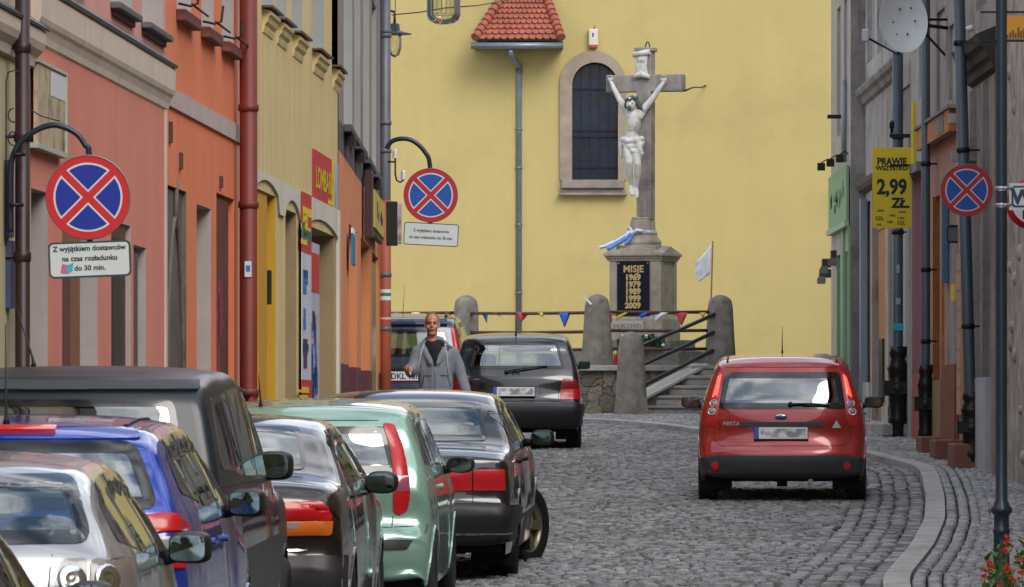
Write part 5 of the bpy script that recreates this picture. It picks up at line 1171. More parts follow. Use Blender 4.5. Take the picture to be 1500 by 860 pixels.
t3 = nostop('no stopping sign on the right in front of the leaning drainpipe', PT(1416, 278.5, s_), 76 / s_, m_sred2, m_sblue2)
mb = MB(); mb.tube([(0.0, .01, 0), (.1, .03, .0), (.09, 2.2, 0)], .012, 6); mb.build('bracket', m_pole, t3)
# insulators
ins = thing('insulator_bracket', 'iron hook with two white insulators beside the corner drainpipe', 'insulators', PT(574, 237, 108)); o = ins.location
def L_(x, y): v = PT(x, y, 108) - o; return (v.x, v.y, v.z)
mb = MB(); mb.tube([L_(568, 237), L_(579, 237)], .014, 6); mb.tube([L_(579, 232), L_(579, 255), L_(581, 264), L_(586, 267), L_(591, 264), L_(592, 256)], .012, 6); mb.build('hook', m_iron, ins)
for (x, y) in ((579, 232), (591, 263)):
    b = Vector(L_(x, y)); mb = MB(); k = .0
    mb.lathe([(.035, 0), (.04, .02), (.030, .03), (.04, .045), (.030, .055), (.038, .07), (.028, .08), (.034, .095), (.022, .12), (.001, .13)], Matrix.Translation(b), 12); mb.build('insulator', mat('porcelain', (.62, .62, .60), .25, coat=.4), ins)
# wall lamp behind the corner pipe
wl_ = thing('wall_lamp', 'black shaded street lamp with glass bulb behind the corner drainpipe', 'lamp', PT(578, 48, 104)); o = wl_.location
mb = MB(); mb.lathe([(.02, .14), (.07, .12), (.08, .04), (.12, .02), (.24, -.015), (.245, -.025), (.10, .0)], None, 24); mb.tube([(0, 0, .14), (0, .1, .3), (-.2, .1, .35)], .02, 8); mb.build('shade', m_pole, wl_)
mb = MB(); mb.lathe([(.09, -.01), (.105, -.10), (.10, -.22), (.07, -.31), (.02, -.345), (.001, -.35)], None, 20); mb.build('globe', glass_mat('lamp_glass', (.90, .90, .86)), wl_)
# hanging street lantern over the road
hl = thing('hanging_lantern', 'ribbed glass street lantern hanging from a wire at the top of the picture', 'lamp', PT(650, 20, 125)); mb = MB()
prof = [(.19, .34), (.197, .15), (.20, .02), (.198, -.02), (.175, -.075), (.12, -.112), (.06, -.126), (.001, -.13)]
mb.lathe(prof, None, 32); mb.build('glass_bowl', glass_mat('lamp_glass', ()), hl); mb = MB(); mb.lathe([(.19, .34), (.21, .35), (.21, .42), (.14, .52), (.05, .56), (.03, .65)], None, 24); mb.build('hood', m_pole, hl)
mb = MB()
for k in range(22): a = k / 22 * 6.283; mb.tube([(.192 * math.cos(a), .192 * math.sin(a), .34), (.19 * math.cos(a), .19 * math.sin(a), -.01)], .0022, 4, 0, False)
mb.tube([(.192 * math.cos(a), .192 * math.sin(a), -.01) for a in np.linspace(0, 6.283, 33)], .005, 5); mb.build('ribs', mat('rib_grey', (.42, .38, .30), .4), hl)
mb = MB(); a_, b_ = PT(572, 24, 110), PT(650, 12, 124); c_ = PT(760, 4, 125)
wr = thing('overhead_wire', 'thin cable crossing in front of the upper church wall', 'wire', (0, 0, 0))
mb.tube([PT(574, 22, 108), PT(615, 18, 116), PT(650, 12, 125), PT(700, 8, 118), PT(745, 0, 110), PT(800, -14, 105)], .008, 5); mb.tube([PT(579, -8, 106), PT(579, 45, 106)], .007, 5); mb.build('cable', mat('cable_brown', (.12, .10, .06), .7), wr)
hw_ = MB(); hw_.tube([(0, 0, .65), (0, 0, 1.6)], .01, 5); hw_.build('suspension', m_iron, hl)
# framed picture board on the pink wall
pb = thing('picture_board', 'framed pale mosaic picture board on the pink wall beside the brown drainpipe', 'wall board', (0, 0, 0)); fpb = Fac(pb, XL, 1)
ua, ub = uL(44), uL(85); fpb.part('picture', mat('mosaic', (.42, .36, .24), .6, var=.75, vscale=5, dirt=(.30, .12, .08), dirtamt=.5, dirtscale=5), ua, ub, .02, .045, 1.53, 2.00)
mb = MB(); fpb.block(mb, ua - .05, ub + .05, .0, .055, 1.50, 1.53); fpb.block(mb, ua - .05, ub + .05, .0, .055, 2.0, 2.02); fpb.block(mb, ub, ub + .05, .0, .055, 1.53, 2.0); mb.build('frame', mat('frame_palegreen', (.38, .40, .33), .6), pb)
fpb.part('white_patch', mat('patch_white', (.55, .56, .58), .6), uL(64), ub - .03, .045, .048, 1.84, 1.985)
# loops of cable at left edge
cb = thing('cable_loops', 'thin black cable looping beside the brown drainpipe', 'cable', (0, 0, 0)); mb = MB()
P = [(8, 360), (9, 200), (9, 120), (12, 106), (22, 103), (30, 108)]; mb.tube([PT(x, y, 262) for x, y in P], .004, 5); mb.build('cable', m_iron, cb); mb = MB()
P = [(10, 112), (13, 135), (30, 152), (60, 170), (88, 178)]; mb.tube([PT(x, y, 256) for x, y in P], .004, 5)
for cy in (169, 203): mb.build('cable', m_iron, cb); mb = MB(); mb.tube([PT(20 - 8 * math.sin(t), cy - 10 * math.cos(t), 262) for t in np.linspace(0, 3.4, 12)], .004, 5)
mb.build('cable', m_iron, cb)
# yellow price sign
s_ = 113.0; ps = thing('price_sign', 'yellow price sign with bold black lettering hanging over the right pavement', 'sign', PT(1306.5, 275, s_)); mb = MB(); W2, H2_ = 57 / s_ / 2, 118 / s_ / 2
mb.box(-W2, W2, -.006, .006, -H2_, H2_); mb.build('panel', mat('sign_yellow', (.74, .58, .015), .45, coat=.2, var=.04), ps, bevel=.002)
mb = MB(); fr_ = Matrix.Translation((0, -.0075, 0)); z_ = lambda py: (275 - py) / s_
put_text(mb, 'PRAWIE', .128, 0, z_(241.5), fr_, 0, .006, .84); put_text(mb, 'WSZYSTKO', .078, 0, z_(249.3), fr_, 0, .004, 1.0)
put_text(mb, '2,99', .27, 0.0, z_(284), fr_, 0, .010, .84); put_text(mb, 'ZŁ.', .175, .115, z_(304), fr_, 0, .008, .98)
for (tx, x, y, sz) in (('4,99ZŁ.', 1290, 310, .03), ('2,99ZŁ.', 1322, 312, .03), ('5ZŁ.', 1289, 322.5, .058), ('1,99ZŁ.', 1307, 317, .03), ('3,99ZŁ.', 1320, 321, .03), ('0,55Ł.', 1288, 330.5, .028), ('0,55Ł.', 1304, 326.5, .03), ('5ZŁ.', 1320.5, 329, .058)): put_text(mb, tx, sz * 1.15, (x - 1306.5) / s_, z_(y), fr_, 0, .0015, .95)
mb.build('lettering', mat('letter_black', ()), ps); mb = MB(); mb.box(-.03 - .0, 5.3 - ps.location.x, -.012, .0 - .0005, z_(243.5), z_(240.8)); 
o = mb.build('bracket', m_iron, ps); o.location.y = -.012
# satellite dish
s_ = 121; ds = thing('satellite_dish', 'large pale satellite dish on the right wall above the yellow price sign', 'satellite dish', PT(1319, 33, s_), (0, 0, 0)); 
Md = Matrix.Rotation(R(15), 4, 'Z') @ Matrix.Rotation(R(84), 4, 'X'); mb = MB(); prof = [(r_, .12 * (r_ / .37) ** 2) for r_ in np.linspace(.001, .37, 14)] + [(.375, .125), (.375, .112), (.365, .110)] + [(r_, .12 * (r_ / .37) ** 2 - .012) for r_ in np.linspace(.36, .001, 10)]
mb.lathe(prof, Md @ Matrix.Diagonal((.82, 1.04, 1, 1)), 48); mb.build('reflector', mat('dish_white', (.66, .70, .71), .45, var=.06, vscale=4), ds)
mb = MB()
for (x, y) in ((1318, 14), (1334, 12.5), (1308, 33), (1340, 31), (1313, 51), (1329, 50)):
    v = Vector(((x - 1319) / s_, 0, (33 - y) / s_)); rr = min(.36, v.length); mb.ellipsoid((v.x, -.04 - .09 * (rr / .37) ** 2 + .02, v.z), (.012, .03, .014), None, 8, 6)
mb.build('bolts', m_iron, ds)
mb = MB(); e_ = PT(1268, 54, s_ * 1.03) - ds.location; b_ = PT(1316, 80, s_) - ds.location; mb.tube([b_, e_], .013, 6); mb.tube([b_, b_ + Vector((0.02, .1, .12))], .02, 6); mb.build('feed_arm', m_iron, ds)
mb = MB(); mb.box(e_.x - .045, e_.x + .035, e_.y - .05, e_.y + .05, e_.z - .06, e_.z + .09); mb.build('receiver', mat('lnb_grey', (.42, .43, .44), .5), ds, bevel=.015)
mb = MB(); mb.tube([(0, .06, -.02), (.3, .18, -.02), (5.3 - ds.location.x, .3, -.05)], .022, 8); mb.tube([(.1, .1, .1), (5.3 - ds.location.x, .8, -.35)], .016, 8); mb.tube([(.02, .08, .05), (.05, .35, .06), (5.3 - ds.location.x, .4, .06)], .016, 8); mb.build('mount', m_iron, ds)
# bracket with insulators under the dish
ib = thing('insulator_crossbar', 'iron crossbar with two dark insulators above the yellow price sign', 'insulators', PT(1303, 199, 110)); o = ib.location; mb = MB(); mb.box(0, 5.32 - o.x, -.02, .02, -.025, .025); mb.build('bar', m_iron, ib)
for x in (.03, .34): mb = MB(); mb.lathe([(.02, .03), (.022, .1), (.038, .11), (.03, .14), (.04, .16), (.028, .19), (.001, .21)], Matrix.Translation((x, 0, 0)), 10); mb.build('insulator', m_cast, ib)
# small square lantern and orange plate on pink house
sl = thing('square_wall_lamp', 'small square grey wall lamp under the right no stopping sign', 'lamp', PT(1396, 343, 124)); mb = MB(); mb.box(-.065, .065, -.05, .06, -.09, .09); mb.build('glass_box', mat('lamp_box', (.10, .12, .12), .3), sl); mb = MB()
for z in (-.095, .095): mb.box(-.075, .075, -.06, .07, z - .012, z + .012)
for x in (-.07, .07): mb.box(x - .008, x + .008, -.058, -.045, -.09, .09)
mb.build('frame', m_cast, sl); mb = MB(); mb.tube([(0, .07, .05), (5.3 - sl.location.x, .1, .05)], .012, 6); mb.build('bracket', m_cast, sl)
op = Fac(thing('orange_notice', 'tiny orange notice plate on the pinkish house wall', 'notice', (0, 0, 0)), XR, -1); op.part('plate', m_inky, uR(1406), uR(1401), .05, .07, 1.25, 1.45)
# lamp post with signs, right foreground
s_ = 222.0; lp = thing('lamp_post', 'slim blue grey lamp post in the right foreground carrying three signs', 'lamp post', (717 / s_, F / s_, gz(3.2, 40.5) + .05)); g_ = lp.location.z; z_ = lambda py: (HZ - py) / s_ - g_
mb = MB(); mb.lathe([(.062, 0), (.062, .04), (.055, .06), (.052, z_(790)), (.052, z_(782)), (.058, z_(780)), (.058, z_(776)), (.050, z_(774)), (.050, z_(757)), (.056, z_(753)), (.072, z_(750)), (.072, z_(745)), (.055, z_(741)), (.050, z_(736)), (.040, z_(733)), (.038, z_(600)), (.038, z_(-60))], None, 20); mb.build('post', mat('post_bluegrey', (.025, .05, .075), .35, metal=.2, var=.15, vscale=3, coat=.2), lp)
mb = MB(); mb.tube([(0, 0, z_(-60)), (0, 0, z_(-300)), (-.15, 0, z_(-420)), (-.5, 0, z_(-450))], .035, 12); mb.build('upper_arm', m_pole, lp); mb = MB(); mb.lathe([(.02, .1), (.10, .05), (.2, 0), (.19, -.02), (.1, -.05)], Matrix.Translation((-.5, 0, z_(-450))), 20); mb.build('lantern', m_pole, lp)
osn = thing('orange_sign', 'orange framed sign at the top of the right lamp post', 'sign', PT(1492, 40, s_)); mb = MB(); mb.box(-.125, .16, -.01, .01, -.085, .085); mb.build('frame', m_sback, osn); mb = MB(); mb.box(-.117, .15, -.013, -.0105, -.077, .077); mb.build('face', mat('sign_orange', (.55, .26, .02), .5, var=.06), osn)
mb = MB(); 
for k, h_ in enumerate((.02, .035, .05, .03, .07, .045, .06, .03)): mb.box(-.08 + .018 * k, -.068 + .018 * k, -.016, -.0135, -.07, -.07 + h_)
mb.build('skyline_print', mat('print_brown', (.12, .05, .02), .6), osn)
for zb_ in (-.09, .10): 
    mb = MB(); mb.box(-.25, .16, -.015, .015, zb_ - .006, zb_ + .006); mb.build('bracket', m_iron, osn)
mb = MB(); mb.box(-.35, -.11, -.01, .01, -.115, -.095); mb.build('bracket', m_iron, osn)
ws = thing('direction_sign', 'white sign with dark blue border at the right edge of the picture', 'sign', PT(1504, 288, s_ * 1.01)); mb = MB(); mb.box(-.115, .25, -.006, .006, -.088, .088); mb.build('panel', m_swh, ws)
mb = MB(); n = 8; mb.prism([(-.10, -.055), (-.085, -.07), (.23, -.07), (.23, .07), (-.085, .07), (-.10, .055)], STAND @ Matrix.Translation((0, 0, .0065)), .002); mb.build('blue_panel', mat('sign_navy', (.02, .045, .10), .4), ws)
mb = MB(); mb.prism([(-.088, -.045), (-.078, -.058), (.22, -.058), (.22, .058), (-.078, .058), (-.088, .045)], STAND @ Matrix.Translation((0, 0, .0087)), .001); mb.build('white_field', m_swh, ws); mb = MB(); put_text(mb, 'W', .13, -.03, -.047, Matrix.Translation((0, -.0105, 0)), 0, .006); mb.build('lettering', mat('sign_navy', ()), ws)
mb = MB()
for z in (.055, -.055): mb.tube([(-.20, .0, z), (-.10, 0, z)], .012, 8); mb.lathe([(.042, z - .012), (.046, z), (.042, z + .012)], Matrix.Translation((-.165, .03, 0)), 12)
mb.build('clamp', mat('clamp_zinc', (.45, .47, .50), .35, metal=.7), ws)
rs = thing('round_prohibition_sign', 'red ringed white round sign cut by the right edge behind the blue bordered sign', 'road sign', PT(1511, 299, s_ * .99)); r_ = .170
mb = MB(); mb.lathe([(.001, -.004), (r_, -.003), (r_, .004), (.001, .005)], STAND, 40); mb.build('plate', m_sred, rs); mb = MB(); mb.lathe([(.001, .0065), (r_ * .76, .0062)], STAND, 40); mb.build('face', m_swh, rs); mb = MB(); mb.box(-.06, .06, -.009, -.007, -.10, -.02); mb.build('symbol', mat('letter_black', ()), rs)
mb = MB(); mb.tube([(-.19, .03, .03), (.0, .03, .03)], .010, 6); mb.build('clamp', mat('clamp_zinc', ()), rs)
# camera-like lamps and brackets on the dark house
fx = thing('wall_bracket', 'iron bracket arm with small camera at the top of the leaning drainpipe', 'bracket', PT(1405, 62, 131)); mb = MB(); mb.box(0, .5, -.015, .015, -.02, .02); mb.build('arm', m_iron, fx); mb = MB(); mb.lathe([(.03, 0), (.035, .05), (.03, .08), (.001, .085)], Matrix.Translation((.08, -.02, .14)) @ Matrix.Rotation(R(70), 4, 'Y'), 12); mb.tube([(.10, 0, .14), (.2, 0, .12), (.2, .0, .0)], .008, 6); mb.build('camera_head', mat('dish_white', ()), fx)
# geraniums in the bottom right corner
fp = thing('geranium_planter', 'red geraniums with green leaves spilling from a planter in the bottom right corner', 'flowers', (3.34, 36.2, -1.32 + .0)); rr = random.Random(11)
gs = F / 36.2
m_gl = mat('geranium_leaf', (.10, .22, .035), .6, var=.4, vscale=25); m_gl2 = mat('geranium_leaf_light', (.22, .33, .06), .6, var=.3, vscale=25); m_gr = mat('geranium_red', (.62, .035, .012), .5, var=.25, vscale=40)
mb = MB(); base = Vector((0.0, 0, 0)); leaves = MB(); petals = MB(); stems = MB()
for _ in range(150):
    px = rr.uniform(1442, 1530); py = rr.uniform(806 - (px - 1442) * .35 if px < 1500 else 790, 905); d_ = Vector(((px - 750) / gs - 3.34, rr.uniform(-.12, .12), (HZ - py) / gs + 1.32))
    r_ = rr.uniform(.014, .026); M_ = Matrix.Rotation(rr.uniform(0, 6.28), 4, 'Z') @ Matrix.Rotation(rr.uniform(.2, 1.3), 4, 'X'); vs = [Vector((0, 0, -.006))]
    for k in range(10): a = k / 10 * 6.283; q_ = r_ * (1 + .12 * math.cos(5 * a)); vs.append(Vector((q_ * math.cos(a), q_ * math.sin(a), .004 * math.cos(2 * a))))
    leaves.add([d_ + M_ @ v for v in vs], [(0, 1 + k, 1 + (k + 1) % 10) for k in range(10)], rr.randrange(2))
    if rr.random() < .25: stems.tube([d_, Vector((d_.x * .5 + .02, 0, .02))], .003, 4)
for (px, py, n, sp_) in ((1472, 792, 9, 8), (1470, 806, 7, 7), (1448, 826, 8, 8), (1446, 832, 4, 6), (1474, 838, 8, 8), (1498, 820, 8, 8), (1482, 848, 5, 6), (1440, 843, 4, 4), (1495, 838, 4, 5), (1520, 840, 9, 9), (1462, 855, 4, 4)):
    for _ in range(n):
        c = Vector(((px + rr.gauss(0, sp_ * .45) - 750) / gs - 3.34, rr.uniform(-.14, -.08), (HZ - py - rr.gauss(0, sp_ * .45)) / gs + 1.32))
        for k in range(5):
            a = k / 5 * 6.283 + rr.random(); d1 = Vector((math.cos(a), rr.uniform(-.4, .2), math.sin(a))) * .013; d2 = Vector((-math.sin(a), 0, math.cos(a))) * .007
            petals.add([c, c + d1 * .6 - d2, c + d1, c + d1 * .6 + d2], [(0, 1, 2, 3)])
    stems.tube([Vector(((px - 750) / gs - 3.34, -.1, (HZ - py) / gs + 1.32)), Vector(((px - 750) / gs - 3.34 + .02, 0, (HZ - 900) / gs + 1.32))], .0035, 5)
leaves.build('leaves', [m_gl, m_gl2], fp); petals.build('blossoms', m_gr, fp); stems.build('stems', m_gl, fp); mb = MB(); mb.box(-.28, .5, -.12, .14, -.30, (HZ - 890) / gs + 1.32); mb.build('planter_box', mat('planter_brown', (.08, .05, .035), .7), fp, bevel=.01)
# ================================================================== CARS
def paint(name, c, metal=.35, rough=.28, coat=.9, flake=0):
    m = mat(name, c, rough, metal=metal, coat=coat, var=.03, vscale=2); return m
m_tyre = mat('tyre_rubber', (.014, .014, .015), .85, bump=.3, bscale=90, var=.2); m_rim = mat('alloy_rim', (.36, .31, .22), .35, metal=.7, var=.1); m_hub = mat('wheel_cover', (.30, .31, .32), .4, metal=.5)
m_trimb = mat('black_plastic', (.009, .010, .013), .5, var=.15, vscale=10); m_bumpg = mat('grey_plastic', (.040, .044, .050), .5, var=.1); m_under = mat('underbody', (.006, .006, .007), .9)
m_frit = mat('glass_edge_black', (.008, .009, .010), .12, coat=.5); m_gl = glass_mat('car_glass', (.45, .55, .53), 1.0, ior=2.7); m_gld = glass_mat('car_glass_dark', (.25, .30, .29), 1.0, ior=2.0)
m_seat = mat('seat_fabric', (.055, .058, .062), .9, var=.2, vscale=20); m_dash = mat('dashboard', (.02, .02, .022), .7)
m_lred = mat('lamp_red', (.46, .008, .012), .28, coat=.15); m_lredd = mat('lamp_red_dark', (.24, .006, .012), .28, coat=.15); m_lor = mat('lamp_orange', (.55, .12, .012), .28, coat=.15); m_lcl = mat('lamp_clear', (.24, .24, .24), .2, coat=.4); m_lpink = mat('lamp_smoked', (.26, .05, .10), .15, coat=1)
m_lon = mat('lamp_red_lit', (.8, .03, .02), .2, coat=1, emit=(1, .10, .05, .9)); m_refl = mat('reflector_red', (.62, .015, .015), .2, coat=1)
m_plate = mat('plate_white', (.66, .67, .68), .45); m_plblue = mat('plate_blue', (.02, .07, .35), .45); m_chrome = mat('chrome', (.65, .66, .68), .12, metal=1); m_mirror = mat('mirror_glass', (.30, .40, .42), .03, metal=1)
m_seam = mat('panel_gap', (.006, .006, .006), .8)
def plate_blur():   # numbers smeared beyond reading, as in the photograph
    m = mat('plate_smudged', (.5, .5, .52), .5, var=0); nt = m.node_tree; b = nt.nodes['Principled BSDF']; N = nt.nodes.new
    tcn = N('ShaderNodeTexCoord'); n = N('ShaderNodeTexNoise'); n.inputs['Scale'].default_value = 14; n.inputs['Detail'].default_value = 0; r = N('ShaderNodeValToRGB'); r.color_ramp.elements[0].position = .35; r.color_ramp.elements[0].color = (.22, .22, .25, 1); r.color_ramp.elements[1].position = .62; r.color_ramp.elements[1].color = (.66, .66, .68, 1)
    nt.links.new(tcn.outputs['Object'], n.inputs['Vector']); nt.links.new(n.outputs['Fac'], r.inputs['Fac']); nt.links.new(r.outputs['Color'], b.inputs['Base Color']); return m
m_smudge = plate_blur()
def catmull(P, step):
    P = [Vector((p[0], p[1])) for p in P]; out = []
    for i in range(len(P) - 1):
        p0, p1, p2, p3 = P[max(i - 1, 0)], P[i], P[i + 1], P[min(i + 2, len(P) - 1)]; L_ = (p2 - p1).length; n = max(1, int(L_ * 8))
        d0 = max((p1 - p0).length, 1e-3); d1 = max(L_, 1e-3); d2 = max((p3 - p2).length, 1e-3)
        m1 = ((p2 - p1) / d1 - (p2 - p0) / (d0 + d1) + (p1 - p0) / d0) * d1 if i > 0 else p2 - p1
        m2 = ((p3 - p2) / d2 - (p3 - p1) / (d1 + d2) + (p2 - p1) / d1) * d1 if i < len(P) - 2 else p2 - p1
        for k in range(12):
            t = k / 12; out.append((2 * t ** 3 - 3 * t * t + 1) * p1 + (t ** 3 - 2 * t * t + t) * m1 + (-2 * t ** 3 + 3 * t * t) * p2 + (t ** 3 - t * t) * m2)
    out.append(P[-1]); s = [0]
    for a, b in zip(out[:-1], out[1:]): s.append(s[-1] + (b - a).length)
    n = int(s[-1] / step); res = []; j = 0
    for k in range(n + 1):
        d_ = s[-1] * k / n
        while j < len(s) - 2 and s[j + 1] < d_: j += 1
        f = (d_ - s[j]) / max(1e-9, s[j + 1] - s[j]); res.append(out[j].lerp(out[j + 1], f))
    return res
def inside(p, poly):
    x, y = p; c = False; n = len(poly)
    for i in range(n):
        x1, y1 = poly[i]; x2, y2 = poly[(i + 1) % n]
        if (y1 > y) != (y2 > y) and x < (x2 - x1) * (y - y1) / (y2 - y1) + x1: c = not c
    return c
def area(P): return sum(P[i][0] * P[(i + 1) % len(P)][1] - P[(i + 1) % len(P)][0] * P[i][1] for i in range(len(P))) / 2
def inset(P, d_):
    if area(P) < 0: P = P[::-1]
    n = len(P); out = []
    for i in range(n):
        a, b, c = Vector(P[i - 1]), Vector(P[i]), Vector(P[(i + 1) % n]); e1 = (b - a).normalized(); e2 = (c - b).normalized(); n1 = Vector((-e1.y, e1.x)); n2 = Vector((-e2.y, e2.x)); m_ = (n1 + n2)
        m_ = m_ / max(.35, m_.dot(n1)) if m_.length > 1e-6 else n1
        out.append(tuple(b + m_ * d_))
    return out
def rpoly(P, r, n=4):
    out = []; N_ = len(P)
    rs = r if isinstance(r, (list, tuple)) else [r] * N_
    for i in range(N_):
        a, b, c = Vector(P[i - 1]), Vector(P[i]), Vector(P[(i + 1) % N_]); q = min(rs[i], (a - b).length * .45, (c - b).length * .45)
        p1 = b + (a - b).normalized() * q; p2 = b + (c - b).normalized() * q
        for k in range(n + 1): t = k / n; out.append(tuple((1 - t) ** 2 * p1 + 2 * t * (1 - t) * b + t * t * p2))
    return out
def dens(P, d_=.05, closed=True):
    out = []; n = len(P)
    for i in range(n if closed else n - 1):
        a, b = Vector(P[i]), Vector(P[(i + 1) % n]); k = max(1, int((b - a).length / d_))
        for j in range(k): out.append(tuple(a.lerp(b, j / k)))
    if not closed: out.append(tuple(P[-1]))
    return out
class Car:
    def __init__(c, name, label, X, Y, z, head, pitch, W, prof, col, rc=.11, tumble=.20, belt=.92, crown=(.05, .03), hw_top=None, planr=.10, wheel_r=.30, axles=(.75, 3.2), sill=.20, group=None, waist=.55, zs=1., cr_rear=.09):
        c.t = thing(name, label, 'car', (X, Y, z), (R(pitch), 0, -math.atan(head)), group); c.t.scale = (1, 1, zs); c.W = W; c.col = col; c.hw = W / 2; c.L = max(p[0] for p in prof); c.axles = axles; c.wr = wheel_r; c.sill = sill; c.belt = belt
        S = catmull(prof, .032); n = len(S); c.S = S; H = max(p.y for p in S); c.H = H
        zb = sill; cut = []
        def g(z):
            if z <= belt: t = (z - waist) / (belt - waist if z > waist else waist - sill); return 1 - .030 * t * t if z > waist else 1 - .045 * t * t
            return .97 - tumble * ((z - belt) / (H - belt)) ** 1.12
        def p_(y): u = y / c.L; return 1 - .05 * max(0, (.22 - u) / .22) ** 2 - .09 * max(0, (u - .75) / .25) ** 2
        Wf = lambda y, z: c.hw * g(z) * p_(y); c.Wf = Wf
        # arc lengths and bottom points
        bl = [Vector((p[0], 0)) for p in S]; s = [0]
        for a, b in zip(S[:-1], S[1:]): s.append(s[-1] + (b - a).length)
        y0, y1 = prof[0][0], prof[-1][0]
        NC, NF, NS = 9, 5, 26
        rows = []
        for j, P in enumerate(S):
            u = s[j] / s[-1]; B = Vector((y0 + (y1 - y0) * u, sill if .02 < u < .98 else S[j].y)); B = Vector((y0 + (y1 - y0) * u, sill))
            a = S[max(0, j - 1)]; b = S[min(n - 1, j + 1)]; T = (b - a).normalized(); Nn = Vector((T.y, -T.x))  # inward normal (profile runs rear bottom -> roof -> front)
            vertical = abs(T.y); cr = crown[0] * (1 - vertical) * .6 + (cr_rear if P.x < c.L * .5 else cr_rear * 1.8) * vertical
            d_ = (B - P); dl = d_.length; d_ = d_ / max(dl, 1e-6); rcc = min(rc, dl * .45)
            row = []
            wP = Wf(P.x, P.y); wedge = Wf((P + d_ * rcc).x, (P + d_ * rcc).y)
            Pe = P + Nn * cr
            dE = (B - Pe); dlE = dE.length; dE = dE / max(dlE, 1e-6)
            for k in range(NC):
                v = k / (NC - 1) ; x = v * (wedge - rcc); q = P + Nn * cr * (.45 * v ** 2 + .55 * v ** 4) * (x / max(wedge - rcc, .01)) ** 0; row.append((x, q.x, q.y))
            for k in range(1, NF + 1):
                an = math.pi / 2 * k / NF; q = Pe + dE * rcc * (1 - math.cos(an)); x = wedge - rcc + rcc * math.sin(an); row.append((x, q.x, q.y))
            Q0 = Pe + dE * rcc
            for k in range(1, NS + 1):
                q = Q0.lerp(B, k / NS); row.append((Wf(q.x, q.y) + (wedge - Wf(Q0.x, Q0.y)) * (1 - k / NS), q.x, q.y))
            rows.append(row)
        m_ = len(rows[0]); V = []
        for row in rows:
            for (x, y, z_) in row: V.append((x, y, z_))
        for row in rows:
            for (x, y, z_) in row: V.append((-x, y, z_))
        Fc = []
        for j in range(n - 1):
            for k in range(m_ - 1): a = j * m_ + k; Fc.append((a, a + 1, a + m_ + 1, a + m_))
        o_ = n * m_
        for j in range(n - 1):
            for k in range(m_ - 1): a = o_ + j * m_ + k; Fc.append((a + m_, a + m_ + 1, a + 1, a))
        # keep centre line shared
        V = [Vector(v) for v in V]
        Fc = [tuple((i - o_ if i >= o_ and (i - o_) % m_ == 0 else i) for i in f) for f in Fc]
        c.V = V; c.F = Fc; c.bvh = BVHTree.FromPolygons(V, Fc); c.m_ = m_; c.cuts = []
    def hit(c, axis, u, v):
        O, D = {'rear': (Vector((u, -3, v)), Vector((0, 1, 0))), 'front': (Vector((u, 9, v)), Vector((0, -1, 0))), 'right': (Vector((3, u, v)), Vector((-1, 0, 0))), 'left': (Vector((-3, u, v)), Vector((1, 0, 0))), 'top': (Vector((u, v, 4)), Vector((0, 0, -1)))}[axis]
        for _ in range(20):
            h = c.bvh.ray_cast(O, D)
            if h[0] is not None and not (axis in ('left', 'right') and abs(h[0].x) < c.Wf(O.y, v) * .86): return h[0], (h[1] if h[1].dot(D) < 0 else -h[1])
            if axis in ('rear', 'front'): O.x *= .985; O.z += .01 if O.z < .5 else -.01
            elif axis == 'top': O.x *= .985
            elif O.y < .5: O.y += .018
            elif O.y > c.L - .5: O.y -= .025
            else: O.z += .01 if O.z < .5 else -.01
        q = c.bvh.find_nearest(Vector((u, 0, v)) if axis in ('rear', 'front') else Vector((c.hw if axis == 'right' else -c.hw, max(.15, u), v)))
        return q[0], -q[1]
    def lift(c, axis, u, v, off): p, n = c.hit(axis, u, v); return p + n * off
    def patch(c, mb, P, axis, off=.004, rim=.02, mi=0, step=.045, bulge=0):
        vs_ = [p[1] for p in P]; v0, v1 = min(vs_) + 1e-4, max(vs_) - 1e-4; nv = max(2, int((v1 - v0) / step)); us_ = [p[0] for p in P]; nu = max(2, int((max(us_) - min(us_)) / step)); G = []
        vv = sorted(set([v0 + (v1 - v0) * k / nv for k in range(nv + 1)] + [q[1] for q in P if v0 < q[1] < v1]))
        vv = [v for i, v in enumerate(vv) if i == 0 or v - vv[i - 1] > .002]
        for v in vv:
            xs = []
            for i in range(len(P)):
                (a, b), (a2, b2) = P[i], P[(i + 1) % len(P)]
                if (b > v) != (b2 > v): xs.append(a + (a2 - a) * (v - b) / (b2 - b))
            if len(xs) < 2: xs = [P[0][0], P[0][0]]
            lo, hi = min(xs), max(xs)
            r_ = []
            for k in range(nu + 1):
                t = k / nu; p, n = c.hit(axis, lo + (hi - lo) * t, v); e = off + bulge * math.sin(math.pi * t) * math.sin(math.pi * (v - v0) / (v1 - v0 + 1e-6)); r_.append((p + n * e, p - n * rim))
            G.append(r_)
        n = nu + 1; nr = len(G); mb.add([q[0] for r_ in G for q in r_], [(j * n + k, j * n + k + 1, (j + 1) * n + k + 1, (j + 1) * n + k) for j in range(nr - 1) for k in range(nu)], mi, True)
        loop = [(0, k) for k in range(nu + 1)] + [(j, nu) for j in range(1, nr)] + [(nr - 1, k) for k in range(nu - 1, -1, -1)] + [(j, 0) for j in range(nr - 2, 0, -1)]
        T = [G[j][k][0] for j, k in loop]; B = [G[j][k][1] for j, k in loop]; L_ = len(loop); mb.add(T + B, [(i, (i + 1) % L_, L_ + (i + 1) % L_, L_ + i) for i in range(L_)], mi)
        return mb
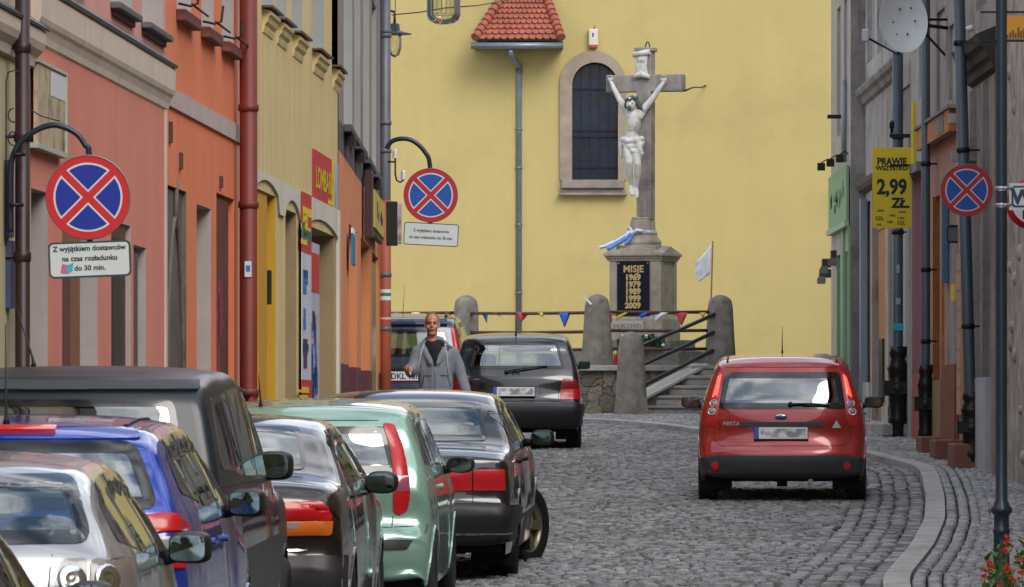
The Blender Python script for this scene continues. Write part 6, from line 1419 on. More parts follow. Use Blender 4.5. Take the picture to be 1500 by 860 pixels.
    def ring(c, mb, outer, inner, axis, off=.004, mi=0, rim=.02, closed=True):
        n = len(outer); T = []
        for k in range(n):
            for t in (0, .5, 1): a = Vector(outer[k]).lerp(Vector(inner[k]), t); T.append(c.lift(axis, a.x, a.y, off))
        T2 = [c.lift(axis, outer[k][0], outer[k][1], -rim) for k in range(n)]; m0 = n if closed else n - 1
        mb.add(T, [(3 * i + k, 3 * ((i + 1) % n) + k, 3 * ((i + 1) % n) + k + 1, 3 * i + k + 1) for i in range(m0) for k in (0, 1)], mi, True)
        mb.add([T[3 * k] for k in range(n)] + T2, [(i, (i + 1) % n, n + (i + 1) % n, n + i) for i in range(m0)], mi)
        T3 = [c.lift(axis, inner[k][0], inner[k][1], -rim) for k in range(n)]
        mb.add([T[3 * k + 2] for k in range(n)] + T3, [(i, (i + 1) % n, n + (i + 1) % n, n + i) for i in range(m0)], mi)
    def seam(c, mb, pts, axis, w_=.005, off=.0012, mi=0):
        pts = dens(pts, .05, False); T = []
        for i, p in enumerate(pts):
            a = Vector(pts[max(0, i - 1)]); b = Vector(pts[min(len(pts) - 1, i + 1)]); t = (b - a).normalized(); n = Vector((-t.y, t.x)) * w_ / 2
            T += [c.lift(axis, p[0] - n.x, p[1] - n.y, off), c.lift(axis, p[0] + n.x, p[1] + n.y, off)]
        mb.add(T, [(2 * i, 2 * i + 1, 2 * i + 3, 2 * i + 2) for i in range(len(pts) - 1)], mi)
    def glass(c, P, axis, name, edge=.035, m=None, fr=None, off=.003):
        P = dens(P, .05); mb = MB(); inn = inset(P, edge); 
        if area(P) < 0: P = P[::-1]
        c.ring(mb, P, inn, axis, off + .001, 0, .012); mi = mb
        o = mi.build(name, fr or m_frit, c.t); g_ = MB(); c.patch(g_, inset(P, edge * .6), axis, off, .001); g_.build('glass', m or m_gl, o); c.cuts.append((axis, inset(P, edge * .75))); return o
    def body(c, extra_cut=()):
        wz = c.wr + .0; arcs = [(a, wz, c.wr * 1.14) for a in c.axles]
        V = [v.copy() for v in c.V]
        for v in V:
            if abs(v.x) > c.hw * .55:
                for (ay, az, ar) in arcs:
                    d_ = Vector((v.y - ay, v.z - az)); l = d_.length
                    if abs(l - ar) < .02 and l > 0: d_ *= ar / l; v.y = ay + d_.x; v.z = az + d_.y
        keep = []
        for f in c.F:
            vs_ = [V[i] for i in f]; cx = sum(v.x for v in vs_) / len(vs_); cy = sum(v.y for v in vs_) / len(vs_); cz = sum(v.z for v in vs_) / len(vs_); bad = False
            if abs(cx) > c.hw * .55:
                for (ay, az, ar) in arcs:
                    if math.hypot(cy - ay, cz - az) < ar: bad = True
            if not bad and cz > c.belt - .25:
                for axis, P in c.cuts:
                    if axis == 'rear' and cy < c.L * .45: ok = all(inside((v.x, v.z), P) for v in vs_)
                    elif axis == 'front' and cy > c.L * .45: ok = all(inside((v.x, v.z), P) for v in vs_)
                    elif axis == 'right' and cx > .3: ok = all(inside((v.y, v.z), P) for v in vs_)
                    elif axis == 'left' and cx < -.3: ok = all(inside((v.y, v.z), P) for v in vs_)
                    else: ok = False
                    if ok: bad = True; break
            if not bad: keep.append(f)
        mb = MB(); mb.add(V, keep, 0, True); o = mb.build('body', c.col, c.t, merge=False); c.bodyo = o
        bm = bmesh.new(); bm.from_mesh(o.data); bmesh.ops.delete(bm, geom=[v for v in bm.verts if not v.link_faces], context='VERTS'); bm.to_mesh(o.data); bm.free()
        # arch lips
        for (ay, az, ar) in arcs:
            for sd_ in ('right', 'left'):
                mb = MB(); th = np.linspace(-.22, math.pi + .22, 34); th = [t for t in th if az + ar * math.sin(t) > c.sill + .01]
                c.ring(mb, [(ay + (ar + .022) * math.cos(t), az + (ar + .022) * math.sin(t)) for t in th], [(ay + (ar - .004) * math.cos(t), az + (ar - .004) * math.sin(t)) for t in th], sd_, .006, 0, .03, False)
                mb.build('wheel_arch', c.arch_m if hasattr(c, 'arch_m') else c.col, c.t)
        mb = MB()
        for (ay, az, ar) in arcs:
            for sg in (-1, 1):
                th = np.linspace(-.5, math.pi + .5, 24); x0, x1 = sg * (c.hw - .34), sg * (c.hw - .035)
                vs_ = [(x0, ay + ar * 1.03 * math.cos(t), az + ar * 1.03 * math.sin(t)) for t in th] + [(x1, ay + ar * 1.03 * math.cos(t), az + ar * 1.03 * math.sin(t)) for t in th]; n = len(th)
                mb.add(vs_, [(i, i + 1, n + i + 1, n + i) for i in range(n - 1)]); mb.add([(x0, ay + ar * 1.03 * math.cos(t), az + ar * 1.03 * math.sin(t)) for t in th], [tuple(range(n))])
        y0 = c.S[0].x + .08; mb.box(-c.hw + .36, c.hw - .36, y0, c.L - .15, c.sill - .0, c.sill + .12); mb.box(-c.hw + .06, c.hw - .06, c.axles[0] + .42, c.axles[1] - .42, c.sill + .002, c.sill + .1); mb.box(-c.hw + .12, c.hw - .12, y0, c.axles[0] - .40, c.sill + .01, c.sill + .1); mb.box(-c.hw + .14, c.hw - .14, c.axles[1] + .42, c.L - .1, c.sill + .01, c.sill + .1)
        mb.box(-.05, .05, .2, 2.4, c.sill - .05, c.sill); mb.build('underbody', m_under, c.t); return o
    def wheels(c, rim=None, steer=0., w_=.185, spokes=5, inset_=.01):
        for i, ay in enumerate(c.axles):
            for sg in (-1, 1):
                wt = bpy.data.objects.new('wheel', None); COL.objects.link(wt); wt.parent = c.t; wt.location = (sg * (c.hw - inset_ - w_ / 2), ay, c.wr)
                if i == 1 and steer: wt.rotation_euler = (0, 0, -steer)
                r = c.wr; h = w_ / 2; Mx = Matrix.Rotation(R(90), 4, 'Y') @ Matrix.Identity(4); rr_ = r * .66
                mb = MB(); mb.lathe([(rr_, -h * .8), (r * .80, -h), (r * .93, -h * .96), (r * .985, -h * .78), (r, -h * .5), (r, -h * .16), (r * .985, -h * .14), (r * .985, -h * .05), (r, -h * .03), (r, h * .03), (r * .985, h * .05), (r * .985, h * .14), (r, h * .16), (r, h * .5), (r * .985, h * .78), (r * .93, h * .96), (r * .80, h), (rr_, h * .8)], Mx, 40)
                ty = mb.build('tyre', m_tyre, wt); mb = MB(); o_ = sg * h
                Ms = Mx if sg > 0 else Matrix.Rotation(R(-90), 4, 'Y')
                mb.lathe([(rr_ * 1.0, -h * .7), (rr_ * .93, -h * .4), (rr_ * .90, h * .45), (rr_ * .99, h * .72), (rr_ * 1.04, h * .82), (rr_ * 1.04, h * .74)], Ms, 40); mb.lathe([(rr_ * .9, -h * .2), (.001, -h * .2)], Ms, 32)
                mb.lathe([(.001, h * .74), (rr_ * .17, h * .70), (rr_ * .22, h * .45), (rr_ * .22, 0)], Ms, 24)
                for k in range(spokes):
                    a = 2 * math.pi * k / spokes + .3; Mr = Ms @ Matrix.Rotation(a, 4, 'Z'); wd0, wd1 = rr_ * .16, rr_ * .22
                    mb.add([Mr @ Vector(p) for p in ((rr_ * .15, -wd0, h * .35), (rr_ * .15, wd0, h * .35), (rr_ * .94, wd1, h * .42), (rr_ * .94, -wd1, h * .42), (rr_ * .15, -wd0 * .8, h * .66), (rr_ * .15, wd0 * .8, h * .66), (rr_ * .94, wd1 * .8, h * .70), (rr_ * .94, -wd1 * .8, h * .70))], [(3, 2, 1, 0), (4, 5, 6, 7), (0, 1, 5, 4), (1, 2, 6, 5), (2, 3, 7, 6), (3, 0, 4, 7)])
                mb.build('rim', rim or m_hub, wt)
    def seats(c, yr, yf, z0=.35, hr=1.0, hf=1.05, rear=True):
        def seat(x, y, w_, zt, head=True):
            mb = MB(); mb.ellipsoid((x, y, (z0 + zt) / 2), (w_ / 2, .09, (zt - z0) / 2), Matrix.Rotation(R(-14), 4, 'X'), 16, 10, 0, .45)
            mb.ellipsoid((x, y + .28, z0 + .08), (w_ / 2, .28, .09), None, 14, 8, 0, .5)
            if head: mb.ellipsoid((x, y - .12, zt + .11), (.125, .05, .10), None, 14, 8, 0, .55); mb.tube([(x - .05, y - .10, zt - .05), (x - .05, y - .12, zt + .1)], .008, 6); mb.tube([(x + .05, y - .10, zt - .05), (x + .05, y - .12, zt + .1)], .008, 6)
            return mb
        for sg in (-1, 1): seat(sg * c.hw * .46, yf, .50, z0 + .62).build('front_seat', m_seat, c.t)
        if rear:
            mb = MB(); mb.ellipsoid((0, yr, z0 + .27), (c.hw * .80, .09, .30), Matrix.Rotation(R(-14), 4, 'X'), 20, 10, 0, .4)
            for sg in (-1, 1): mb.ellipsoid((sg * c.hw * .45, yr - .08, z0 + .60), (.125, .05, .08), None, 12, 8, 0, .55)
            mb.build('rear_seat', m_seat, c.t)
        mb = MB(); mb.box(-c.hw * .85, c.hw * .85, yf + .85, yf + 1.25, z0 + .3, z0 + .52); mb.ellipsoid((-c.hw * .45, yf + .72, z0 + .5), (.19, .03, .19), Matrix.Rotation(R(20), 4, 'X'), 20, 8); mb.box(-.08, .06, yf + .95, yf + .98, c.H - .22, c.H - .14); mb.build('dashboard', m_dash, c.t, bevel=.03)
    def mirror(c, x, y, z, w_=.19, h_=.13, sides=(1, -1), m=None, e=.6, body_x=None):
        for sg in sides:
            mt = bpy.data.objects.new('wing_mirror', None); COL.objects.link(mt); mt.parent = c.t; mt.location = (sg * x, y, z); mt.rotation_euler = (0, 0, sg * R(-6))
            mb = MB(); mb.ellipsoid((0, .035, 0), (w_ / 2, .07, h_ / 2), None, 24, 14, 0, e); 
            p_ = c.lift('right' if sg > 0 else 'left', y + .03, z - .02, .0); mb.tube([(-sg * w_ * .35, .03, -h_ * .25), (p_.x - sg * x - sg * .01, .05, -h_ * .32)], [.028, .035], 10); mb.build('housing', m or m_trimb, mt)
            mb = MB(); n = 28; P = [(w_ * .43 * math.copysign(abs(math.cos(a)) ** e, math.cos(a)), -.042, h_ * .40 * math.copysign(abs(math.sin(a)) ** e, math.sin(a))) for a in np.linspace(0, 2 * math.pi, n, endpoint=False)]
            vs_ = [(0, -.043, 0)] + P + [(p[0] * 1.12, -.020, p[2] * 1.14) for p in P]; mb.add(vs_, [(0, 1 + i, 1 + (i + 1) % n) for i in range(n)], 1, False); mb.add(vs_[1:], [(i, (i + 1) % n, n + (i + 1) % n, n + i) for i in range(n)], 0); mb.build('mirror_glass', [m or m_trimb, m_mirror], mt)
    def plate(c, x, z, w_=.52, h_=.114, smudged=True, txt=None, off=.018):
        p, n = c.hit('rear', x, z); y = min(c.hit('rear', x + w_ / 2 * s_, z + t_ * h_ / 2)[0].y for s_ in (-1, 1) for t_ in (-1, 1)); tilt = math.atan2(c.hit('rear', x, z + .05)[0].y - c.hit('rear', x, z - .05)[0].y, .1)
        M_ = Matrix.Translation((x, min(y, p.y) - .012, z)) @ Matrix.Rotation(-tilt, 4, 'X')
        mb = MB(); mb.box(-w_ / 2 - .008, w_ / 2 + .008, -.006, .02, -h_ / 2 - .008, h_ / 2 + .008, 0, M_); mb.box(-w_ / 2, w_ / 2, -.010, -.004, -h_ / 2, h_ / 2, 1, M_); mb.box(-w_ / 2, -w_ / 2 + .042, -.0115, -.0095, -h_ / 2, h_ / 2, 2, M_)
        if smudged: mb.box(-w_ / 2 + .06, w_ / 2 - .015, -.0115, -.0098, -h_ / 2 + .015, h_ / 2 - .015, 3, M_)
        if txt: put_text(mb, txt, .115, .02, -.040, M_ @ Matrix.Translation((0, -.012, 0)), 4, .003, .95)
        mb.build('number_plate', [m_trimb, m_plate, m_plblue, m_smudge, m_ink], c.t)
    def wiper(c, x0, z0, x1, z1):
        mb = MB(); a, b = c.lift('rear', x0, z0, .025), c.lift('rear', x1, z1, .02); mb.tube([a, a.lerp(b, .5) + Vector((0, -.01, .012)), b], [.012, .009, .006], 6); mb.ellipsoid(a, (.025, .02, .025), None, 10, 8)
        mb.tube([a.lerp(b, .3) + Vector((0, 0, -.012)), b + Vector((0, 0, -.008))], .007, 6); mb.build('wiper', m_trimb, c.t)
    def antenna(c, x, y, h, lean=.0, back=.15):
        p = c.hit('top', x, y)[0]; mb = MB(); mb.tube([p, p + Vector((0, 0, .02)), p + Vector((lean * .06, -back * .1, .05)), p + Vector((lean, -back, h))], [.016, .010, .006, .002], 8); mb.build('antenna', m_trimb, c.t)
    def lamp(c, name, shapes, side=None):
        """shapes: [(outline, axis, material)]"""
        mats_ = []; mb = MB()
        for P, ax, m, off, bg_ in shapes:
            if m not in mats_: mats_.append(m)
            c.patch(mb, dens(P, .03), ax, off, .012, mats_.index(m), .022, bg_)
        return mb.build(name, mats_, c.t)
def mirrored(P): return [(-x, z) for x, z in P][::-1]
def slab(c, name, P, axis, off, m, mirror_=False, rim=.02, bulge=0):
    mb = MB(); c.patch(mb, dens(P, .05), axis, off, rim, 0, .03, bulge)
    if mirror_: mb.build(name, m, c.t); mb = MB(); c.patch(mb, dens(mirrored(P) if axis == 'rear' else P, .05), 'left' if axis == 'right' else axis, off, rim, 0, .03, bulge)
    return mb.build(name, m, c.t)
def rearlamps(c, name, shapes):
    shapes = [q for q in shapes if q[1] == 'rear']
    for sg in (1, -1):
        c.lamp(name, [((P if sg > 0 else mirrored(P)) if ax == 'rear' else P, ax if sg > 0 or ax != 'right' else 'left', m, off, bg_) for P, ax, m, off, bg_ in shapes])
def sideglass(c, polys, m=None):
    for P in polys:
        for ax in ('right', 'left'): c.glass(P, ax, 'side_window', .03, m or m_gld)
def handles(c, pts, m=None):
    for (y, z) in pts:
        for ax in ('right', 'left'): mb = MB(); c.patch(mb, dens(rpoly([(y - .08, z - .015), (y + .08, z - .015), (y + .08, z + .015), (y - .08, z + .015)], .012), .03), ax, .022, .03, 0, .02); mb.build('door_handle', m or c.col, c.t)
def seams(c, rear=(), right=()):
    mb = MB()
    for p in rear: c.seam(mb, p, 'rear')
    for p in right:
        for ax in ('right', 'left'): c.seam(mb, p, ax)
    mb.build('panel_gaps', m_seam, c.t)
def rect(x0, x1, z0, z1, r=.02): return rpoly([(x0, z0), (x1, z0), (x1, z1), (x0, z1)], r)
def front(c, zl=.62, grille=True):
    rearl = rpoly([(.42, zl - .07), (.74, zl - .05), (.76, zl + .08), (.45, zl + .05)], .03)
    for P in (rearl, mirrored(rearl)): mb = MB(); c.patch(mb, dens(P, .04), 'front', .004, .02, 0, .04); mb.build('headlight', m_lcl, c.t)
    mb = MB(); c.patch(mb, dens(rect(-.36, .36, zl - .06, zl + .03, .02), .05), 'front', .004, .01, 0, .05); mb.build('grille', m_trimb, c.t)
def windscreen(c, zb, zt, wb, wt): return c.glass(rpoly([(-wb, zb), (wb, zb), (wt, zt), (-wt, zt)], .06), 'front', 'windscreen', .05, m_gl)
SL = .0185; PITCH = 1.05

# ---- red hatchback driving up the street
def red_hatch():
    Y0 = 60.4; c = Car('parked_car', 'red hatchback with lit brake lights driving up the cobbled street', 2.655, Y0, gz(2.7, Y0) - .02, .045, 1.15, 1.68,
        [(.16, .235), (.04, .27), (.0, .36), (.0, .50), (.035, .56), (.085, .66), (.10, .84), (.125, .93), (.22, 1.14), (.31, 1.30), (.36, 1.375), (.48, 1.415), (.8, 1.445), (1.5, 1.46), (2.1, 1.42), (2.45, 1.32), (3.0, 1.03), (3.45, .90), (3.75, .74), (3.86, .58), (3.88, .38), (3.80, .24)],
        paint('paint_red', (.33, .013, .010), .25, .25), tumble=.235, belt=.93, rc=.12, wheel_r=.295, axles=(.62, 3.10), sill=.21, cr_rear=.07, waist=.62)
    c.t.name = 'red_hatchback'
    c.glass(rpoly([(-.635, .925), (.635, .925), (.565, 1.285), (-.565, 1.285)], .05), 'rear', 'rear_window', .06)
    windscreen(c, .98, 1.33, .62, .50)
    sideglass(c, [rpoly([(.52, .98), (1.20, .96), (1.24, 1.33), (.72, 1.32)], .05), rpoly([(1.29, .96), (2.55, .93), (2.35, 1.16), (1.95, 1.33), (1.32, 1.34)], .05)])
    c.body()
    lp_ = [(.575, 1.295), (.625, 1.27), (.70, 1.06), (.745, .86), (.74, .76), (.655, .76), (.63, .90), (.60, 1.08)]
    rearlamps(c, 'tail_light', [(rpoly(lp_, .02), 'rear', m_lred, .008, .01), (rpoly([(.595, 1.26), (.635, 1.235), (.690, 1.03), (.635, 1.03)], .015), 'rear', m_lon, .016, .006),
        (rpoly([(.05, .78), (.16, .80), (.24, 1.02), (.20, 1.06), (.12, .95)], .02), 'right', m_lred, .006, 0)])
    for sg in (1, -1):
        for (x_, z_) in ((.672, .975), (.690, .895)):
            p, n = c.hit('rear', sg * x_, z_); q = n.to_track_quat('Z', 'Y').to_matrix().to_4x4(); mb = MB(); mb.lathe([(.037, .004), (.040, .022), (.034, .026), (.031, .018)], Matrix.Translation(p) @ q, 20, 0); mb.lathe([(.031, .018), (.016, .028), (.001, .031)], Matrix.Translation(p) @ q, 20, 1); mb.build('round_lens', [m_chrome, m_lcl], c.t)
    slab(c, 'bumper_lower', rpoly([(-.83, .235), (.83, .235), (.84, .43), (.78, .445), (.66, .475), (-.66, .475), (-.78, .445), (-.84, .43)], .02), 'rear', .010, m_bumpg)
    for ax in ('right', 'left'): mb = MB(); c.patch(mb, dens(rpoly([(.02, .24), (.26, .24), (.30, .43), (.02, .43)], .02), .04), ax, .008, .02, 0, .03); mb.build('bumper_side', m_bumpg, c.t)
    for x_ in (-.655, .635): p, n = c.hit('rear', x_, .37); mb = MB(); mb.lathe([(.048, .010), (.050, .018), (.040, .020)], Matrix.Translation(p) @ n.to_track_quat('Z', 'Y').to_matrix().to_4x4(), 20); mb.lathe([(.040, .020), (.001, .024)], Matrix.Translation(p) @ n.to_track_quat('Z', 'Y').to_matrix().to_4x4(), 20, 1); mb.build('reflector', [m_bumpg, m_refl], c.t)
    slab(c, 'tailgate_handle', rpoly([(-.42, .755), (.40, .755), (.40, .79), (.37, .805), (-.40, .805), (-.42, .79)], .01), 'rear', .020, m_bumpg)
    c.plate(-.01, .69); c.wiper(.08, .965, .47, .955)
    p, n = c.hit('rear', -.01, .845); mb = MB(); mb.ellipsoid(p, (.066, .012, .030), None, 24, 8, 0); mb.ellipsoid(p + Vector((0, -.005, 0)), (.058, .011, .023), None, 24, 8, 1); mb.build('oval_badge', [m_chrome, mat('badge_blue', (.03, .06, .22), .3)], c.t)
    mb = MB(); p, n = c.hit('rear', -.50, .77); put_text(mb, 'FIESTA', .052, -.50, .765, Matrix.Translation((0, p.y - .012, 0)), 0, .001, 1.1); mb.build('badge_lettering', m_chrome, c.t)
    p, n = c.hit('rear', .535, .76); mb = MB(); mb.prism([(-.045, -.025), (.045, -.025), (0, .05)], Matrix.Translation((.535, p.y - .004, .765)) @ STAND, .008); mb.build('triangle_badge', m_chrome, c.t)
    seams(c, rear=[[(-.665, .90), (-.67, .62), (-.60, .565), (.60, .565), (.67, .62), (.665, .90)], [(-.56, 1.335), (.56, 1.335)], [(-.80, .548), (-.69, .56)], [(.80, .548), (.69, .56)]], right=[[(1.26, .28), (1.24, .93)], [(2.45, .28), (2.55, .90)]])
    handles(c, [(1.42, .86)]); c.antenna(0, 1.9, .28, .0, .02); c.wheels(w_=.19); c.seats(.95, 1.75); c.mirror(.93, 2.28, .955, .19, .125); front(c, .66)
    for x_ in (-.54, .54):
        T = [c.lift('top', x_, y, .004) for y in np.linspace(.5, 2.0, 12)]; mb = MB(); mb.tube(T, .010, 6); mb.build('roof_gutter', m_trimb, c.t)
    mb = MB(); mb.tube([(.28, .25, .20), (.28, .05, .215)], .026, 12); mb.build('exhaust', mat('exhaust_steel', (.25, .18, .12), .4, metal=.8), c.t); return c
red_hatch()
# ---- black hatchback
def black_hatch():
    Y0 = 78.0; c = Car('black_hatchback', 'black hatchback parked uphill beside the granite post, right of the walking man', -.0 + .045, Y0, gz(.3, Y0) - .01, .008, 1.2, 1.695,
        [(.16, .26), (.04, .29), (.0, .36), (.0, .60), (.05, .635), (.09, .72), (.12, .92), (.16, .99), (.32, 1.24), (.40, 1.37), (.48, 1.43), (.62, 1.458), (1.2, 1.48), (2.0, 1.45), (2.35, 1.38), (2.95, 1.05), (3.6, .93), (3.92, .78), (4.0, .6), (4.02, .40), (3.9, .26)],
        paint('paint_black', (.005, .007, .012), .0, .2), tumble=.20, belt=.95, rc=.11, wheel_r=.295, axles=(.72, 3.19), sill=.22, cr_rear=.05, waist=.62)
    c.glass(rpoly([(-.63, 1.03), (.63, 1.03), (.535, 1.375), (-.535, 1.375)], .05), 'rear', 'rear_window', .04); windscreen(c, 1.02, 1.38, .62, .52)
    sideglass(c, [rpoly([(.50, 1.02), (.95, 1.0), (.95, 1.36), (.62, 1.34)], .04), rpoly([(1.0, 1.0), (1.60, .98), (1.60, 1.38), (1.0, 1.36)], .04), rpoly([(1.65, .98), (2.75, .96), (2.5, 1.2), (2.15, 1.37), (1.65, 1.38)], .04)])
    c.body()
    rearlamps(c, 'tail_light', [(rpoly([(.56, .645), (.815, .645), (.81, .78), (.57, .78)], .015), 'rear', m_lred, .008, .004), (rpoly([(.57, .785), (.81, .785), (.765, .90), (.60, .915)], .015), 'rear', m_lredd, .008, .004), (rpoly([(.03, .65), (.15, .65), (.16, .88), (.04, .88)], .015), 'right', m_lred, .006, 0)])
    slab(c, 'bumper', rpoly([(-.845, .30), (.845, .30), (.855, .58), (-.855, .58)], .02), 'rear', .035, m_trimb, rim=.03); slab(c, 'lower_valance', rpoly([(-.78, .215), (.78, .215), (.82, .30), (-.82, .30)], .01), 'rear', .004, m_under)
    for ax in ('right', 'left'): mb = MB(); c.patch(mb, dens(rect(.0, .34, .30, .58, .02), .04), ax, .03, .03, 0, .03); mb.build('bumper_side', m_trimb, c.t)
    c.plate(-.02, .745); c.wiper(-.12, .985, .40, 1.06)
    p, n = c.hit('rear', 0, .965); mb = MB(); mb.tube([p + Vector((.045 * math.cos(a), -.005, .045 * math.sin(a))) for a in np.linspace(0, 6.283, 25)], .005, 6); 
    mb.tube([p + Vector((-.03, -.006, .03)), p + Vector((-.012, -.006, -.02)), p + Vector((0, -.006, .005)), p + Vector((.012, -.006, -.02)), p + Vector((.03, -.006, .03))], .004, 5); mb.build('round_badge', m_trimb, c.t)
    seams(c, rear=[[(-.55, .93), (-.545, .62), (.545, .62), (.55, .93)], [(-.34, .68), (-.34, .81), (.31, .81), (.31, .68), (-.34, .68)]], right=[[(1.62, .28), (1.62, .97)]])
    handles(c, [(1.1, .90), (1.85, .90)], m_trimb); c.wheels(w_=.20); c.seats(1.0, 1.85, .38); c.mirror(.88, 2.5, 1.05, .15, .115); front(c, .7); c.antenna(0, .62, .3, 0, .4)
    mb = MB(); mb.box(-.30, -.22, .1, .3, .18, .26); mb.build('exhaust', m_under, c.t)
black_hatch()
# ---- dark blue people carrier behind the man
def mpv():
    Y0 = 86.0; c = Car('people_carrier', 'dark blue people carrier behind the walking man, mostly hidden', -1.54, Y0, gz(-1.5, Y0) + .07, .03, 1.2, 1.80,
        [(.16, .28), (.04, .31), (.0, .38), (.0, .60), (.04, .66), (.08, .95), (.11, 1.06), (.26, 1.40), (.33, 1.53), (.44, 1.60), (.7, 1.635), (1.8, 1.66), (2.6, 1.60), (3.0, 1.46), (3.6, 1.08), (4.1, .92), (4.4, .72), (4.5, .5), (4.4, .28)],
        paint('paint_darkblue', (.018, .030, .070), .3, .25), tumble=.17, belt=1.02, rc=.10, wheel_r=.31, axles=(.85, 3.6), sill=.24, cr_rear=.06, waist=.66)
    c.glass(rpoly([(-.70, 1.07), (.70, 1.07), (.61, 1.45), (-.61, 1.45)], .05), 'rear', 'rear_window', .04); windscreen(c, 1.1, 1.5, .66, .55)
    sideglass(c, [rpoly([(.45, 1.12), (1.3, 1.08), (1.3, 1.5), (.6, 1.48)], .04), rpoly([(1.36, 1.08), (2.3, 1.06), (2.3, 1.52), (1.36, 1.5)], .04), rpoly([(2.36, 1.06), (3.4, 1.04), (3.05, 1.35), (2.8, 1.5), (2.36, 1.52)], .04)]); c.body()
    rearlamps(c, 'tail_light', [(rpoly([(.66, 1.50), (.73, 1.46), (.82, 1.06), (.80, .98), (.74, .98), (.72, 1.15)], .015), 'rear', m_lred, .008, .006)])
    slab(c, 'bumper', rpoly([(-.89, .30), (.89, .30), (.90, .60), (-.90, .60)], .02), 'rear', .02, m_trimb, rim=.03); slab(c, 'tailgate_band', rect(-.70, .70, .90, .97, .01), 'rear', .012, m_trimb)
    slab(c, 'spoiler', rpoly([(-.62, 1.50), (.62, 1.50), (.60, 1.56), (-.60, 1.56)], .01), 'rear', .05, c.col, rim=.03)
    slab(c, 'red_strip', rect(-.34, .40, .705, .72, .004), 'rear', .008, m_lredd)
    c.plate(.02, .80, .56, .125, False, 'DKL 16F', .02); mb = MB()
    mb.build('x', m_trimb, c.t) if False else None
    mb = MB(); 
    for x_ in (-.58, .58): mb = MB(); mb.tube([c.lift('top', x_, y, .03) for y in np.linspace(.6, 2.9, 12)], .014, 8); mb.build('roof_rail', m_trimb, c.t)
    c.wheels(); c.seats(1.2, 2.4, .5, rear=True); c.mirror(1.0, 3.1, 1.15); front(c, .75)
    p = c.lift('rear', -.16 - .13, 1.50, .02); mb = MB(); mb.tube([p, p + Vector((.02, -.05, .10)), p + Vector((.055, -.08, .60))], [.012, .006, .002], 6); mb.tube([p + Vector((.24, 1.0, .1)), p + Vector((.27, 1.0, .56))], [.005, .002], 5); mb.tube([p, p + Vector((-.01, -.1, -.35))], .004, 5); mb.build('antenna', m_trimb, c.t)
mpv()
# ---- black saloon with turned front wheels
def black_saloon():
    Y0 = 43.9; c = Car('black_saloon', 'black saloon with its front wheels turned and a tan alloy rim showing', -.835, Y0, gz(-.83, Y0) - .03, .050, 1.1, 1.695,
        [(.14, .31), (.03, .34), (.0, .42), (.0, .60), (.05, .635), (.06, .70), (.05, .86), (.08, .955), (.20, .995), (.55, 1.02), (.78, 1.06), (.98, 1.17), (1.22, 1.32), (1.42, 1.385), (2.0, 1.415), (2.5, 1.385), (2.8, 1.29), (3.3, 1.04), (3.9, .93), (4.3, .78), (4.42, .6), (4.44, .42), (4.3, .28)],
        paint('paint_blackbrown', (.013, .012, .013), .3, .22), tumble=.25, belt=.97, rc=.10, wheel_r=.315, axles=(.98, 3.60), sill=.24, cr_rear=.06, waist=.66, zs=.978)
    c.glass(rpoly([(-.62, 1.055), (.62, 1.055), (.545, 1.335), (-.545, 1.335)], .05), 'rear', 'rear_window', .04); windscreen(c, 1.03, 1.33, .63, .52)
    sideglass(c, [rpoly([(.98, 1.045), (1.16, 1.04), (1.22, 1.27), (1.18, 1.27)], .02), rpoly([(1.20, 1.03), (1.88, 1.0), (1.86, 1.33), (1.40, 1.315), (1.26, 1.27)], .03), rpoly([(1.93, 1.0), (3.05, .98), (2.75, 1.20), (2.5, 1.32), (1.92, 1.335)], .03)]); c.body()
    rearlamps(c, 'tail_light', [(rpoly([(.36, .71), (.545, .71), (.545, .86), (.36, .86)], .01), 'rear', m_lred, .008, .004), (rpoly([(.555, .71), (.78, .71), (.775, .865), (.555, .865)], .012), 'rear', m_lred, .008, .004), (rpoly([(.03, .71), (.22, .715), (.20, .86), (.04, .86)], .012), 'right', m_lred, .006, 0)])
    slab(c, 'bumper', rpoly([(-.83, .335), (.83, .335), (.845, .60), (-.845, .60)], .02), 'rear', .03, m_trimb, rim=.03); slab(c, 'bumper_strip', rect(-.80, .80, .395, .410, .004), 'rear', .036, m_chrome)
    for ax in ('right', 'left'): mb = MB(); c.patch(mb, dens(rect(.0, .58, .335, .60, .02), .04), ax, .02, .03, 0, .03); mb.build('bumper_side', m_trimb, c.t); slab(c, 'lamp_panel', rect(-.35, .35, .71, .86, .01), 'rear', .005, m_trimb)
    mb = MB(); p, n = c.hit('rear', .38, .905); put_text(mb, 'S E', .055, .40, .892, Matrix.Translation((0, p.y - .012, 0)), 0, .001); mb.build('badge_lettering', m_chrome, c.t)
    seams(c, rear=[[(.555, .99), (.552, .62)], [(-.555, .99), (-.552, .62)]], right=[[(1.90, .28), (1.90, .98)], [(3.05, .28), (3.05, .96)], [(.95, .95), (1.2, .88), (1.25, .75)]])
    for ax in ('right', 'left'): mb = MB(); c.patch(mb, dens(rect(1.35, 3.2, .46, .50, .01), .06), ax, .012, .01, 0, .03); mb.build('side_strip', m_trimb, c.t); handles(c, [(1.32, .89), (2.1, .885)], m_trimb); c.wheels(m_rim, steer=R(24), w_=.20, inset_=.02); c.seats(1.5, 2.2, .38); c.mirror(.93, 2.72, 1.03, .17, .125); front(c, .7)
    mb = MB(); mb.ellipsoid(c.lift('rear', .46, 1.17, .002), (.05, .004, .018), None, 16, 6); mb.build('window_sticker', m_lcl, c.t); c.arch = 1
    mb = MB(); mb.tube([(-.3, .3, .25), (-.3, .02, .27)], .03, 12); mb.build('exhaust', m_under, c.t)
black_saloon()
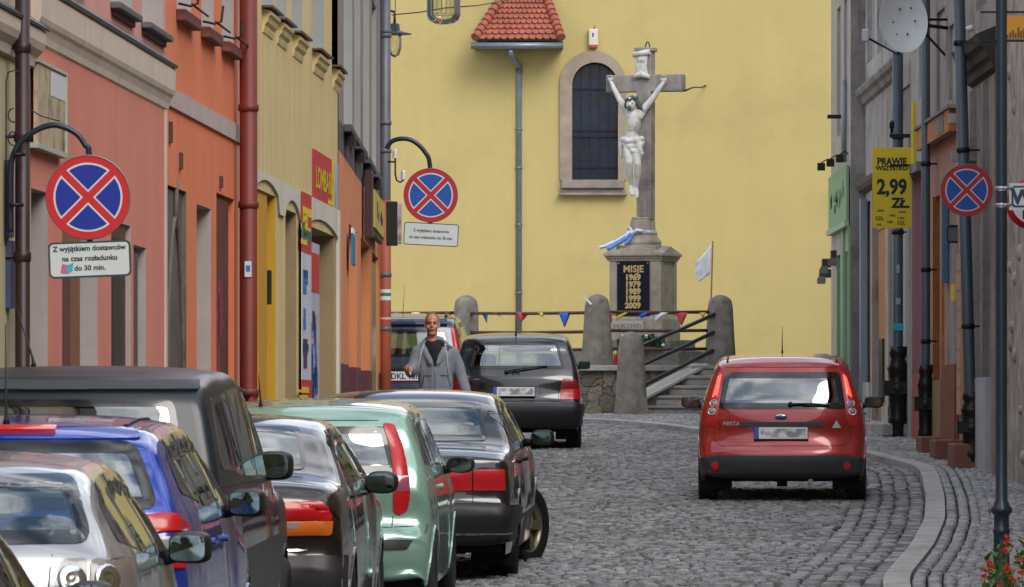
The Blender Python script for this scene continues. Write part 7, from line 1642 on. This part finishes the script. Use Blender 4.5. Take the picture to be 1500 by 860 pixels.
# ---- mint green hatchback
def green_hatch():
    Y0 = 39.6; c = Car('green_hatchback', 'mint green hatchback with a tall red tail light, parked behind the black saloon', -1.34, Y0, gz(-1.27, Y0) - .05, .040, 1.1, 1.66,
        [(.16, .26), (.04, .29), (.0, .38), (.0, .55), (.03, .62), (.10, .68), (.10, .90), (.13, 1.0), (.24, 1.20), (.31, 1.345), (.40, 1.425), (.62, 1.46), (1.3, 1.485), (1.9, 1.46), (2.3, 1.37), (2.95, 1.03), (3.4, .90), (3.7, .74), (3.8, .55), (3.81, .38), (3.7, .25)],
        paint('paint_mint', (.24, .41, .335), .35, .26), tumble=.22, belt=.97, rc=.13, wheel_r=.29, axles=(.60, 3.06), sill=.22, cr_rear=.10, waist=.64, zs=.965)
    c.glass(rpoly([(-.60, 1.005), (.60, 1.005), (.515, 1.315), (-.515, 1.315)], .05), 'rear', 'rear_window', .05); windscreen(c, 1.0, 1.36, .62, .5)
    sideglass(c, [rpoly([(.52, 1.06), (1.25, 1.0), (1.25, 1.38), (.66, 1.36)], .05), rpoly([(1.30, .995), (2.55, .95), (2.3, 1.18), (1.95, 1.36), (1.30, 1.39)], .05)]); c.body()
    L1 = rpoly([(.485, 1.335), (.56, 1.325), (.625, 1.16), (.665, .98), (.675, .86), (.655, .76), (.60, .72), (.565, .75), (.565, .98), (.54, 1.16)], .02)
    rearlamps(c, 'tail_light', [(L1, 'rear', m_lred, .010, .012), (rpoly([(.572, .985), (.660, .985), (.668, .88), (.572, .88)], .01), 'rear', m_lpink, .021, .002), (rpoly([(.04, .76), (.12, .76), (.17, .95), (.26, 1.14), (.24, 1.2), (.16, 1.1)], .02), 'right', m_lred, .006, 0)])
    slab(c, 'bumper_strip', rpoly([(.28, .50), (.66, .50), (.70, .565), (.28, .565)], .012), 'rear', .014, m_trimb, True)
    c.plate(-.05, .84); c.wiper(-.05, 1.01, .38, 1.0); mb = MB(); p, n = c.hit('rear', .42, .70); put_text(mb, 'PUNTO', .045, .40, .683, Matrix.Translation((0, p.y - .014, 0)), 0, .001); mb.build('badge_lettering', m_trimb, c.t)
    seams(c, rear=[[(-.565, .72), (-.56, .645), (.56, .645), (.565, .72)], [(-.78, .655), (-.57, .645)], [(.78, .655), (.57, .645)], [(-.46, 1.355), (.46, 1.355)]], right=[[(1.27, .28), (1.27, .97)], [(.25, .66), (.20, .60)], [(2.4, .28), (2.5, .92)]])
    handles(c, [(1.42, .88)]); c.wheels(w_=.18); c.seats(.95, 1.75, .38); c.mirror(.895, 2.35, 1.0, .19, .125, e=.8); front(c, .68); c.antenna(-.32, .52, .22, 0, .18)
    mb = MB(); mb.ellipsoid(c.lift('rear', -.10, 1.36, .004), (.012, .01, .012), None, 10, 8); mb.build('washer_nozzle', m_trimb, c.t)
green_hatch()
# ---- dark saloon with red and orange lamps
def dark_saloon():
    Y0 = 34.8; c = Car('dark_saloon', 'dark brown black saloon with red and orange tail lights, parked behind the mint green hatchback', -1.79, Y0, gz(-1.72, Y0) - .06, .040, 1.0, 1.70,
        [(.14, .28), (.03, .31), (.0, .40), (.0, .62), (.03, .665), (.02, .80), (.04, .98), (.12, 1.045), (.35, 1.08), (.62, 1.11), (.85, 1.21), (1.15, 1.345), (1.4, 1.395), (1.9, 1.415), (2.4, 1.385), (2.75, 1.29), (3.3, 1.03), (3.9, .90), (4.25, .74), (4.38, .56), (4.39, .38), (4.25, .27)],
        paint('paint_darkbrown', (.020, .014, .012), .4, .22), tumble=.27, belt=1.0, rc=.15, wheel_r=.30, axles=(.90, 3.48), sill=.22, cr_rear=.12, waist=.66)
    c.glass(rpoly([(-.58, 1.115), (.58, 1.115), (.50, 1.355), (-.50, 1.355)], .06), 'rear', 'rear_window', .03); windscreen(c, 1.03, 1.32, .62, .5)
    sideglass(c, [rpoly([(1.12, 1.08), (1.85, 1.04), (1.84, 1.335), (1.42, 1.33), (1.16, 1.26)], .03), rpoly([(1.90, 1.04), (3.0, 1.0), (2.7, 1.2), (2.4, 1.32), (1.90, 1.335)], .03)]); c.body()
    rearlamps(c, 'tail_light', [(rpoly([(.42, .845), (.76, .845), (.75, .91), (.70, .95), (.47, .95), (.42, .91)], .02), 'rear', m_lred, .012, .014), (rpoly([(.42, .76), (.755, .76), (.765, .842), (.42, .842)], .012), 'rear', m_lor, .012, .008), (rpoly([(.425, .80), (.58, .80), (.58, .835), (.425, .835)], .008), 'rear', m_lcl, .0195, 0), (rpoly([(.04, .77), (.20, .78), (.18, .94), (.06, .95)], .02), 'right', m_lred, .008, 0)])
    slab(c, 'bumper_trim', rect(-.80, .62, .668, .682, .004), 'rear', .012, m_chrome); slab(c, 'bumper_lower', rpoly([(-.82, .27), (.82, .27), (.83, .645), (-.83, .645)], .02), 'rear', .012, mat('bumper_charcoal', (.022, .020, .022), .5, coat=.0))
    slab(c, 'fog_reflector', rpoly([(.41, .505), (.53, .505), (.54, .54), (.52, .575), (.41, .575)], .015), 'rear', .022, m_refl)
    c.plate(-.05, .86)
    seams(c, rear=[[(.43, 1.05), (.41, .98), (.41, .70)], [(-.43, 1.05), (-.41, .98), (-.41, .70)]], right=[[(1.87, .28), (1.87, 1.03)], [(3.0, .28), (3.0, .98)]])
    handles(c, [(1.25, .95), (2.05, .94)]); c.wheels(); c.seats(1.5, 2.2, .38); c.mirror(.89, 2.65, .985, .20, .14, e=.75); front(c, .7)
dark_saloon()
# ---- grey black box-shaped off-roader
def suv():
    Y0 = 29.9; c = Car('off_roader', 'tall dark grey off-roader with a boxy hard top beyond the blue estate', -2.25, Y0, gz(-2.1, Y0) - .08, .040, .9, 1.76,
        [(.12, .40), (.03, .43), (.0, .52), (.0, .70), (.03, .78), (.05, 1.15), (.08, 1.25), (.17, 1.52), (.22, 1.64), (.30, 1.715), (.5, 1.745), (1.4, 1.765), (2.2, 1.73), (2.5, 1.62), (3.05, 1.20), (3.9, 1.08), (4.35, .95), (4.5, .7), (4.5, .5), (4.4, .38)],
        mat('hardtop_grey', (.009, .015, .022), .32, coat=.0, var=.1), tumble=.15, belt=1.18, rc=.09, wheel_r=.36, axles=(.95, 3.55), sill=.36, cr_rear=.05, waist=.78)
    c.glass(rpoly([(-.70, 1.24), (.66, 1.24), (.585, 1.62), (-.62, 1.62)], .05), 'rear', 'rear_window', .035); windscreen(c, 1.22, 1.62, .64, .55)
    sideglass(c, [rpoly([(.34, 1.28), (1.25, 1.22), (1.25, 1.64), (.48, 1.62)], .04), rpoly([(1.30, 1.22), (2.0, 1.20), (2.0, 1.66), (1.30, 1.65)], .04), rpoly([(2.05, 1.20), (2.85, 1.18), (2.6, 1.42), (2.42, 1.60), (2.05, 1.65)], .04)]); c.body()
    # two tone flank
    fl_ = MB()
    for ax in ('right', 'left'): c.patch(fl_, dens([(.1, .86), (3.2, .86), (3.25, 1.15), (.1, 1.17)], .06), ax, .004, .01, 0, .04)
    fl_.build('flank_paint', paint('paint_darkgreenblack', (.016, .020, .022), .3, .2), c.t)
    slab(c, 'roof_edge', rpoly([(-.70, 1.66), (.70, 1.66), (.69, 1.705), (-.69, 1.705)], .01), 'rear', .02, m_bumpg, rim=.03)
    rearlamps(c, 'tail_light', [(rpoly([(.70, .80), (.84, .80), (.84, 1.08), (.72, 1.08)], .015), 'rear', m_lred, .01, .005)])
    slab(c, 'bumper', rpoly([(-.88, .45), (.88, .45), (.88, .70), (-.88, .70)], .02), 'rear', .04, m_trimb, rim=.04)
    seams(c, right=[[(1.27, .42), (1.27, 1.2)], [(2.02, .42), (2.02, 1.2)], [(.15, 1.19), (3.0, 1.17)]]); handles(c, [(1.45, 1.05), (2.2, 1.03)], m_trimb); c.wheels(w_=.24, inset_=-.02)
    c.seats(1.3, 2.0, .6); c.mirror(.885, 2.66, 1.235, .195, .155, e=.6); front(c, .85)
    mb = MB(); c.patch(mb, dens(rect(-.66, .66, .74, 1.22, .03), .06), 'rear', .006, .01, 0, .04); mb.build('tailgate', paint('paint_darkgreenblack', ()), c.t)
    c.antenna(-.30, 1.9, .34, -.10, .0)
suv()
# ---- blue estate
def blue_estate():
    Y0 = 25.4; c = Car('blue_estate', 'bright blue estate car with a red brake bar on its roof edge', -2.17, Y0, gz(-2.1, Y0) + .01, .030, .9, 1.70,
        [(.14, .27), (.03, .30), (.0, .40), (.0, .66), (.04, .74), (.06, 1.02), (.09, 1.09), (.26, 1.30), (.35, 1.40), (.48, 1.445), (.8, 1.46), (1.6, 1.475), (2.1, 1.45), (2.45, 1.34), (3.05, 1.03), (3.6, .90), (3.95, .74), (4.05, .56), (4.06, .38), (3.95, .26)],
        paint('paint_blue', (.012, .045, .36), .35, .22), tumble=.24, belt=1.05, rc=.13, wheel_r=.30, axles=(.80, 3.25), sill=.22, cr_rear=.10, waist=.64)
    c.glass(rpoly([(-.70, 1.105), (.70, 1.105), (.58, 1.385), (-.58, 1.385)], .07), 'rear', 'rear_window', .05); windscreen(c, 1.02, 1.36, .62, .5)
    sideglass(c, [rpoly([(.58, 1.16), (1.15, 1.10), (1.17, 1.40), (.70, 1.385)], .05), rpoly([(1.21, 1.09), (1.85, 1.06), (1.85, 1.405), (1.23, 1.40)], .04), rpoly([(1.90, 1.055), (2.80, 1.01), (2.45, 1.22), (2.2, 1.36), (1.90, 1.385)], .04)]); c.body()
    rearlamps(c, 'tail_light', [(rpoly([(.62, 1.0), (.80, 1.01), (.78, 1.07), (.74, 1.09), (.62, 1.08)], .015), 'rear', m_lred, .012, .006), (rpoly([(.62, .925), (.81, .935), (.80, 1.005), (.62, .995)], .012), 'rear', m_lcl, .010, .004), (rpoly([(.62, .845), (.80, .855), (.81, .93), (.62, .92)], .012), 'rear', m_lred, .012, .004), (rpoly([(.06, .78), (.20, .80), (.20, 1.02), (.10, 1.05)], .015), 'right', m_lred, .006, 0)])
    slab(c, 'brake_bar', rect(-.24, .245, 1.41, 1.43, .006), 'rear', .030, m_refl, rim=.03); slab(c, 'spoiler', rpoly([(-.60, 1.392), (.60, 1.392), (.56, 1.435), (-.56, 1.435)], .02), 'rear', .008, c.col, rim=.04)
    slab(c, 'bumper_strip', rect(-.8, .8, .50, .56, .02), 'rear', .012, m_trimb); c.plate(0, .84)
    seams(c, rear=[[(.545, 1.03), (.56, .66), (-.56, .66), (-.545, 1.03)]], right=[[(1.19, .28), (1.19, 1.0)], [(1.87, .28), (1.87, 1.0)], [(2.8, .28), (2.8, .95)]]); handles(c, [(1.33, .93), (2.05, .92)])
    mb = MB(); c.patch(mb, dens(rpoly([(.55, .86), (.68, .86), (.68, .96), (.55, .96)], .03), .03), 'right', .002, .004, 0, .03); mb.build('fuel_flap', c.col, c.t)
    c.wheels(); c.seats(1.1, 1.9, .38); c.mirror(.89, 2.5, 1.06, .16, .125, e=.5); front(c, .68); c.antenna(0.02, .55, .42, 0, .02)
    mb = MB(); 
    for sg in (-1, 1): mb = MB(); mb.tube([c.lift('top', sg * .50, y, .004) for y in np.linspace(.75, 2.1, 10)], .007, 6); mb.build('roof_gutter', m_trimb, c.t)
blue_estate()
# ---- silver hatchback
def silver_hatch():
    Y0 = 20.8; c = Car('silver_hatchback', 'silver hatchback with clear tail lights, parked behind the blue estate', -2.15, Y0, gz(-2.1, Y0) - .035, .012, .8, 1.71,
        [(.14, .27), (.03, .30), (.0, .40), (.0, .66), (.04, .76), (.06, 1.02), (.10, 1.11), (.28, 1.25), (.42, 1.355), (.60, 1.405), (.95, 1.43), (1.6, 1.44), (2.05, 1.41), (2.4, 1.31), (3.0, 1.01), (3.6, .88), (4.0, .72), (4.12, .56), (4.13, .38), (4.0, .26)],
        paint('paint_silver', (.36, .38, .41), .35, .28), tumble=.26, belt=1.06, rc=.13, wheel_r=.30, axles=(.80, 3.35), sill=.22, cr_rear=.11, waist=.64)
    c.glass(rpoly([(-.71, 1.145), (.71, 1.145), (.62, 1.375), (-.62, 1.375)], .06), 'rear', 'rear_window', .045); windscreen(c, 1.0, 1.34, .62, .5)
    sideglass(c, [rpoly([(.66, 1.14), (1.2, 1.09), (1.22, 1.36), (.80, 1.34)], .04), rpoly([(1.26, 1.08), (1.85, 1.05), (1.85, 1.37), (1.28, 1.36)], .04), rpoly([(1.90, 1.045), (2.75, 1.0), (2.42, 1.18), (2.15, 1.32), (1.90, 1.355)], .04)]); c.body()
    rearlamps(c, 'tail_light', [(rpoly([(.58, .96), (.70, .955), (.70, 1.095), (.61, 1.095)], .02), 'rear', m_lcl, .010, .006), (rpoly([(.71, .955), (.82, .96), (.80, 1.085), (.71, 1.095)], .02), 'rear', mat('lamp_smoke', (.20, .17, .16), .2, coat=.3), .010, .006), (rpoly([(.58, .85), (.83, .85), (.82, .95), (.58, .955)], .015), 'rear', m_lred, .010, .004), (rpoly([(.05, .72), (.24, .74), (.22, .93), (.09, .95)], .02), 'right', m_lcl, .008, 0)])
    for sg in (-1, 1):
        for x_ in (.645, .76): p, n = c.hit('rear', sg * x_, 1.025); mb = MB(); mb.lathe([(.052, .016), (.045, .024), (.02, .018), (.001, .02)], Matrix.Translation(p) @ n.to_track_quat('Z', 'Y').to_matrix().to_4x4(), 20); mb.build('lamp_reflector', m_chrome, c.t)
    c.plate(0, .84); seams(c, rear=[[(.58, 1.11), (.575, 1.06), (.57, .95), (.44, .74), (-.44, .74), (-.57, .95), (-.575, 1.06), (-.58, 1.11)]], right=[[(1.24, .28), (1.24, .98)], [(1.87, .28), (1.87, .97)]]); handles(c, [(1.35, .90), (2.05, .89)])
    c.wheels(); c.seats(1.1, 1.9, .36); c.mirror(.90, 2.45, 1.05, .155, .12, e=.5); front(c, .66)
silver_hatch()
# ---- grey car cut by the corner
def grey_car():
    Y0 = 16.0; c = Car('grey_hatchback', 'grey hatchback nearest the camera, only its window and wing mirror in the bottom left corner', -2.30, Y0, gz(-2.1, Y0) - .0, .035, .5, 1.72,
        [(.14, .27), (.03, .30), (.0, .40), (.0, .60), (.04, .66), (.06, .90), (.10, .99), (.30, 1.20), (.46, 1.33), (.62, 1.40), (.95, 1.43), (1.6, 1.44), (2.05, 1.40), (2.4, 1.29), (3.0, 1.0), (3.6, .88), (4.0, .72), (4.12, .56), (4.13, .38), (4.0, .26)],
        paint('paint_grey', (.14, .17, .18), .4, .28), tumble=.26, belt=.96, rc=.12, wheel_r=.30, axles=(.80, 3.3), sill=.22, cr_rear=.1, waist=.64)
    c.glass(rpoly([(-.60, 1.0), (.60, 1.0), (.505, 1.33), (-.505, 1.33)], .06), 'rear', 'rear_window', .06); windscreen(c, 1.0, 1.33, .62, .5)
    sideglass(c, [rpoly([(.86, 1.06), (1.3, 1.0), (1.32, 1.32), (1.0, 1.31)], .04), rpoly([(1.36, .99), (1.95, .97), (1.95, 1.33), (1.38, 1.33)], .04), rpoly([(2.0, .97), (2.8, .94), (2.45, 1.18), (2.2, 1.29), (2.0, 1.32)], .03)]); c.body()
    rearlamps(c, 'tail_light', [(rpoly([(.5, .72), (.8, .72), (.78, .93), (.52, .93)], .02), 'rear', m_lred, .010, .006)]); c.plate(0, .84); seams(c, right=[[(1.34, .28), (1.34, .98)], [(1.97, .28), (1.97, .97)]]); handles(c, [(1.5, .90), (2.1, .89)])
    c.wheels(); c.seats(1.1, 1.9, .36); c.mirror(.94, 2.52, 1.01, .145, .115, e=.7); front(c, .66)
grey_car()
# blue bin beyond the red hatchback
bn_ = thing('waste_bin', 'blue waste bin by the green shop, its lid just above the red hatchback roof', 'bin', (4.52, 91.6, gbase(91.6) + .03)); m_bb = mat('bin_blue', (.02, .09, .28), .45, var=.08); hb_ = (HZ - 519) * 91.6 / F - bn_.location.z
mb = MB(); mb.hexa([(-.17, -.2, .06), (.17, -.2, .06), (.17, .2, .06), (-.17, .2, .06)], [(-.21, -.25, hb_ - .06), (.21, -.25, hb_ - .06), (.21, .25, hb_ - .06), (-.21, .25, hb_ - .06)]); mb.build('body', m_bb, bn_, bevel=.015)
mb = MB(); mb.hexa([(-.23, -.27, hb_ - .058), (.23, -.27, hb_ - .058), (.23, .27, hb_ - .058), (-.23, .27, hb_ - .058)], [(-.20, -.22, hb_ - .01), (.20, -.22, hb_ - .01), (.20, .24, hb_ + .01), (-.20, .24, hb_ + .01)]); mb.build('lid', m_bb, bn_, bevel=.012)
for sg in (-1, 1): mb = MB(); mb.lathe([(.001, -.02), (.08, -.02), (.09, 0), (.08, .02), (.001, .02)], Matrix.Translation((sg * .16, .2, .09)) @ Matrix.Rotation(R(90), 4, 'Y'), 16); mb.build('wheel', m_tyre, bn_)
# ================================================================== WALKING MAN
mxY = 69.2; ms = F / mxY; mgz = gz(-.85, mxY)
man = thing('person', 'close cropped man in a grey hooded jacket walking down the street holding a cigarette', 'person', ((636 - 750) / ms, mxY, mgz))
def q_(px, py, y=0.): return ((px - 636) / ms, y, (HZ - py) / ms - mgz)
m_skin = mat('skin', (.46, .225, .155), .5, var=.12, vscale=14, bump=.15, bscale=60); m_hood = mat('hoodie_grey', (.185, .21, .25), .95, var=.14, vscale=9, bump=.5, bscale=60); m_jean = mat('jeans', (.03, .045, .08), .9, var=.2, vscale=9, bump=.3)
m_tee = mat('tee_black', (.008, .008, .010), .9); m_lace = mat('lace_white', (.45, .46, .48), .8); m_hairm = mat('cropped_hair', (.16, .085, .06), .8, var=.2, vscale=30)
hz_ = q_(634, 476)[2]
def P3(x, y, z): return (x, y, z)
hx = q_(633, 0)[0]
hand = Vector(q_(597, 541, -.34)); handR = Vector(q_(685, 588, -.05))
sh = [('e', (hx, .012, hz_ + .045), (.078, .098, .098)), ('e', (hx, -.018, hz_ - .030), (.064, .078, .075)), ('e', (hx, -.045, hz_ - .092), (.042, .040, .034)),
      ('e', (hx, -.098, hz_ - .012), (.014, .024, .024)), ('e', (hx, -.088, hz_ + .018), (.009, .018, .028)), ('e', (hx, -.088, hz_ - .052), (.026, .016, .012)), ('e', (hx, -.082, hz_ + .034), (.048, .012, .010)),
      ('e', (hx - .080, .012, hz_ - .002), (.012, .020, .032)), ('e', (hx + .080, .012, hz_ - .002), (.012, .020, .032)), ('e', (hx - .045, -.058, hz_ - .025), (.024, .03, .022)), ('e', (hx + .045, -.058, hz_ - .025), (.024, .03, .022)),
      ('c', [(hx, .01, hz_ - .06), (hx, .03, hz_ - .14), (hx, .04, hz_ - .22)], [.058, .060, .075]),
      ('c', [q_(618, 520, .03), q_(655, 520, .03)], [.09, .09]), ('c', [q_(637, 520, .03), q_(637, 545, .03), q_(638, 575, .03)], [.10, .105, .105]),
      ('c', [q_(614, 520, .04), q_(605, 541, -.02), hand + Vector((0, .06, .0))], [.058, .048, .030]), ('c', [q_(660, 518, .03), q_(675, 548, .04), handR + Vector((0, 0, .06))], [.058, .048, .032]),
      ('c', [q_(630, 582, .02), q_(628, 632, -.10), (q_(626, 0)[0], -.16, .10)], [.10, .07, .05]), ('c', [q_(644, 582, .02), q_(648, 635, .06), (q_(648, 0)[0], .22, .12)], [.10, .07, .05]),
      ('c', [(q_(626, 0)[0], -.14, .06), (q_(626, 0)[0], -.32, .045)], [.045, .04]), ('c', [(q_(648, 0)[0], .24, .08), (q_(648, 0)[0], .12, .045)], [.045, .04])]
# hands: palm and five bent fingers
def hand_shapes(c, ax, ay, az, s):
    """ax: across palm, ay: finger direction, az: palm normal"""
    out = [('c', [c - ay * .035, c + ay * .02], [.026, .030]), ('e', c + ax * .018, (.022, .022, .026)), ('e', c - ax * .018, (.022, .022, .026))]
    for k, (o, l) in enumerate(((-.031, .85), (-.011, 1.0), (.010, .95), (.030, .75))):
        b = c + ax * o + ay * .032; m1 = b + ay * .034 * l + az * .006; m2 = m1 + ay * .018 * l + az * .022; e_ = m2 + az * .018 - ay * .004
        out.append(('c', [b, m1, m2, e_], [.0098, .0092, .0085, .0075]))
    b = c + ax * -.036 - ay * .012; out.append(('c', [b, b - ax * .016 + ay * .028 + az * .010, b - ax * .006 + ay * .050 + az * .022], [.012, .0105, .009]))
    return out
sh += hand_shapes(hand, Vector((0, .3, 1)).normalized(), Vector((.25, -.9, .1)).normalized(), Vector((1, .2, -.4)).normalized(), 1)
sh += hand_shapes(handR, Vector((0, -1, 0)), Vector((0, 0, -1)), Vector((-1, 0, 0)), 1)
pb_ = organic('body', sh, m_skin, man, voxel=.0075, smooth=2)
sh = [('e', (hx, .018, hz_ + .052), (.079, .098, .096))]
hair = organic('hair', sh, m_hairm, pb_, voxel=.01, smooth=1)
bm = bmesh.new(); bm.from_mesh(hair.data); bmesh.ops.delete(bm, geom=[v for v in bm.verts if v.co.y < -.055 + (v.co.z - hz_ - .10) * -.6 or v.co.z < hz_ + .03], context='VERTS'); bm.to_mesh(hair.data); bm.free()
for sg in (-1, 1):
    mb = MB(); mb.ellipsoid((hx + sg * .031, -.086, hz_ + .018), (.012, .006, .005), None, 10, 8); mb.build('eye', mat('eye_dark', (.03, .022, .02), .3), pb_)
    mb = MB(); mb.tube([(hx + sg * .014, -.097, hz_ + .036), (hx + sg * .050, -.088, hz_ + .038)], .0032, 6); mb.build('eyebrow', m_hairm, pb_)
mb = MB(); mb.ellipsoid((hx, -.102, hz_ - .052), (.024, .005, .0055), None, 12, 6); mb.build('mouth', mat('lips', (.20, .06, .05), .5), pb_)
# t-shirt
sh = [('c', [q_(637, 515, .01), q_(637, 545, .0)], [.115, .115]), ('c', [q_(630, 507, .02), q_(644, 507, .02)], [.075, .075])]
organic('t_shirt', sh, m_tee, man, voxel=.012, smooth=2)
sh = [('c', [q_(616, 517, .04), q_(636, 512, .05), q_(657, 517, .04)], [.092, .085, .092]),
      ('c', [q_(624, 524, .02), q_(625, 545, .0), q_(626, 567, .0)], [.112, .100, .100]), ('c', [q_(651, 524, .02), q_(650, 545, .0), q_(651, 567, .0)], [.112, .100, .100]),
      ('c', [q_(626, 573, .0), q_(638, 575, -.02), q_(651, 573, .0)], [.10, .11, .10]), ('c', [q_(637, 541, .02), q_(638, 567, .02)], [.152, .152]), ('c', [q_(637, 520, .06), q_(638, 536, .05)], [.15, .15]),
      ('c', [q_(613, 517, .04), q_(607, 533, .01), q_(602, 545, -.04)], [.090, .078, .068]), ('c', [q_(602, 545, -.04), q_(599, 541, -.16), hand + Vector((.0, .06, 0))], [.066, .056, .043]),
      ('c', [q_(662, 517, .04), q_(671, 536, .05), q_(676, 552, .04)], [.080, .072, .066]), ('c', [q_(676, 552, .04), q_(681, 568, -.01), q_(685, 582, -.05)], [.066, .062, .055]),
      ('c', [q_(621, 506, .03), q_(628, 500, .09), q_(634, 499, .12), q_(644, 500, .09), q_(651, 506, .03)], [.052, .06, .068, .06, .052]),
      ('c', [q_(620, 507, .02), q_(624, 518, -.07), q_(631, 532, -.12)], [.045, .036, .030]), ('c', [q_(652, 507, .02), q_(648, 518, -.07), q_(641, 532, -.12)], [.045, .036, .030])]
hd = organic('hooded_jacket', sh, m_hood, man, voxel=.012, smooth=3)
# open the neckline of the jacket in a V
bm = bmesh.new(); bm.from_mesh(hd.data)
def inV(co):
    x = co.x - q_(637, 0)[0]; z = co.z; zt = q_(0, 500)[2]; zb_ = q_(0, 536)[2]
    return co.y < .0 and z > zb_ and abs(x) < .075 * min(1, (z - zb_) / (zt - zb_)) + .004
bmesh.ops.delete(bm, geom=[v for v in bm.verts if inV(v.co)], context='VERTS'); bm.to_mesh(hd.data); bm.free()
bvh = BVHTree.FromPolygons([v.co for v in hd.data.vertices], [tuple(p.vertices) for p in hd.data.polygons])
def on(px, py, lift=.006):
    x, _, z = q_(px, py); h = bvh.ray_cast(Vector((x, -2, z)), Vector((0, 1, 0))); return (h[0] + Vector((0, -lift, 0))) if h[0] is not None else Vector((x, -.13, z))
mb = MB(); mb.tube([on(638, y) for y in range(537, 574, 3)], .006, 6); mb.build('zip', mat('zip_steel', (.3, .3, .31), .4, metal=.5), hd)
for pts in ([(621, 505), (616, 520), (613, 535), (614, 548)], [(652, 505), (655, 520), (656, 535), (657, 552)]):
    mb = MB(); mb.tube([on(*p, .010) for p in pts], .007, 6); mb.build('drawstring', m_lace, hd)
mb = MB()
for (px, py, w_, h_) in ((650, 506, 8, 2.2), (653, 510, 5, 2.6), (657, 508, 5, 1.6)):
    c_ = [on(px, py, .008), on(px + w_, py, .008), on(px + w_, py + h_, .008), on(px, py + h_, .008)]; mb.add([tuple(v) for v in c_], [(0, 1, 2, 3)])
mb.build('chest_print', mat('print_dark', (.02, .022, .035), .8), hd)
mb = MB(); mb.tube([on(x, 571, .0) for x in np.linspace(613, 662, 12)], .012, 6); mb.build('waist_ribbing', m_hood, hd)
for pts in ([(618, 565), (622, 550), (632, 550)], [(660, 565), (655, 550), (645, 550)]): mb = MB(); mb.tube([on(*p, .002) for p in pts], .006, 6); mb.build('pocket_seam', mat('seam_grey', (.09, .095, .105), .9), hd)
sh = [('c', [q_(631, 578, .02), q_(629, 632, -.10), (q_(627, 0)[0], -.15, .14)], [.125, .090, .072]), ('c', [q_(645, 578, .02), q_(649, 635, .06), (q_(649, 0)[0], .21, .16)], [.125, .090, .072])]
organic('jeans', sh, m_jean, man, voxel=.012, smooth=3)
for x_, y0_, y1_, z_ in ((q_(626, 0)[0], -.13, -.36, .05), (q_(648, 0)[0], .26, .06, .06)):
    mb = MB(); mb.ellipsoid((x_, (y0_ + y1_) / 2, z_), (.058, abs(y1_ - y0_) / 2 + .04, .055), None, 16, 10, 0, .7); mb.build('shoe', mat('shoe_dark', (.02, .02, .022), .6), man)
cg = thing('cigarette', 'white lit cigarette held between the fingers of the walking man', 'cigarette', (man.location.x + hand.x + .03, mxY + hand.y - .07, mgz + hand.z - .03))
mb = MB(); mb.tube([(0, 0, .0), (.015, -.05, -.035)], .006, 8); mb.build('paper', mat('paper_white', (.8, .8, .78), .7), cg); mb = MB(); mb.tube([(.015, -.05, -.035), (.018, -.060, -.042)], .0065, 8); mb.build('ember', mat('ash', (.25, .22, .2), .9), cg)
